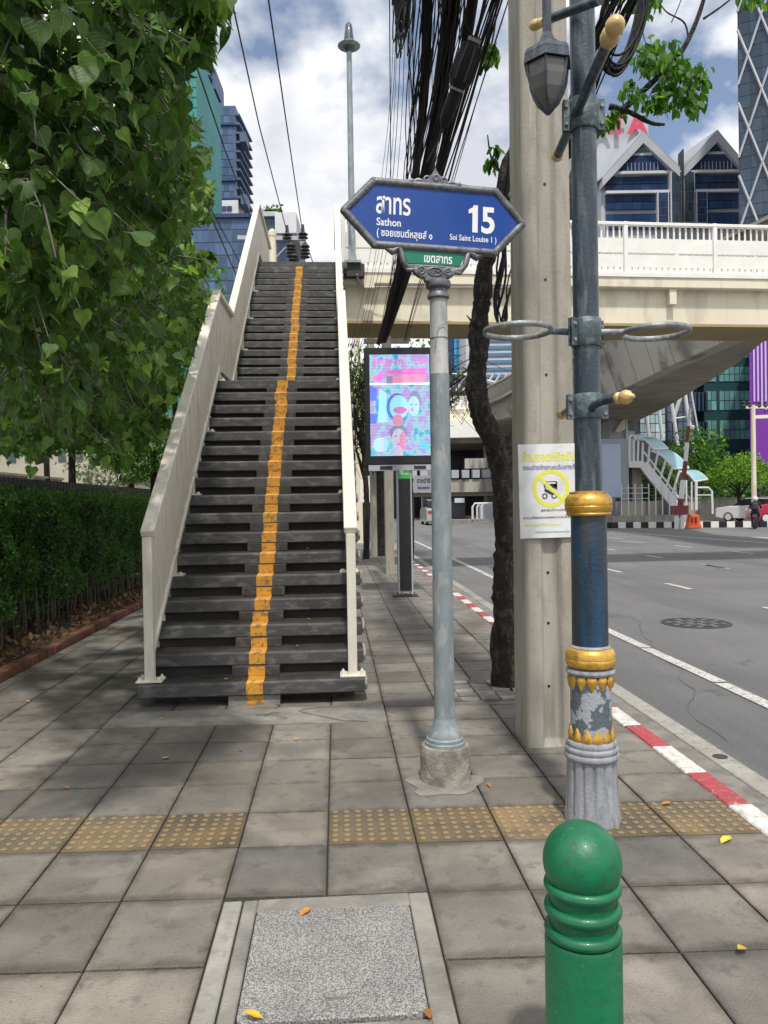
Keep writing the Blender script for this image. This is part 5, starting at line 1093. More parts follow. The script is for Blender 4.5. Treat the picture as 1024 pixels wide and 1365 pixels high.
# background street trees: bare limbs and thin dark foliage
def small_tree(name, label, px, py, trunk_r, H_, crown, nleaf, lm, lsize=.12, limbs=7, group=None, lean=0., tr_m='bark', twig=22, z=0.):
    b = gnd(px, py, z); t_ = thing(name, label, 'tree', tuple(b), group)
    top = b+Vector((lean, 0, H_*.55)); limb('trunk', [b-Vector((0, 0, .1)), b+Vector((lean*.3+.05, 0, H_*.25)), top], trunk_r, trunk_r*.65, t_, tr_m, n=9, wob=.08)
    P = []; cx, cz, rx, rz = crown
    for i in range(limbs):
        a = 2*math.pi*i/limbs+rr.uniform(-.3, .3); e_ = top+Vector((cx+rx*.75*math.cos(a), rx*.75*math.sin(a), cz+rr.uniform(-.2, .8)*rz)); mid = top.lerp(e_, .5)+Vector((0, 0, .2*rz))
        limb('branch', [top-Vector((0, 0, rr.uniform(0, H_*.15))), mid, e_], trunk_r*.45, trunk_r*.12, t_, tr_m, n=6, wob=.1, sub=4)
        for k in range(twig//limbs):
            s_ = mid.lerp(e_, rr.random()); e2 = s_+Vector((rr.uniform(-1, 1)*rx*.45, rr.uniform(-1, 1)*rx*.45, rr.uniform(-.5, .8)*rz*.5))
            P += [e2+Vector(np.random.randn(3)*rx*.13) for _ in range(int(nleaf/limbs/(twig//limbs)))]
    if twig:
        tw = MB()
        for i in range(twig*2):
            s_ = top+Vector((cx+rr.uniform(-.5, .5)*rx, rr.uniform(-.5, .5)*rx, cz+rr.uniform(-.3, .5)*rz)); tw.tube([s_, s_+Vector((rr.uniform(-.4, .4)*rx, rr.uniform(-.3, .3)*rx, rr.uniform(-.5, .6)*rz)), s_+Vector((rr.uniform(-.7, .7)*rx, rr.uniform(-.3, .3)*rx, rr.uniform(-.7, .8)*rz))], [.02, .012, .006], 4)
        tw.build('twigs', tr_m, t_, kind='stuff')
    if not P: return t_
    P_ = np.array([tuple(p) for p in P]); obj_from(leaves_mesh('crown', P_, np.random.uniform(.7, 1.2, len(P_))*lsize, OVAL if lsize < .3 else OVAL, OVALF, lm, org=ORG[t_.name]), 'crown', t_, 'stuff'); return t_
small_tree('roadside_tree', 'brown-trunked tree with a wiry crown behind the billboard column', 509, 741, .17, 5.2, (.3, 1.6, 2.0, 1.3), 900, 'leaf_mid', .13, lean=-.2)
small_tree('roadside_tree', 'thin leafy tree between the stair rail and the billboard, far along the pavement', 486, 722, .14, 5, (.2, 2.2, 2.6, 2.2), 1600, 'leaf_bright', .17)
small_tree('roadside_tree', 'farthest pale-lit tree above the traffic cone beside the pavement', 476, 712, .2, 7, (.0, 2.5, 3.6, 3.0), 1500, 'leaf_mid', .3)
small_tree('roadside_tree', 'tangled dark bare-branched tree rising over the billboard under the footbridge', 545, 742, .16, 6.0, (.2, 1.4, 2.4, 1.5), 420, 'leaf_mid', .12, twig=70, limbs=10)
small_tree('roadside_tree', 'wiry bare-twigged tree between the right stair rail and the billboard screen', 488, 745, .10, 5.4, (-.2, 1.0, 1.4, 2.2), 500, 'leaf_mid', .10, twig=60, limbs=9)
c_ = gnd(487, 722); cone = thing('traffic_cone', 'small red traffic cone far along the pavement beside a pale pole', 'traffic cone', tuple(c_))
MB().lathe(c_, [(.17, 0), (.17, .03), (.13, .04), (.035, .95), (0, .96)], 16).build('body', 'orange', cone, smooth=True); MB().lathe(c_+Vector((0, 0, .45)), [(.094, 0), (.075, .2)], 16).build('band', 'sign_white', cone, smooth=True)
s_ = thing('direction_sign', 'small white sign with dark arrows on a post left of the billboard, far off', 'sign', tuple(gnd(492, 728)))
b_ = at(487, 652, 27.5); MB().box(b_, (.36, .05, .95)).build('board', 'sign_white', s_)
for dz in (-.28, 0, .28): MB().prism([b_+Vector((-.08, -.04, dz-.06)), b_+Vector((.08, -.04, dz+.02)), b_+Vector((-.04, -.04, dz+.10))], (0, .012, 0)).build('arrow', 'ink', s_)
MB().tube([Vector((b_.x, b_.y+.05, 0)), b_+Vector((0, .05, 0))], .03, 8).build('post', 'pole_grey', s_)
# ================================================================== DISTANT STRUCTURES
Fh = Vector((math.sin(YAW), math.cos(YAW), 0))
class Tower:
    """an upright block: front face d metres off, outlines given as bearings at that distance"""
    def __init__(s, name, label, cat, px0, px1, pytop, d, turn=0., ref=None):
        s.d = d; s.k = d/FPX; s.px0 = px0; s.py0 = pytop
        s.o = at(px0, pytop if ref is None else ref, d); s.o.z = at((px0+px1)/2, pytop, d).z
        s.a = -YAW+turn; s.x = Vector((math.cos(s.a), math.sin(s.a), 0)); s.y = Vector((-math.sin(s.a), math.cos(s.a), 0)); s.M = Matrix((s.x, s.y, Vector((0, 0, 1)))).transposed()
        c = s.o+s.x*(px1-px0)*s.k/2; s.t = thing(name, label, cat, (c.x, c.y, 0)) if label else None
    def P(s, px, py, f=0.): return s.o + s.x*(px-s.px0)*s.k - Vector((0, 0, (py-s.py0)*s.k)) - s.y*f
    def box(s, x0, y0, x1, y1, f, b, name, m_, parent=None, ground=False, bevel=0.):
        p = s.P(x0, y0, f); q = s.P(x1, y1, -b)
        if ground: q.z = -.3
        c = (p+q)/2; h = abs(p.z-q.z); w = (x1-x0)*s.k
        return MB().box(c, (w, f+b, h), s.M).build(name, m_, parent or s.t, bevel=bevel)
    def panes(s, x0, y0, x1, y1, nx, ny, gx, gy, m_, parent=None, name='window', f=.08, skip=None):
        """separate panes when they show large enough, one joined mesh otherwise"""
        w = (x1-x0)/nx; h = (y1-y0)/ny; sep = max(w, h) >= 6 and nx*ny <= 260
        if sep:
            me = MB().box((0, 0, 0), ((w-gx)*s.k, f*2, (h-gy)*s.k), s.M).mesh(name, m_)
            for i in range(nx):
                for j in range(ny):
                    if skip and skip(i, j): continue
                    inst(me, name, parent or s.t, s.P(x0+w*(i+.5), y0+h*(j+.5), 0))
        else:
            mb = MB()
            for i in range(nx):
                for j in range(ny):
                    if skip and skip(i, j): continue
                    mb.box(s.P(x0+w*(i+.5), y0+h*(j+.5), 0), ((w-gx)*s.k, f*2, (h-gy)*s.k), s.M)
            mb.build(name, m_, parent or s.t, kind='stuff')
# --- left: blue tower, teal tower, podium
T = Tower('blue_glass_tower', 'dark blue glass apartment tower with white balcony edges left of the stairs', 'tower', 262, 316, 141, 160)
T.box(262, 141, 314, 286, 0, 6, 'wall', 'facade_navy', ground=True); T.box(282, 137, 297, 141, 0, 8, 'roof_box', 'facade_navy')
T.box(262, 268, 316, 292, .6, 18, 'white_storey', 'facade_white'); T.panes(264, 276, 308, 283, 6, 1, .6, 1, 'glass_navy', f=.9)
T.panes(277, 143, 312, 166, 5, 2, .25, .6, 'glass_blue'); T.panes(277, 170, 310, 266, 5, 9, .25, 1.0, 'glass_blue'); T.panes(263, 144, 276, 262, 5, 14, 1.0, 3.5, 'glass_navy', name='balcony_recess', f=.1)
T.box(276, 165, 313, 168, .5, 1, 'band', 'glass_navy'); T.box(276, 240, 313, 242, .5, 1, 'band', 'glass_navy'); T.box(276, 264, 313, 266, .5, 1, 'band', 'glass_navy')
T.box(311, 158, 317, 290, -2, 7, 'side_wall', 'facade_white', ground=True)
for k in range(10): 
    y = 152+k*12.2; q = MB(); q.prism([T.P(313, y, .2), T.P(322, y+15, -7), T.P(322, y+17, -7), T.P(313, y+2.6, .2)], T.x*1.0).build('balcony_slab', 'facade_navy', T.t)
for (y0) in (182, 264): T.box(321, y0, 329, y0+13, 2, 2, 'balcony_box', 'facade_navy')
T.box(262, 75, 281, 141, 2, 14, 'upper_block', 'facade_navy'); T.box(281, 92, 288, 118, 0, 8, 'balcony_box', 'facade_navy')
for k in range(5): T.box(264, 84+k*11, 284, 86.5+k*11, 2.4, 4, 'balcony_slab', 'facade_lgrey' if k > 2 else 'facade_navy')
T.panes(263, 77, 280, 139, 3, 7, .6, 2.5, 'glass_navy', f=2.1)
T = Tower('teal_netted_tower', 'teal green netted tower between the tree crown and the blue tower', 'tower', 205, 262, 62, 120)
T.box(205, 62, 261, 420, 0, 18, 'wall', 'teal_net', ground=True)
for k in range(26): 
    T.box(205, 75+k*13.5, 261, 75.5+k*13.5, .12, .3, 'net_seam', 'glass_teal')
for x in (247, 254): T.box(x, 62, x+.6, 420, .14, .3, 'net_seam', 'glass_teal')
T = Tower('podium_building', 'lower dark blue glass building behind the top of the stairs', 'building', 245, 388, 290, 110)
T.box(245, 289, 388, 420, 0, 25, 'wall', 'facade_navy', ground=True); T.box(245, 286, 340, 291, .5, 25, 'parapet', 'glass_navy')
T.panes(247, 294, 339, 306, 12, 1, .6, .8, 'glass_blue')
for r_ in range(6): T.panes(247, 307+r_*17, 387, 323+r_*17, 18, 1, .5, 1.4, 'glass_blue')
T.box(337, 272, 354, 291, -2, 8, 'roof_box', 'facade_lgrey'); T.box(352, 286, 372, 292, 1, 6, 'planter', 'facade_lgrey'); T.box(369, 291, 397, 318, 2, 10, 'white_box', 'facade_white'); T.box(352, 292, 370, 316, .4, 5, 'glass_box', 'glass_grey')
pl_ = [T.P(352+rr.random()*22, 286-rr.random()*(7 if rr.random() < .8 else 14), 0) for _ in range(260)]
obj_from(leaves_mesh('roof_plants', np.array([tuple(p) for p in pl_]), np.random.uniform(.3, .6, 260), OVAL, OVALF, 'leaf_mid', org=ORG[T.t.name]), 'roof_plants', T.t, 'stuff')
# --- centre: sky-blue tower and striped tower
T = Tower('sky_blue_tower', 'bright sky-blue and navy glass tower seen right of the sign post', 'tower', 588, 620, 380, 230)
T.box(588, 380, 619, 640, 0, 20, 'wall', 'facade_white', ground=True); T.box(588, 381, 604, 640, .5, 2, 'navy_side', 'glass_navy'); T.panes(604, 382, 618, 530, 2, 16, .4, .6, 'glass_sky', f=.6)
T = Tower('striped_tower', 'white tower with blue window stripes behind the dark tree trunk', 'tower', 620, 700, 380, 210)
T.box(620, 380, 688, 640, 0, 24, 'wall', 'facade_white', ground=True)
for k in range(17): T.box(626, 384+k*9.6, 687, 388.4+k*9.6, .3, 1, 'window_band', 'stripe_blue')
# --- right: gabled building
T = Tower('gabled_office_building', 'grey office building with two pointed gables and dark navy glazing', 'building', 795, 1000, 182, 125)
T.box(800, 232, 992, 400, 0, 40, 'wall', 'facade_lgrey', ground=True)
for ax_, xl, xr, yl, yr in ((853.5, 799, 901, 241, 230), (951, 906, 990, 230, 230)):
    g1 = MB(); g1.prism([T.P(xl+2, yl, .3), T.P(ax_, 184, .3), T.P(xr, yr, .3)], -T.y*-1*-.0 + T.y*30); g1.build('gable_wall', 'facade_lgrey', T.t)
    for (x0, y0) in ((xl, yl), (xr, yr)):
        a = T.P(ax_, 182, 1.6); b = T.P(x0, y0, 1.6); dn = Vector((0, 0, -11*T.k)); sx = 1 if x0 > ax_ else -1
        MB().prism([a, b, b+dn, a+dn*1.25], T.y*2.0).build('fascia', 'facade_lgrey', T.t)
        ba = T.y*42 - T.x*12*(1.0); q = MB(); q.add([a+Vector((0, 0, .25)), b+Vector((0, 0, .25)), b+Vector((0, 0, .25))+ba, a+Vector((0, 0, .25))+ba, a, b, b+ba, a+ba], [(0, 1, 2, 3), (4, 7, 6, 5), (0, 4, 5, 1), (1, 5, 6, 2), (2, 6, 7, 3), (3, 7, 4, 0)]); q.build('roof', 'facade_grey', T.t)
    MB().prism([T.P(ax_-9, 205, .9), T.P(ax_, 194, .9), T.P(ax_+9, 205, .9)], T.y*.4).build('attic_window', 'glass_teal' if ax_ < 900 else 'glass_grey', T.t)
    T.box(ax_-13, 206, ax_+13, 209.5, .9, .4, 'white_band', 'facade_white')
    zl = max(xl+6, ax_-40); zr = min(xr-8, ax_+34)
    gp2 = MB(); gp2.prism([T.P(ax_-15, 210.5, .85), T.P(ax_+15, 210.5, .85), T.P(ax_+32, 229.5, .85), T.P(ax_-32, 229.5, .85)], T.y*.5); gp2.build('gable_glazing', 'glass_navy', T.t)
    for k in range(9): T.box(ax_-20+k*5, 219, ax_-19.5+k*5, 229, 1.0, .3, 'mullion', 'facade_lgrey')
    for (ya, yb) in ((236, 245), (246.5, 255), (260, 269), (270, 279), (285, 305)): T.panes(zl-8 if ax_ < 900 else zl, ya, zr, yb, 7, 1, .35, .1, 'glass_navy', f=.5)
    for yy in (230.5, 256): T.box(zl-9 if ax_ < 900 else zl, yy, zr+1, yy+3.6, 1.1, .5, 'white_band', 'facade_white')
for xa, xb in ((889, 904), (906, 921)): 
    T.box(xa, 232, xb, 300, 1.4, .5, 'bay_frame', 'facade_white')
    T.panes(xa+1.2, 234, xb-1.2, 300, 3, 5, .5, .8, 'glass_grey', f=1.55)
for xa, xb in ((872, 887), (923, 938)): T.box(xa, 258, xb, 300, 1.2, .5, 'bay_frame', 'facade_white'); T.panes(xa+1.2, 260, xb-1.2, 300, 3, 4, .5, .8, 'glass_navy', f=1.35)
T.box(903.5, 206, 905, 300, 2, 0, 'mast', 'iron')
T = Tower('lettered_building', 'white building carrying big red rooftop letters behind the gabled roof', 'building', 770, 865, 150, 170)
T.box(770, 152, 864, 300, 0, 20, 'wall', 'facade_lgrey', ground=True); T.box(852, 152.5, 864, 156, .5, 5, 'coping', 'facade_grey')
LM = plane_matrix(T.P(790, 187, 1.2), T.x, (0, 0, 1))
for ch, x, w in (('A', 790, 25), ('T', 811, 22), ('A', 833, 28)): put_text(ch, w*T.k, 27*T.k, plane_matrix(T.P(x, 183, 1.0), T.x, (0, 0, 1)), 'red_letter', T.t, .05, name='letter', ext=.3)
# --- right: lattice tower
T = Tower('lattice_glass_tower', 'dark glass tower with white diamond lattice at the upper right edge', 'tower', 984, 1110, -160, 95, turn=R(-26), ref=120)
T.box(984, -160, 1110, 300, 0, 30, 'wall', 'glass_grey', ground=True)
T.panes(985, -160, 1108, 290, 9, 28, .5, .6, 'glass_grey', f=.1)
for s_ in (0, 1):
    for k in range(-4, 6):
        y0 = -150+k*96; xa, xb = (984, 1104) if s_ == 0 else (1104, 984)
        p, q = T.P(xa, y0, .35), T.P(xb, y0+360, .35)
        # clip below the roof
        MB().beam(p, q, .20, .24, upv=(0, 1, 0)).build('lattice_bar', 'facade_lgrey', T.t) if T.P(xa, y0).z > 8 and T.P(xb, y0+360).z > -30 else None
# --- green glass building with raking white struts
T = Tower('green_glass_building', 'dark green office building with pale teal windows on the far side of the road', 'building', 905, 998, 400, 80)
T.box(937, 400, 999, 640, 0, 1.5, 'wall', 'facade_green', ground=True); T.box(904, 400, 937, 640, -1.5, 3, 'side_wall', 'facade_green', ground=True)
for (y0, y1) in ((452, 478), (489, 509), (521, 547), (560, 586)):
    T.panes(939, y0, 953.5, y1, 2, 2, .8, 1, 'glass_teal'); T.panes(957, y0, 998, y1, 6, 2, .9, 1, 'glass_teal', skip=lambda i, j: False)
    T.panes(906, y0+3, 936, y1+3, 6, 1, 2.2, 1, 'glass_grey', f=-1.35)
T.box(960, 585, 1000, 605, -.5, 6, 'lower_storey', 'glass_dark')
T = Tower('glazed_entrance_hall', 'pale glazed hall with raking white struts beside the green building', 'building', 845, 906, 505, 68)
T.box(838, 480, 925, 590, 0, 2, 'wall', 'glass_dark', ground=True); T.panes(852, 482, 886, 588, 5, 9, .9, 1.1, 'glass_pale'); T.panes(888, 500, 924, 588, 5, 7, 1.4, 1.4, 'glass_grey')
def Z(x, y): return (780+x/4.197, 420+y/4.197)
for a, b in (((265, 470), (305, 690)), ((330, 440), (378, 700)), ((395, 400), (462, 740)), ((475, 440), (435, 610)), ((468, 360), (550, 800)), ((500, 350), (575, 680)), ((525, 640), (498, 760))):
    pa, pb = Z(*a), Z(*b); MB().tube([T.P(pa[0], pa[1], 3), T.P(pb[0], pb[1], 2.2)], .16 if a[0] != 500 else .07, 8).build('strut', 'steel_white', T.t, smooth=True)
for a, b in (((255, 495), (330, 495)), ((340, 490), (480, 500)), ((440, 595), (530, 585))):
    pa, pb = Z(*a), Z(*b); MB().tube([T.P(pa[0], pa[1], 2.4), T.P(pb[0], pb[1], 2.4)], .07, 6).build('tie', 'steel_white', T.t)
T = Tower('purple_building', 'purple painted facade with lilac vertical stripes at the right edge', 'building', 998, 1080, 430, 72, turn=R(-27))
T.box(998.5, 430, 1080, 660, 0, 15, 'wall', 'facade_purple', ground=True)
for k in range(16):
    x = 1003+k*4.6; T.box(x, 430, x+2, 535+min(k, 5)*4, .12, .2, 'stripe', 'stripe_lilac')
T = Tower('pale_side_building', 'pale low building and canopy left of the raking struts', 'building', 815, 850, 545, 62)
T.box(812, 557, 846, 590, 0, 6, 'wall', 'facade_lgrey', ground=True); T.box(833, 555, 835, 590, .3, 0, 'post', 'steel_white'); T.panes(836, 562, 846, 574, 1, 1, 0, 0, 'glass_dark')
MB().prism([T.P(818, 575, .5), T.P(826, 562, .5), T.P(831, 558, .5), T.P(831, 573, .5), T.P(822, 577, .5)], T.y*1).build('canopy', 'cream', T.t)
# --- viaduct (curved concrete skyway)
vd = thing('concrete_viaduct', 'huge stained grey concrete elevated roadway curving behind the footbridge', 'viaduct', tuple(Vector((at(900, 600, 40).x, at(900, 600, 40).y, 0))))
edge = [(1180, 372, 20.5), (1100, 398, 23.5), (1024, 430, 28), (960, 458, 32), (900, 482, 36.5), (850, 507, 42), (800, 531, 49), (740, 545, 53.5), (690, 554, 57), (668, 558, 60), (652, 561, 62)]
low = [at(*p) for p in edge]
for p in low: p.z = 8.0
outer = [at(1180, 400, 22.5), at(1110, 425, 27), at(1024, 456, 31), at(985, 482, 36.5), at(940, 510, 43), at(890, 545, 53.5), at(840, 572, 66), at(812, 588, 80), at(760, 590, 84), at(700, 592, 86), at(668, 592, 88)]
for p in outer: p.z = 8.0
nse = len(low); topz = [9.6, 10.2, 11.0, 11.5, 12.0, 12.2, 12.0, 11.4, 10.4, 10.3, 10.3]
topp = []
for i, p in enumerate(low):
    d = (low[min(i+1, nse-1)]-low[max(i-1, 0)]).normalized(); nrm = Vector((-d.y, d.x, 0)) if d.y > 0 else Vector((d.y, -d.x, 0)); nrm = Vector((-abs(nrm.x), nrm.y, 0)) if nrm.x > 0 else nrm
    topp.append(p+nrm*1.3+Vector((0, 0, topz[i]-8)))
for i in range(nse-1):
    # side segments, each with a recessed joint
    a, b = low[i], low[i+1]; c, d = topp[i+1], topp[i]; ns = max(1, int((b-a).length/2.4))
    for k in range(ns):
        t0_, t1_ = k/ns+.006, (k+1)/ns-.006
        p = [a.lerp(b, t0_), a.lerp(b, t1_), d.lerp(c, t1_), d.lerp(c, t0_)]; tk = Vector((.8, .3, 0))
        MB().add(p+[q+tk for q in p], [(0, 1, 2, 3), (4, 7, 6, 5), (0, 4, 5, 1), (1, 5, 6, 2), (2, 6, 7, 3), (3, 7, 4, 0)]).build('side_panel', 'viaduct', vd)
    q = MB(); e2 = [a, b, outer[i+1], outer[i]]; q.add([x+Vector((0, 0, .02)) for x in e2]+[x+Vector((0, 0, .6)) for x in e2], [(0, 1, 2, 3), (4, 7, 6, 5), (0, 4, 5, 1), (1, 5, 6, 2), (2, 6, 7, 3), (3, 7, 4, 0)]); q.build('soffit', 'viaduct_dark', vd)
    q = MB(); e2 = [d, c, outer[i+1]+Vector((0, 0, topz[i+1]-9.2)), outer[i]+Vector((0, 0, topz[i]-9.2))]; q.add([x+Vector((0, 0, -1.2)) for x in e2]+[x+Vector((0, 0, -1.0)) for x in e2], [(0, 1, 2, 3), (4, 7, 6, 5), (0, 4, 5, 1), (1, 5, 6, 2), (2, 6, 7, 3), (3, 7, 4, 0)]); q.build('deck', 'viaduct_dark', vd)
    MB().beam(d+Vector((0, 0, .06)), c+Vector((0, 0, .06)), .35, .12).build('coping', 'viaduct', vd)
c_ = at(812, 590, 72); MB().box((c_.x, c_.y, 3.8), (1.9, 2.2, 8.4), Euler((0, 0, -.1)).to_matrix()).build('pier', 'viaduct', vd); MB().prism([(c_.x-2.4, c_.y-1.2, 8.0), (c_.x+2.4, c_.y-1.2, 8.0), (c_.x+1.0, c_.y-1.2, 6.6), (c_.x-1.0, c_.y-1.2, 6.6)], (0, 2.4, 0)).build('pier_head', 'viaduct', vd)
# --- elevated station / road deck in the middle distance
T = Tower('elevated_roadway', 'white elevated road deck with dark underside across the far end of the road', 'elevated road', 520, 800, 525, 78)
T.box(470, 562, 800, 584, 1.5, 12, 'deck_girder', 'white_paint'); T.box(470, 527, 800, 562, 0, .8, 'parapet', 'beam_cream')
for k in range(22): T.box(472+k*15, 530, 484+k*15, 545, .25, 0, 'parapet_panel', 'white_paint'); 
T.box(470, 584, 800, 590, .2, 12, 'deck_soffit', 'viaduct_dark')
T.box(470, 590, 800, 700, -11, 16, 'dark_back_wall', 'glass_dark', ground=True)
T.box(540, 640, 760, 656, 4, -2, 'cross_beam', 'viaduct', ); T.box(540, 656, 760, 661, 3.6, -2, 'beam_foot', 'viaduct_dark')
for k in range(16): T.box(543+k*13.2, 628, 552+k*13.2, 638, 4.2, -3, 'crenel_block', 'facade_lgrey')
for x in (560, 645, 735): T.box(x, 590, x+16, 720, 2, 1, 'pier', 'viaduct_dark', ground=True)
T.box(616, 612, 665, 625, 2, -1, 'pier_cap', 'viaduct')
T.box(598, 500, 800, 520, -2, 10, 'station_roof', 'tread_brown')
for k in range(9): MB().tube([T.P(598+k*9, 522, 1), T.P(612+k*9, 500, 1)], .12, 5).build('roof_rib', 'facade_lgrey', T.t)
MB().tube([T.P(596, 500, 1.2), T.P(625, 503, 1.2), T.P(660, 514, 1.2)], .2, 6).build('roof_edge', 'facade_lgrey', T.t)
gs = thing('overhead_road_sign', 'small grey overhead sign with Thai lettering under the elevated road', 'sign', tuple(at(565, 645, 70)))
sb_ = at(552, 656, 70); sMx = plane_matrix(sb_, (math.cos(-YAW), math.sin(-YAW), 0), (0, 0, 1)); k_ = 70/FPX
MB().prism([sMx @ Vector(p) for p in [(0, 0, 0), (28*k_, 0, 0), (28*k_, 22*k_, 0), (0, 22*k_, 0)]], sMx.to_3x3() @ Vector((0, 0, -.1))).build('board', 'facade_grey', gs)
put_text('ราชดำริ', 18*k_, 7*k_, sMx @ Matrix.Translation((4*k_, 12*k_, .02)), 'glass_dark', gs, .02, ext=.0); put_text('Ratchadamri', 16*k_, 4*k_, sMx @ Matrix.Translation((5*k_, 4*k_, .02)), 'glass_dark', gs, .02, ext=.0)
# --- far side of the road
isl = MB()
A_ = Vector((6.0, 50.5, 0)); B_ = Vector((16.1, 44.25, 0)); C_ = Vector((23.6, 41.6, 0)); D_ = Vector((40, 40.6, 0))
isl.prism([(13.0, 46.3, -.2), (B_.x, B_.y+.2, -.2), (C_.x, C_.y+.2, -.2), (D_.x, D_.y, -.2), (60, 41, -.2), (60, 100, -.2), (13.0, 100, -.2)], (0, 0, .30)); structure(isl, 'far_pavement', 'gutter')
fk = thing('striped_kerb', 'black and white painted kerb along the far side of the road', 'kerb', tuple(B_))
for P0, P1 in ((Vector((13.0, 46.1, 0)), B_), (B_, C_), (C_, D_)):
    n_ = int((P1-P0).length/.40)
    for k in range(n_):
        MB().beam(P0.lerp(P1, k/n_)+Vector((0, 0, .09)), P0.lerp(P1, (k+.985)/n_)+Vector((0, 0, .09)), .25, .34).build('kerb_block', 'white_paint' if k % 2 else 'glass_dark', fk)
T = Tower('advertising_shelter', 'grey roadside box with a pale blue blank advertising panel across the road', 'advertising box', 795, 838, 584, 47)
T.box(795, 585, 838, 690, 0, 2.2, 'housing', 'facade_grey', ground=True, bevel=.04); T.box(802, 592, 827, 663, .06, .1, 'panel', 'panel_blue'); T.box(820, 664, 826, 668, .1, 0, 'fitting', 'ink')
T = Tower('roadside_wall', 'low grey concrete wall with railings below the covered stairway', 'wall', 815, 905, 668, 46.5)
T.box(822, 668, 884, 690, 0, .3, 'wall_face', 'viaduct', ground=True); T.box(800, 687, 905, 700, .5, .5, 'ledge', 'concrete_grey', ground=True)
for x in range(826, 904, 9): T.box(x, 645, x+.8, 690, .4, -.3, 'rail_post', 'steel_white')
for y in (650, 657, 664): T.box(826, y, 862, y+.7, .4, -.33, 'rail', 'steel_white')
T = Tower('far_garden_wall', 'long low pale grey wall behind the roadside tree', 'wall', 905, 1060, 664, 52)
T.box(904, 664, 1060, 690, 0, .3, 'wall_face', 'viaduct', ground=True); T.box(904, 662.5, 1060, 664, .1, .4, 'coping', 'concrete_grey')
T = Tower('far_median_barrier', 'pale concrete barrier with white hooped railings at the far end of the road', 'barrier', 595, 690, 672, 62)
T.box(640, 672, 720, 692, 0, .6, 'wall_face', 'facade_lgrey', ground=True); T.box(600, 692, 720, 699, 1, 1, 'kerb', 'concrete_grey', ground=True)
for k in range(3): MB().tube([T.P(628+k*6, 692, 1), T.P(628+k*6, 676, 1), T.P(631+k*6, 671, 1), T.P(642+k*6, 671, 1)], .09, 6).build('hoop', 'steel_white', T.t)
T = Tower('bin_cabinet', 'dark roadside cabinet with a white label under the elevated road', 'cabinet', 602, 622, 668, 66)
T.box(603, 668, 620, 700, 0, 1, 'body', 'glass_dark', ground=True); T.box(606, 664, 619, 670, .2, 0, 'label_board', 'facade_white')
# covered stairway across the road
cvs = thing('covered_stairway', 'white steel stairway with curved blue-green glass canopies across the road', 'stairway', tuple(at(900, 690, 47)))
def CP(px, py, f=0.): return at(px, py, 47+f)
def bar(a, b, r_, nm='rail', m_='steel_white', fa=0., fb=None): return MB().tube([CP(a[0], a[1], fa), CP(b[0], b[1], fa if fb is None else fb)], r_, 6).build(nm, m_, cvs)
for f in (0, 2.2):
    MB().beam(CP(857, 619, f), CP(904, 679, f), .3, .55).build('stringer', 'steel_white' if f == 0 else 'facade_lgrey', cvs); MB().beam(CP(838, 619, f), CP(858, 619, f), .3, .4).build('landing_edge', 'steel_white', cvs)
    MB().beam(CP(873, 600, f), CP(922, 668, f), .09, .09).build('handrail', 'steel_white', cvs) if f else bar((858, 602), (908, 668), .06)
    for i, (x, y) in enumerate([(839, 619), (845, 619), (850, 619), (856, 619), (863, 627), (870, 636), (878, 646), (886, 656), (894, 666)]):
        top = [(839, 584), (845, 586), (851, 587), (857, 590), (866, 595), (874, 600), (884, 611), (893, 620), (902, 627)][i]
        bar((x, y), (top[0]+(4 if i > 4 else 0), top[1]), .07, 'post', fa=f)
for i in range(14):
    a = CP(858+i*3.3, 621+i*4.25, 0); MB().box(a+Vector((.1, 1.1, .0)), (.34, 2.1, .06)).build('step', 'viaduct_dark', cvs)
MB().box(CP(848, 621, 1.1), (1.2, 2.3, .2), Euler((0, 0, -YAW)).to_matrix()).build('landing', 'viaduct_dark', cvs); MB().box((CP(847, 650, 1.1).x, CP(847, 650, 1.1).y, 1.9), (.6, .6, 4.2)).build('column', 'viaduct', cvs)
def canopy(q4):
    a, b, c, d = q4; n_ = 6; mb = MB(); vs = []
    for i in range(n_+1):
        t_ = i/n_; s_ = math.sin(math.pi*t_)*.22
        p = CP(lerp(a[0], d[0], t_), lerp(a[1], d[1], t_), 0)+Vector((0, 0, s_)); q = CP(lerp(b[0], c[0], t_), lerp(b[1], c[1], t_), 2.2)+Vector((0, 0, s_)); vs += [p, q, p+Vector((0, 0, .06)), q+Vector((0, 0, .06))]
    for i in range(n_):
        k = 4*i; mb_f = [(k, k+1, k+5, k+4), (k+2, k+6, k+7, k+3), (k, k+4, k+6, k+2), (k+1, k+3, k+7, k+5)]; mb.add([], []); mb.f += mb_f
    mb.f += [(0, 2, 3, 1), (4*n_, 4*n_+1, 4*n_+3, 4*n_+2)]; mb.v += [tuple(v) for v in vs]
    o = mb.build('canopy', 'canopy', cvs)
    for e0, e1, f in ((a, d, 0), (b, c, 2.2)):
        MB().tube([CP(lerp(e0[0], e1[0], i/n_), lerp(e0[1], e1[1], i/n_), f)+Vector((0, 0, .22*math.sin(math.pi*i/n_))) for i in range(n_+1)], .07, 6).build('canopy_edge', 'steel_white', o)
    MB().tube([CP(*d, 0), CP(*c, 2.2)], .07, 6).build('canopy_edge', 'steel_white', o)
canopy(((839, 584), (856, 583), (864, 586), (848, 586))); canopy(((850, 585), (864, 584), (890, 598), (871, 599))); canopy(((868, 601), (888, 600), (918, 624), (898, 625))); canopy(((906, 629), (918, 628), (943, 639), (926, 642)))
for p in ((928, 642), (922, 642), (915, 640)): bar(p, (p[0], 680), .09 if p[0] == 928 else .05, 'post')
MB().tube([CP(930, 650), CP(944, 650), CP(949, 655), CP(950, 685)], .07, 6).build('hoop', 'steel_white', cvs); bar((930, 660), (949, 660), .04); 
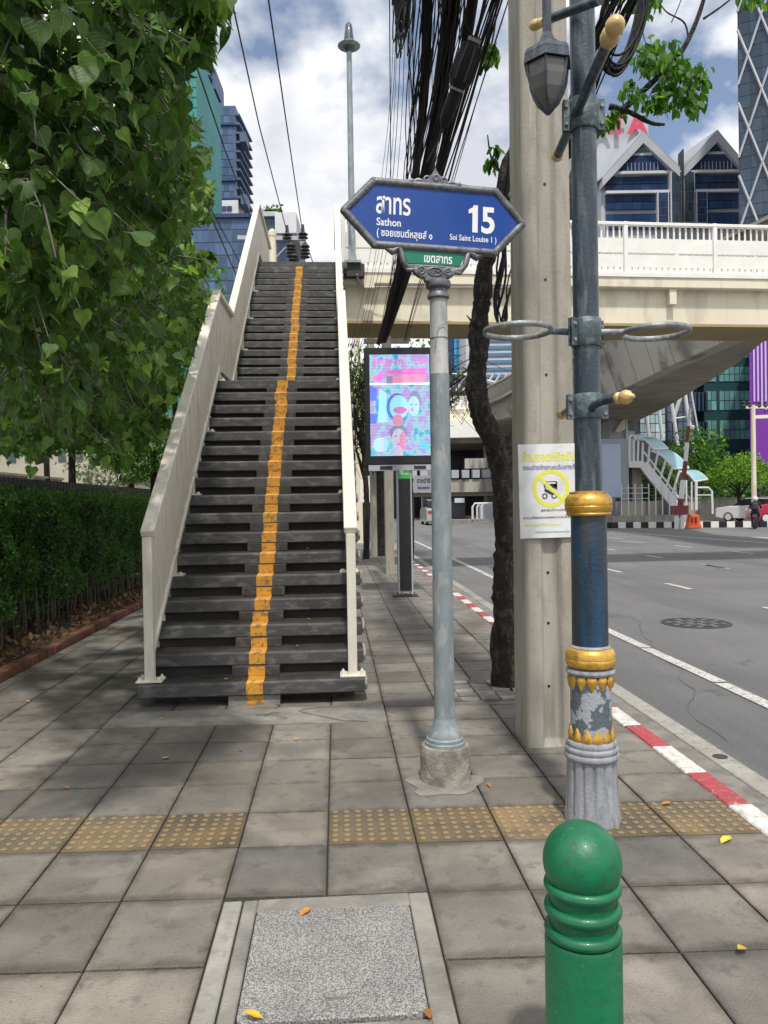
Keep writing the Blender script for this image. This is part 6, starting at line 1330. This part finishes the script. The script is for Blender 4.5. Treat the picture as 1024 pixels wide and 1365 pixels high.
# boom gate mast, orange barrier
mg = thing('striped_mast', 'leaning red and white striped mast rising in front of the covered stairway', 'mast', tuple(at(904, 702, 42.5)))
ptsm = [(905, 690), (908, 665), (911, 640), (914, 615), (916, 590), (918, 568), (920, 545)]
for i in range(6): MB().tube([at(*ptsm[i], 42.5), at(*ptsm[i+1], 42.5)], .17-.018*i, 8).build('mast_section', ('steel_white', 'maroon')[(i+1) % 2 if i else 1], mg, smooth=True)
for x in (902, 909): MB().tube([at(x, 706, 42.3), at(x, 676, 42.3)], .12, 8).build('foot', 'steel_white', mg)
MB().box(at(906, 680, 42.4), (.8, .5, .5)).build('drive_unit', 'maroon', mg); MB().tube([at(900, 676, 42.3), at(898, 664, 42.3), at(902, 656, 42.3)], .05, 6).build('hoop', 'steel_white', mg)
ob = thing('orange_barrier', 'orange plastic barrier standing on the far kerb beside the striped mast', 'barrier', tuple(at(926, 703, 42)))
MB().prism([at(917, 704, 42.2), at(936, 704, 42.2), at(934, 697, 42.2), at(932, 686, 42.2), at(921, 686, 42.2), at(919, 697, 42.2)], Fh*.5).build('body', 'orange', ob, bevel=.03)
for x in (922, 927): MB().box(at(x+1, 693, 42.15), (.1, .1, .3)).build('slot', 'maroon', ob)
# far plants and trees
small_tree('far_tree', 'bright green spreading tree over the low grey wall at the right', 985, 696, .16, 3.9, (.0, .55, 2.1, .62), 1, 'leaf_bright', .3, limbs=6, twig=0)
tb_ = bpy.data.objects['far_tree']; bt = ORG['far_tree']
n = 5200; a = np.random.rand(n)*6.283; q_ = np.sqrt(np.random.rand(n)); lobes = 1+.16*np.sin(a*3+1)+.1*np.sin(a*7)
P_ = np.column_stack([bt.x+.35+q_*2.25*np.cos(a)*lobes, bt.y+q_*1.8*np.sin(a)*lobes, bt.z+2.75+(1-q_**2)*1.35*np.random.rand(n)**.4+np.random.rand(n)*.5-.45*np.random.rand(n)*(q_ > .5)+.18*np.sin(a*5+q_*7)])
for c in list(tb_.children):
    if c.name.startswith('crown'): bpy.data.objects.remove(c)
obj_from(leaves_mesh('crown', P_, np.random.uniform(.11, .24, n), OVAL, OVALF, 'leaf_bright', org=bt, droop=.5), 'crown', tb_, 'stuff')
def bush(name, label, cat, px, py, d, w, h, n, lm, size, depth=1.5, kind=None, zb=0.):
    c = at(px, py, d); t_ = thing(name, label, cat, (c.x, c.y, zb), kind=kind)
    v = np.random.randn(n, 3); v /= np.linalg.norm(v, axis=1)[:, None]; v *= (np.random.rand(n)**.33)[:, None]; v[:, 2] = np.where(v[:, 2] < -.6, -.6, v[:, 2])
    lob = 1+.2*np.sin(v[:, 0]*6+1)*np.cos(v[:, 2]*5)
    P_ = np.column_stack([c.x+v[:, 0]*w*lob, c.y+v[:, 1]*depth, c.z+v[:, 2]*h*lob])
    obj_from(leaves_mesh('foliage', P_, np.random.uniform(.7, 1.3, n)*size, OVAL, OVALF, lm, org=ORG[t_.name]), 'foliage', t_, 'stuff')
    MB().tube([Vector((c.x, c.y, zb-.1)), c], [.12, .06], 7).build('stem', 'bark', t_, smooth=True); return t_
bush('dark_shrub', 'dark shrubs behind the railings under the covered stairway', 'shrub', 868, 645, 51, 2.2, 1.5, 1500, 'leaf_mid', .25)
bush('dark_shrub', 'dark green shrub right of the canopies and left of the bright tree', 'shrub', 930, 615, 56, 2.4, 2.6, 1500, 'leaf_mid', .3)
bush('dark_shrub', 'dark foliage in the shade beneath the bright tree at the right', 'shrub', 1000, 655, 54, 4.0, 1.5, 1700, 'leaf_hedge', .3)
tp_ = thing('far_lamp_mast', 'slender pale street pole with side arms in front of the purple facade', 'pole', tuple(Vector((at(1004, 690, 46).x, at(1004, 690, 46).y, 0))))
c_ = at(1004, 540, 46); MB().tube([Vector((c_.x, c_.y, 0)), c_], [.16, .12], 8).build('pole', 'beam_cream', tp_, smooth=True)
MB().beam(at(994, 543, 46), at(1024, 543, 46), .1, .14).build('arm', 'beam_cream', tp_); MB().beam(at(1004, 556, 46), at(1030, 555, 46), .1, .2).build('arm', 'beam_cream', tp_)
for x in (992, 999, 1012, 1020): MB().lathe(at(x, 541, 46), [(.06, -.1), (.14, 0), (.06, .1), (.12, .2), (.02, .3)], 8).build('insulator', 'iron', tp_)
# vehicles
def car(name, label, px, py, d, turn, body, L_=4.3, W=1.75, Hh=1.45, z=-.08, van=False, loc=None):
    p = loc or at(px, py, d); p = Vector((p.x, p.y, z)); t_ = thing(name, label, 'car', tuple(p)); t_.rotation_euler = (0, 0, turn)
    Rz = Euler((0, 0, turn)).to_matrix()
    def bl(mb, nm, m_, parent=None, **k):
        o = mb.build(nm, m_, None, loc=tuple(p), **k); o.location = (0, 0, 0); o.parent = parent or t_; return o
    def pl(pts, w_, m_, nm, x0=None, parent=None, **k):
        mb = MB(); x0 = -w_/2 if x0 is None else x0; mb.prism([p+Vector((x0, y, zz)) for y, zz in pts], (w_, 0, 0)); return bl(mb, nm, m_, parent, **k)
    h = Hh
    prof = [(-L_/2, .30), (-L_/2+.03, .62*h), (-L_/2+.18, .66*h), (-L_*.22, .70*h), (L_*.30, .68*h), (L_/2-.06, .60*h), (L_/2, .32), (L_/2-.3, .22), (-L_/2+.2, .22)]
    b_ = pl(prof, W, body, 'body', bevel=.05, segs=2)
    cab = [(-L_*.43 if van else -L_*.36, .66*h), (-L_*.40 if van else -L_*.27, .97*h), (-.1, h), (L_*.10, .98*h), (L_*.27, .68*h)]
    pl(cab, W*.84, 'glass_dark', 'cabin_glass', parent=b_, bevel=.04); pl([(y*.93, zz+.015) for y, zz in cab[1:4]]+[(cab[3][0]*.9, .93*h), (cab[1][0]*.9, .93*h)], W*.80, body, 'roof', parent=b_, bevel=.03)
    for sy in (-1, 1):
        for sx in (-1, 1):
            q = MB(); q.lathe(p+Vector((sx*(W/2-.1), sy*L_*.31, .31)), [(.0, -.1), (.30, -.1), (.32, -.06), (.32, .06), (.30, .1), (.0, .1)], 20, axis=(1, 0, 0)); w_ = bl(q, 'wheel', 'tyre', smooth=True)
            q = MB(); q.lathe(p+Vector((sx*(W/2-.1), sy*L_*.31, .31)), [(.0, -.108), (.2, -.105), (.2, .105), (.0, .108)], 14, axis=(1, 0, 0)); bl(q, 'rim', 'steel_white', w_)
    for sx in (-1, 1):
        q = MB(); q.box(p+Vector((sx*W*.36, -L_/2-.005, .52*h)), (.3, .06, .16)); bl(q, 'tail_light', 'car_red'); q = MB(); q.box(p+Vector((sx*W*.36, L_/2-.03, .50*h)), (.32, .08, .14)); bl(q, 'headlight', 'sign_white')
    q = MB(); q.box(p+Vector((0, -L_/2-.01, .38)), (.42, .03, .13)); bl(q, 'number_plate', 'sign_white'); return t_
car('parked_van', 'grey van driving off into the shade under the elevated road', 580, 700, 59, 0, 'car_grey', 4.6, 1.8, 1.9, van=True)
car('white_car', 'white car behind the dark rider at the far right kerb', 1008, 700, 47.5, R(38), 'car_white', z=.10)
car('red_car', 'red car at the right edge of the picture beyond the rider', 1052, 697, 44.0, R(70), 'car_red', z=.10, Hh=1.6)
car('parked_white_car', 'white car glimpsed between the far poles left of the billboard', 0, 0, 0, 0, 'car_white', loc=Vector((.15, 36, 0)), z=.0)
car('resident_car', 'white car behind the picket fence at the left edge under the tree', 0, 0, 0, R(12), 'car_white', loc=Vector((-8.0, 15.2, 0)), z=.32, Hh=1.62, L_=4.6)
# rider on a motorbike
rp = at(1007, 703, 41.0); rp.z = -.08
mbk = thing('motorcycle', 'dark motorcycle ridden past the striped kerb at the right edge', 'motorcycle', tuple(rp))
for dy in (-.6, .62): MB().torus(rp+Vector((dy*.55, dy*.85, .30)), .25, .06, 22, 8, axis=(math.sin(R(57)), -math.cos(R(57)), 0)).build('wheel', 'tyre', mbk, smooth=True)
dvec = Vector((.54, .84, 0)).normalized()
q = MB(); q.prism([rp+dvec*a_+Vector((0, 0, z_))-Vector((.84, -.54, 0))*.11 for a_, z_ in [(-.75, .75), (-.1, .78), (.1, .55), (.35, .55), (.5, 1.0), (.62, .95), (.5, .45), (.2, .3), (-.3, .3), (-.7, .5)]], Vector((.84, -.54, 0))*.22); q.build('body', 'ink', mbk, bevel=.03)
MB().tube([rp+dvec*.45+Vector((-.27, .17, 1.02)), rp+dvec*.5+Vector((0, 0, 1.04)), rp+dvec*.45+Vector((.27, -.17, 1.02))], .022, 6).build('handlebar', 'ring_metal', mbk)
MB().box(rp-dvec*.78+Vector((0, 0, .66)), (.14, .08, .08)).build('tail_light', 'car_red', mbk)
def skin_fig(name, jo, ed, m_, parent=None, loc=None, label=None, cat=None):
    me = bpy.data.meshes.new(name); lo = Vector(loc); me.from_pydata([Vector(j[0]) for j in jo], ed, []); o = bpy.data.objects.new(name, me); COL.objects.link(o)
    md = o.modifiers.new('s', 'SKIN'); sv = me.skin_vertices[0].data
    for i, j in enumerate(jo): sv[i].radius = (j[1], j[1]); sv[i].use_root = (i == 0)
    sb2 = o.modifiers.new('d', 'SUBSURF'); sb2.levels = 2; sb2.render_levels = 2
    bpy.context.view_layer.update(); m2 = bpy.data.meshes.new_from_object(o.evaluated_get(bpy.context.evaluated_depsgraph_get())); bpy.data.objects.remove(o)
    m2.materials.clear(); m2.materials.append(MATS[m_]); m2.polygons.foreach_set('use_smooth', [True]*len(m2.polygons)); o = bpy.data.objects.new(name, m2); COL.objects.link(o)
    if parent is not None: o.parent = parent; ORG[o.name] = ORG[parent.name]; o.location = lo-ORG[parent.name]; ORG[o.name] = lo
    else: o.location = lo; ORG[o.name] = lo
    return tag(o, label, cat)
sx_ = Vector((.84, -.54, 0))
def J(a_, s_, z_, r_): return (dvec*a_+sx_*s_+Vector((0, 0, z_)), r_)
jo = [J(-.12, 0, .86, .15), J(-.06, 0, 1.1, .15), J(.04, 0, 1.34, .17), J(.08, 0, 1.46, .07), J(.10, 0, 1.54, .08), J(.04, -.19, 1.38, .07), J(.20, -.26, 1.18, .052), J(.42, -.25, 1.06, .04), J(.04, .19, 1.38, .07), J(.20, .26, 1.18, .052), J(.42, .25, 1.06, .04),
      J(.0, -.12, .84, .10), J(.28, -.17, .72, .08), J(.14, -.17, .42, .055), J(.22, -.17, .28, .04), J(.0, .12, .84, .10), J(.28, .17, .72, .08), J(.14, .17, .42, .055), J(.22, .17, .28, .04)]
per = skin_fig('person', jo, [(0, 1), (1, 2), (2, 3), (3, 4), (2, 5), (5, 6), (6, 7), (2, 8), (8, 9), (9, 10), (0, 11), (11, 12), (12, 13), (13, 14), (0, 15), (15, 16), (16, 17), (17, 18)], 'cloth_dark', loc=tuple(rp), label='motorcycle rider in dark clothes and a pale helmet seated at the right edge', cat='person')
MB().lathe(rp+dvec*.11+Vector((0, 0, 1.56)), [(.10, -.08), (.14, -.02), (.145, .04), (.12, .11), (.06, .15), (0, .158)], 16).build('helmet', 'steel_white', per, smooth=True)
MB().box(rp-dvec*.20+Vector((0, 0, 1.2)), (.28, .16, .34)).build('backpack', 'ink', per, bevel=.05)
q = MB(); q.lathe(rp+dvec*.12+Vector((0, 0, 1.47)), [(.04, 0), (.09, .03), (.095, .09)], 12); q.build('face', 'skin', per, smooth=True)
# person under the sign boards far away omitted: nothing readable there

# ================================================================== LEFT TREE with big heart-shaped leaves
lt = thing('large_leaved_tree', 'big heart-leaved tree overhanging the hedge and stairs from the left', 'tree', (-5.2, 8.5, 0))
limb('trunk', [(-5.2, 8.5, -.1), (-5.15, 8.4, 1.6), (-5.0, 8.2, 3.2), (-4.8, 8.0, 4.6), (-4.7, 8.0, 6.5)], .30, .18, lt, n=16, wob=.06)
boughs = [  # px, py, depth, radius m, leaves, leaf size
 (40, 35, 2.9, .42, 80, .14), (125, 40, 3.1, .42, 80, .14), (205, 15, 3.3, .34, 60, .14), (268, 32, 3.4, .16, 20, .15), (60, -40, 3.0, .5, 80, .14), (170, -50, 3.3, .5, 80, .14),
 (20, 130, 3.0, .42, 80, .14), (100, 135, 3.4, .45, 90, .135), (180, 110, 3.9, .42, 90, .13), (228, 75, 4.6, .30, 50, .13), (232, 140, 6.5, .42, 90, .13),
 (20, 230, 3.0, .42, 90, .14), (90, 230, 3.4, .45, 100, .135), (160, 215, 4.2, .45, 110, .13), (215, 210, 5.5, .5, 130, .13), (248, 235, 7.5, .35, 70, .13),
 (20, 330, 3.1, .42, 90, .135), (90, 330, 3.6, .45, 110, .13), (160, 310, 4.6, .5, 130, .13), (215, 300, 6.5, .65, 190, .13), (262, 262, 8.5, .30, 60, .13),
 (25, 430, 3.6, .5, 120, .13), (90, 425, 4.2, .5, 130, .13), (160, 400, 5.5, .6, 170, .13), (215, 375, 7.5, .75, 220, .13), (262, 350, 9.5, .42, 100, .13), (278, 305, 10.5, .2, 30, .13),
 (30, 510, 4.8, .5, 110, .13), (95, 500, 5.5, .55, 150, .13), (155, 485, 6.5, .7, 220, .125), (210, 460, 8, .8, 260, .12), (250, 430, 10, .8, 240, .12),
 (45, 560, 6, .35, 60, .12), (110, 560, 7, .45, 110, .12), (165, 545, 8.5, .65, 200, .12), (205, 530, 10, .8, 240, .12), (240, 500, 11.5, .9, 260, .12), (268, 440, 12.5, .7, 200, .12), (280, 395, 13, .5, 120, .12), (262, 225, 9, .35, 70, .13), (275, 262, 10, .35, 70, .13), (240, 170, 7.5, .35, 60, .13), (280, 28, 3.5, .16, 22, .15), (262, 60, 3.6, .14, 16, .15), (270, 362, 11, .45, 90, .12)]
allp, alls, allr, twm = [], [], [], MB()
CB = [(-200, 330), (0, 298), (60, 292), (72, 246), (110, 240), (150, 250), (185, 262), (215, 272), (235, 262), (262, 284), (290, 272), (300, 240), (318, 246), (335, 272), (352, 280), (372, 258), (392, 268), (420, 268), (470, 246), (560, 216), (640, 196), (2000, 180)]
def inside_crown(p, mg=0.):
    w_ = Vector(p)-EYEP; z_ = w_.dot(f0)
    if z_ < .3: return True
    x_ = 512+FPX*w_.dot(rt)/z_; y_ = 682.5-FPX*w_.dot(up)/z_
    if y_ > 618 + 22*math.sin(x_*.055)+10*math.sin(x_*.21) - (0 if x_ < 150 else 10): return False
    for (a, b), (c, d) in zip(CB, CB[1:]):
        if a <= y_ < c: return x_ < lerp(b, d, (y_-a)/(c-a)) + 6 - mg + 8*math.sin(y_*.13+x_*.07)
    return True
trunk_pts = [Vector((-4.9, 8.1, 3.9)), Vector((-4.8, 8.0, 5)), Vector((-4.7, 8.0, 6.2))]
for bi, (px, py, d, r_, n_, ls) in enumerate(boughs):
    c = at(px, py, d); n_ = int(n_*2.6); ls *= .68 if d < 5 else .80
    if bi % 3 == 0 or d < 3.5:
        src = min(trunk_pts, key=lambda q: abs(q.z-c.z)); mid = src.lerp(c, .5)+Vector((0, 0, .5)); 
        if d < 5: limb('branch', [src, mid, c+Vector((0, 0, r_*.3))], .05, .008, lt, n=6, wob=.1, sub=5)
        else: limb('branch', [src, mid, c], .06, .012, lt, n=6, wob=.1, sub=5)
    # sprays: twigs with leaves hanging along them
    ns = max(4, n_//9)
    for s_i in range(ns):
        spr = rr.random()**2.2*.85; v = np.random.randn(3); v /= np.linalg.norm(v); s0_ = c+Vector(v*r_*rr.uniform(.0, .45)); dirv = Vector((v[0]+rr.uniform(-.5, .8), v[1]-.25, v[2]*.6+rr.uniform(-.45, .25))).normalized(); ln_ = r_*rr.uniform(.55, 1.0)
        p1 = s0_+dirv*ln_*.5+Vector((0, 0, .03)); p2 = s0_+dirv*ln_-Vector((0, 0, ln_*.18)); (twm.tube([s0_, p1, p2], [.006, .0045, .002], 4, caps=False) if inside_crown(p2) else None)
        for k in range(9):
            t_ = (k+1)/9; p = (s0_.lerp(p1, t_*2) if t_ < .5 else p1.lerp(p2, t_*2-1)); of = Vector((rr.uniform(-1, 1), rr.uniform(-1, 1), rr.uniform(-.9, .15)))*ls*.45
            if not inside_crown(p+of, 25*ls/max(1, (p-EYEP).length)): continue
            allp.append(p+of); alls.append(ls*rr.uniform(.5, 1.15)); allr.append(min(1, max(0, spr+rr.gauss(0, .10)+(.18 if k > 6 else 0)))); twm.tube([p, p+of], .0016, 3, caps=False) if d < 5 else None
P_ = np.array([tuple(p) for p in allp]); S_ = np.array(alls); A_r = np.array(allr)
dd_ = np.array([(p-EYEP).length for p in allp]); ss = S_/dd_
# visible ones in the frame, largest first, are separate leaves
vis = []
for i, p in enumerate(allp):
    w_ = p-EYEP; z_ = w_.dot(f0); x_ = 512+FPX*w_.dot(rt)/z_; y_ = 682.5-FPX*w_.dot(up)/z_
    vis.append(0 < x_ < 1024 and 0 < y_ < 1365)
order = np.argsort(-ss*np.array(vis)); big = order[:290]; rest = order[290:]
Rb = leaf_rot(len(big), 1.0, .55)
lme = []
for v in range(8):
    m_ = leaves_mesh('leaf', [(0, 0, 0)], 1.0, HEART, HEARTF, 'leaf_big', Rm=np.eye(3)[None], rnd=[(v/8)**1.3])
    lme.append(m_)
for i, ix in enumerate(big):
    Mx = Matrix(Rb[i].tolist()); o = bpy.data.objects.new('leaf', lme[min(7, int(A_r[ix]*7.99))]); COL.objects.link(o); o.parent = lt; o.location = allp[ix]-ORG[lt.name]; o.rotation_euler = Mx.to_euler(); s_ = alls[ix]; o.scale = (s_, s_, s_)
obj_from(leaves_mesh('crown', P_[rest], S_[rest], HEARTL, HEARTLF, 'leaf_big', org=ORG[lt.name], droop=1.0, spread=.6, rnd=A_r[rest]), 'crown', lt, 'stuff')
twm.build('twigs', 'twig', lt, kind='stuff')
# depth of the crown behind the front boughs
n = 26000; c0, ax_ = [], []
fill = [(-4.6, 7.5, 3.9, 2.0, 3.0, 1.3), (-4.8, 8.5, 5.6, 2.2, 3.6, 1.9), (-5.5, 8, 8, 2.6, 3.6, 2.0), (-3.6, 11.5, 5.0, 1.5, 2.4, 1.6), (-3.7, 12, 7.0, 1.4, 2.2, 1.6), (-5.2, 13, 4.2, 2.0, 2.5, 1.5), (-4.3, 5.0, 4.5, 1.8, 1.6, 1.6), (-7, 11, 6.5, 2.5, 4.5, 3.0), (-3.4, 12.5, 3.5, 1.3, 2.5, 1.3), (-2.9, 13.5, 5.4, 1.2, 2.5, 1.8), (-4.4, 10, 3.0, 1.6, 3.0, .7)]
Q_ = []
for (x, y, z, rx, ry, rz) in fill:
    k = n//len(fill); v = np.random.randn(k, 3); v /= np.linalg.norm(v, axis=1)[:, None]; v *= (np.random.rand(k)**.30)[:, None]; Q_.append(np.column_stack([x+v[:, 0]*rx, y+v[:, 1]*ry, z+v[:, 2]*rz]))
Q_ = np.concatenate(Q_); Q_ = Q_[(Q_[:, 2] > 2.2) & ~((Q_[:, 0] > -1.75))]; Q_ = Q_[[inside_crown(q, 5) for q in Q_]]
obj_from(leaves_mesh('inner_crown', Q_, np.random.uniform(.08, .14, len(Q_)), HEARTL, HEARTLF, 'leaf_big', org=ORG[lt.name], droop=.9), 'inner_crown', lt, 'stuff')
bush('sunlit_shrub', 'pale sunlit leafy shrub beyond the hedge left of the stair railing', 'shrub', 175, 615, 19, 1.5, .95, 2600, 'leaf_pale', .11, depth=1.2)
bush('garden_tree', 'mid green tree filling the gap between the stair railing and the crown', 'tree', 232, 450, 21, 1.6, 2.4, 3600, 'leaf_mid', .16, depth=1.5)
bush('garden_tree', 'darker garden tree beyond the fence at the far left', 'tree', 60, 500, 24, 4.2, 2.6, 3600, 'leaf_mid', .2, depth=2)
bush('garden_tree', 'mid green garden tree behind the fence, left of the pale shrub', 'tree', 95, 560, 17, 1.7, 1.0, 3000, 'leaf_mid', .12, depth=1.2)
bush('garden_shrub', 'green shrub mass just over the hedge beside the stair railing', 'shrub', 205, 600, 15.5, .9, .8, 1800, 'leaf_mid', .09, depth=.8)
T = Tower('grey_neighbour_house', 'pale grey house glimpsed through the tree above the hedge at the left', 'house', -60, 175, 560, 32)
T.box(-90, 540, 170, 660, 0, 8, 'wall', 'far_wall', ground=True); T.panes(-40, 560, 160, 620, 9, 1, 12, 10, 'glass_grey', f=.05); T.box(-95, 532, 176, 540, .6, 8.5, 'roof', 'facade_grey')
# fallen leaves on the paving
GL = 'fallen leaves on the paving'
for (px, py, m_, lab, s_) in [(216, 1011, 0, 'yellow fallen leaf on the paving left of centre, nearer than the stairs', 1), (974, 1114, 0, 'yellow fallen leaf on the right paving near the red kerb', 1.25), (993, 1262, 0, 'curled yellow leaf low at the right edge of the paving', .9), (351, 1357, 0, 'yellow leaf on the front edge of the granite cover', 1), (415, 1209, 1, 'brown leaf on the back edge of the granite cover', 1),
                          (390, 985, 0, 'small yellow leaf in front of the stairs right of the stripe', .7), (212, 958, 0, 'small yellow leaf left of the stripe foot', .6), (318, 998, 1, 'tiny brown leaf on the paving below the stripe', .7), (895, 1069, 1, 'pale brown leaf beside the lamp post on the right', .9), (652, 917, 0, 'yellow leaf on the setts at the foot of the street tree', .9), (35, 934, 0, 'yellowish leaf on the shaded paving at the left', .7), (568, 1343, 1, 'brown leaf on the right front corner of the granite cover', .8),
                          (650, 1043, 1, 'dry brown leaf between the sign base and the lamp post', .8), (86, 1048, 1, 'tiny dark leaf on the left paving', .6)]:
    p = gnd(px, py, .012); o = inst((lvm, lvb)[m_], 'fallen_leaf', None, p, (R(rr.uniform(60, 100)-80+0), R(rr.uniform(-12, 12)), R(rr.uniform(0, 360))), (s_*1.05,)*3); tag(o, lab, 'leaf', GL)
for i, (x, y, z) in enumerate([(-.25, 6.62, .56), (-.1, 6.9, .75), (-1.1, 7.15, .93), (-.35, 6.40, .376), (-.9, 6.05, .192), (-.28, 7.4, 1.12)]):
    o = inst(lvb, 'fallen_leaf', None, (x, y, z+.012), (R(5), R(8), R(70*i)), (.7,)*3); tag(o, ['dry leaf on the fourth step right of the stripe', 'dry leaf on a middle step near the right post', 'dry leaf on the step edge by the left railing', 'dry leaf on the second step right of the stripe', 'dry leaf on the lowest step left of the stripe', 'dry leaf high on the lower flight near the right rail'][i], 'leaf', 'dry leaves on the steps')
tw2 = MB()
for (x0_, y0_, x1_, y1_) in [(-.62, 5.72, -.38, 5.60), (-.55, 5.68, -.45, 5.75), (-.3, 5.80, .02, 5.86)]: tw2.tube([(x0_, y0_, .008), ((x0_+x1_)/2, (y0_+y1_)/2+.01, .02), (x1_, y1_, .009)], .003, 5)
tag(tw2.build('fallen_twig', 'twig', loc=(-.5, 5.7, 0)), 'thin dry twigs lying in front of the lowest stair tread', 'twig')
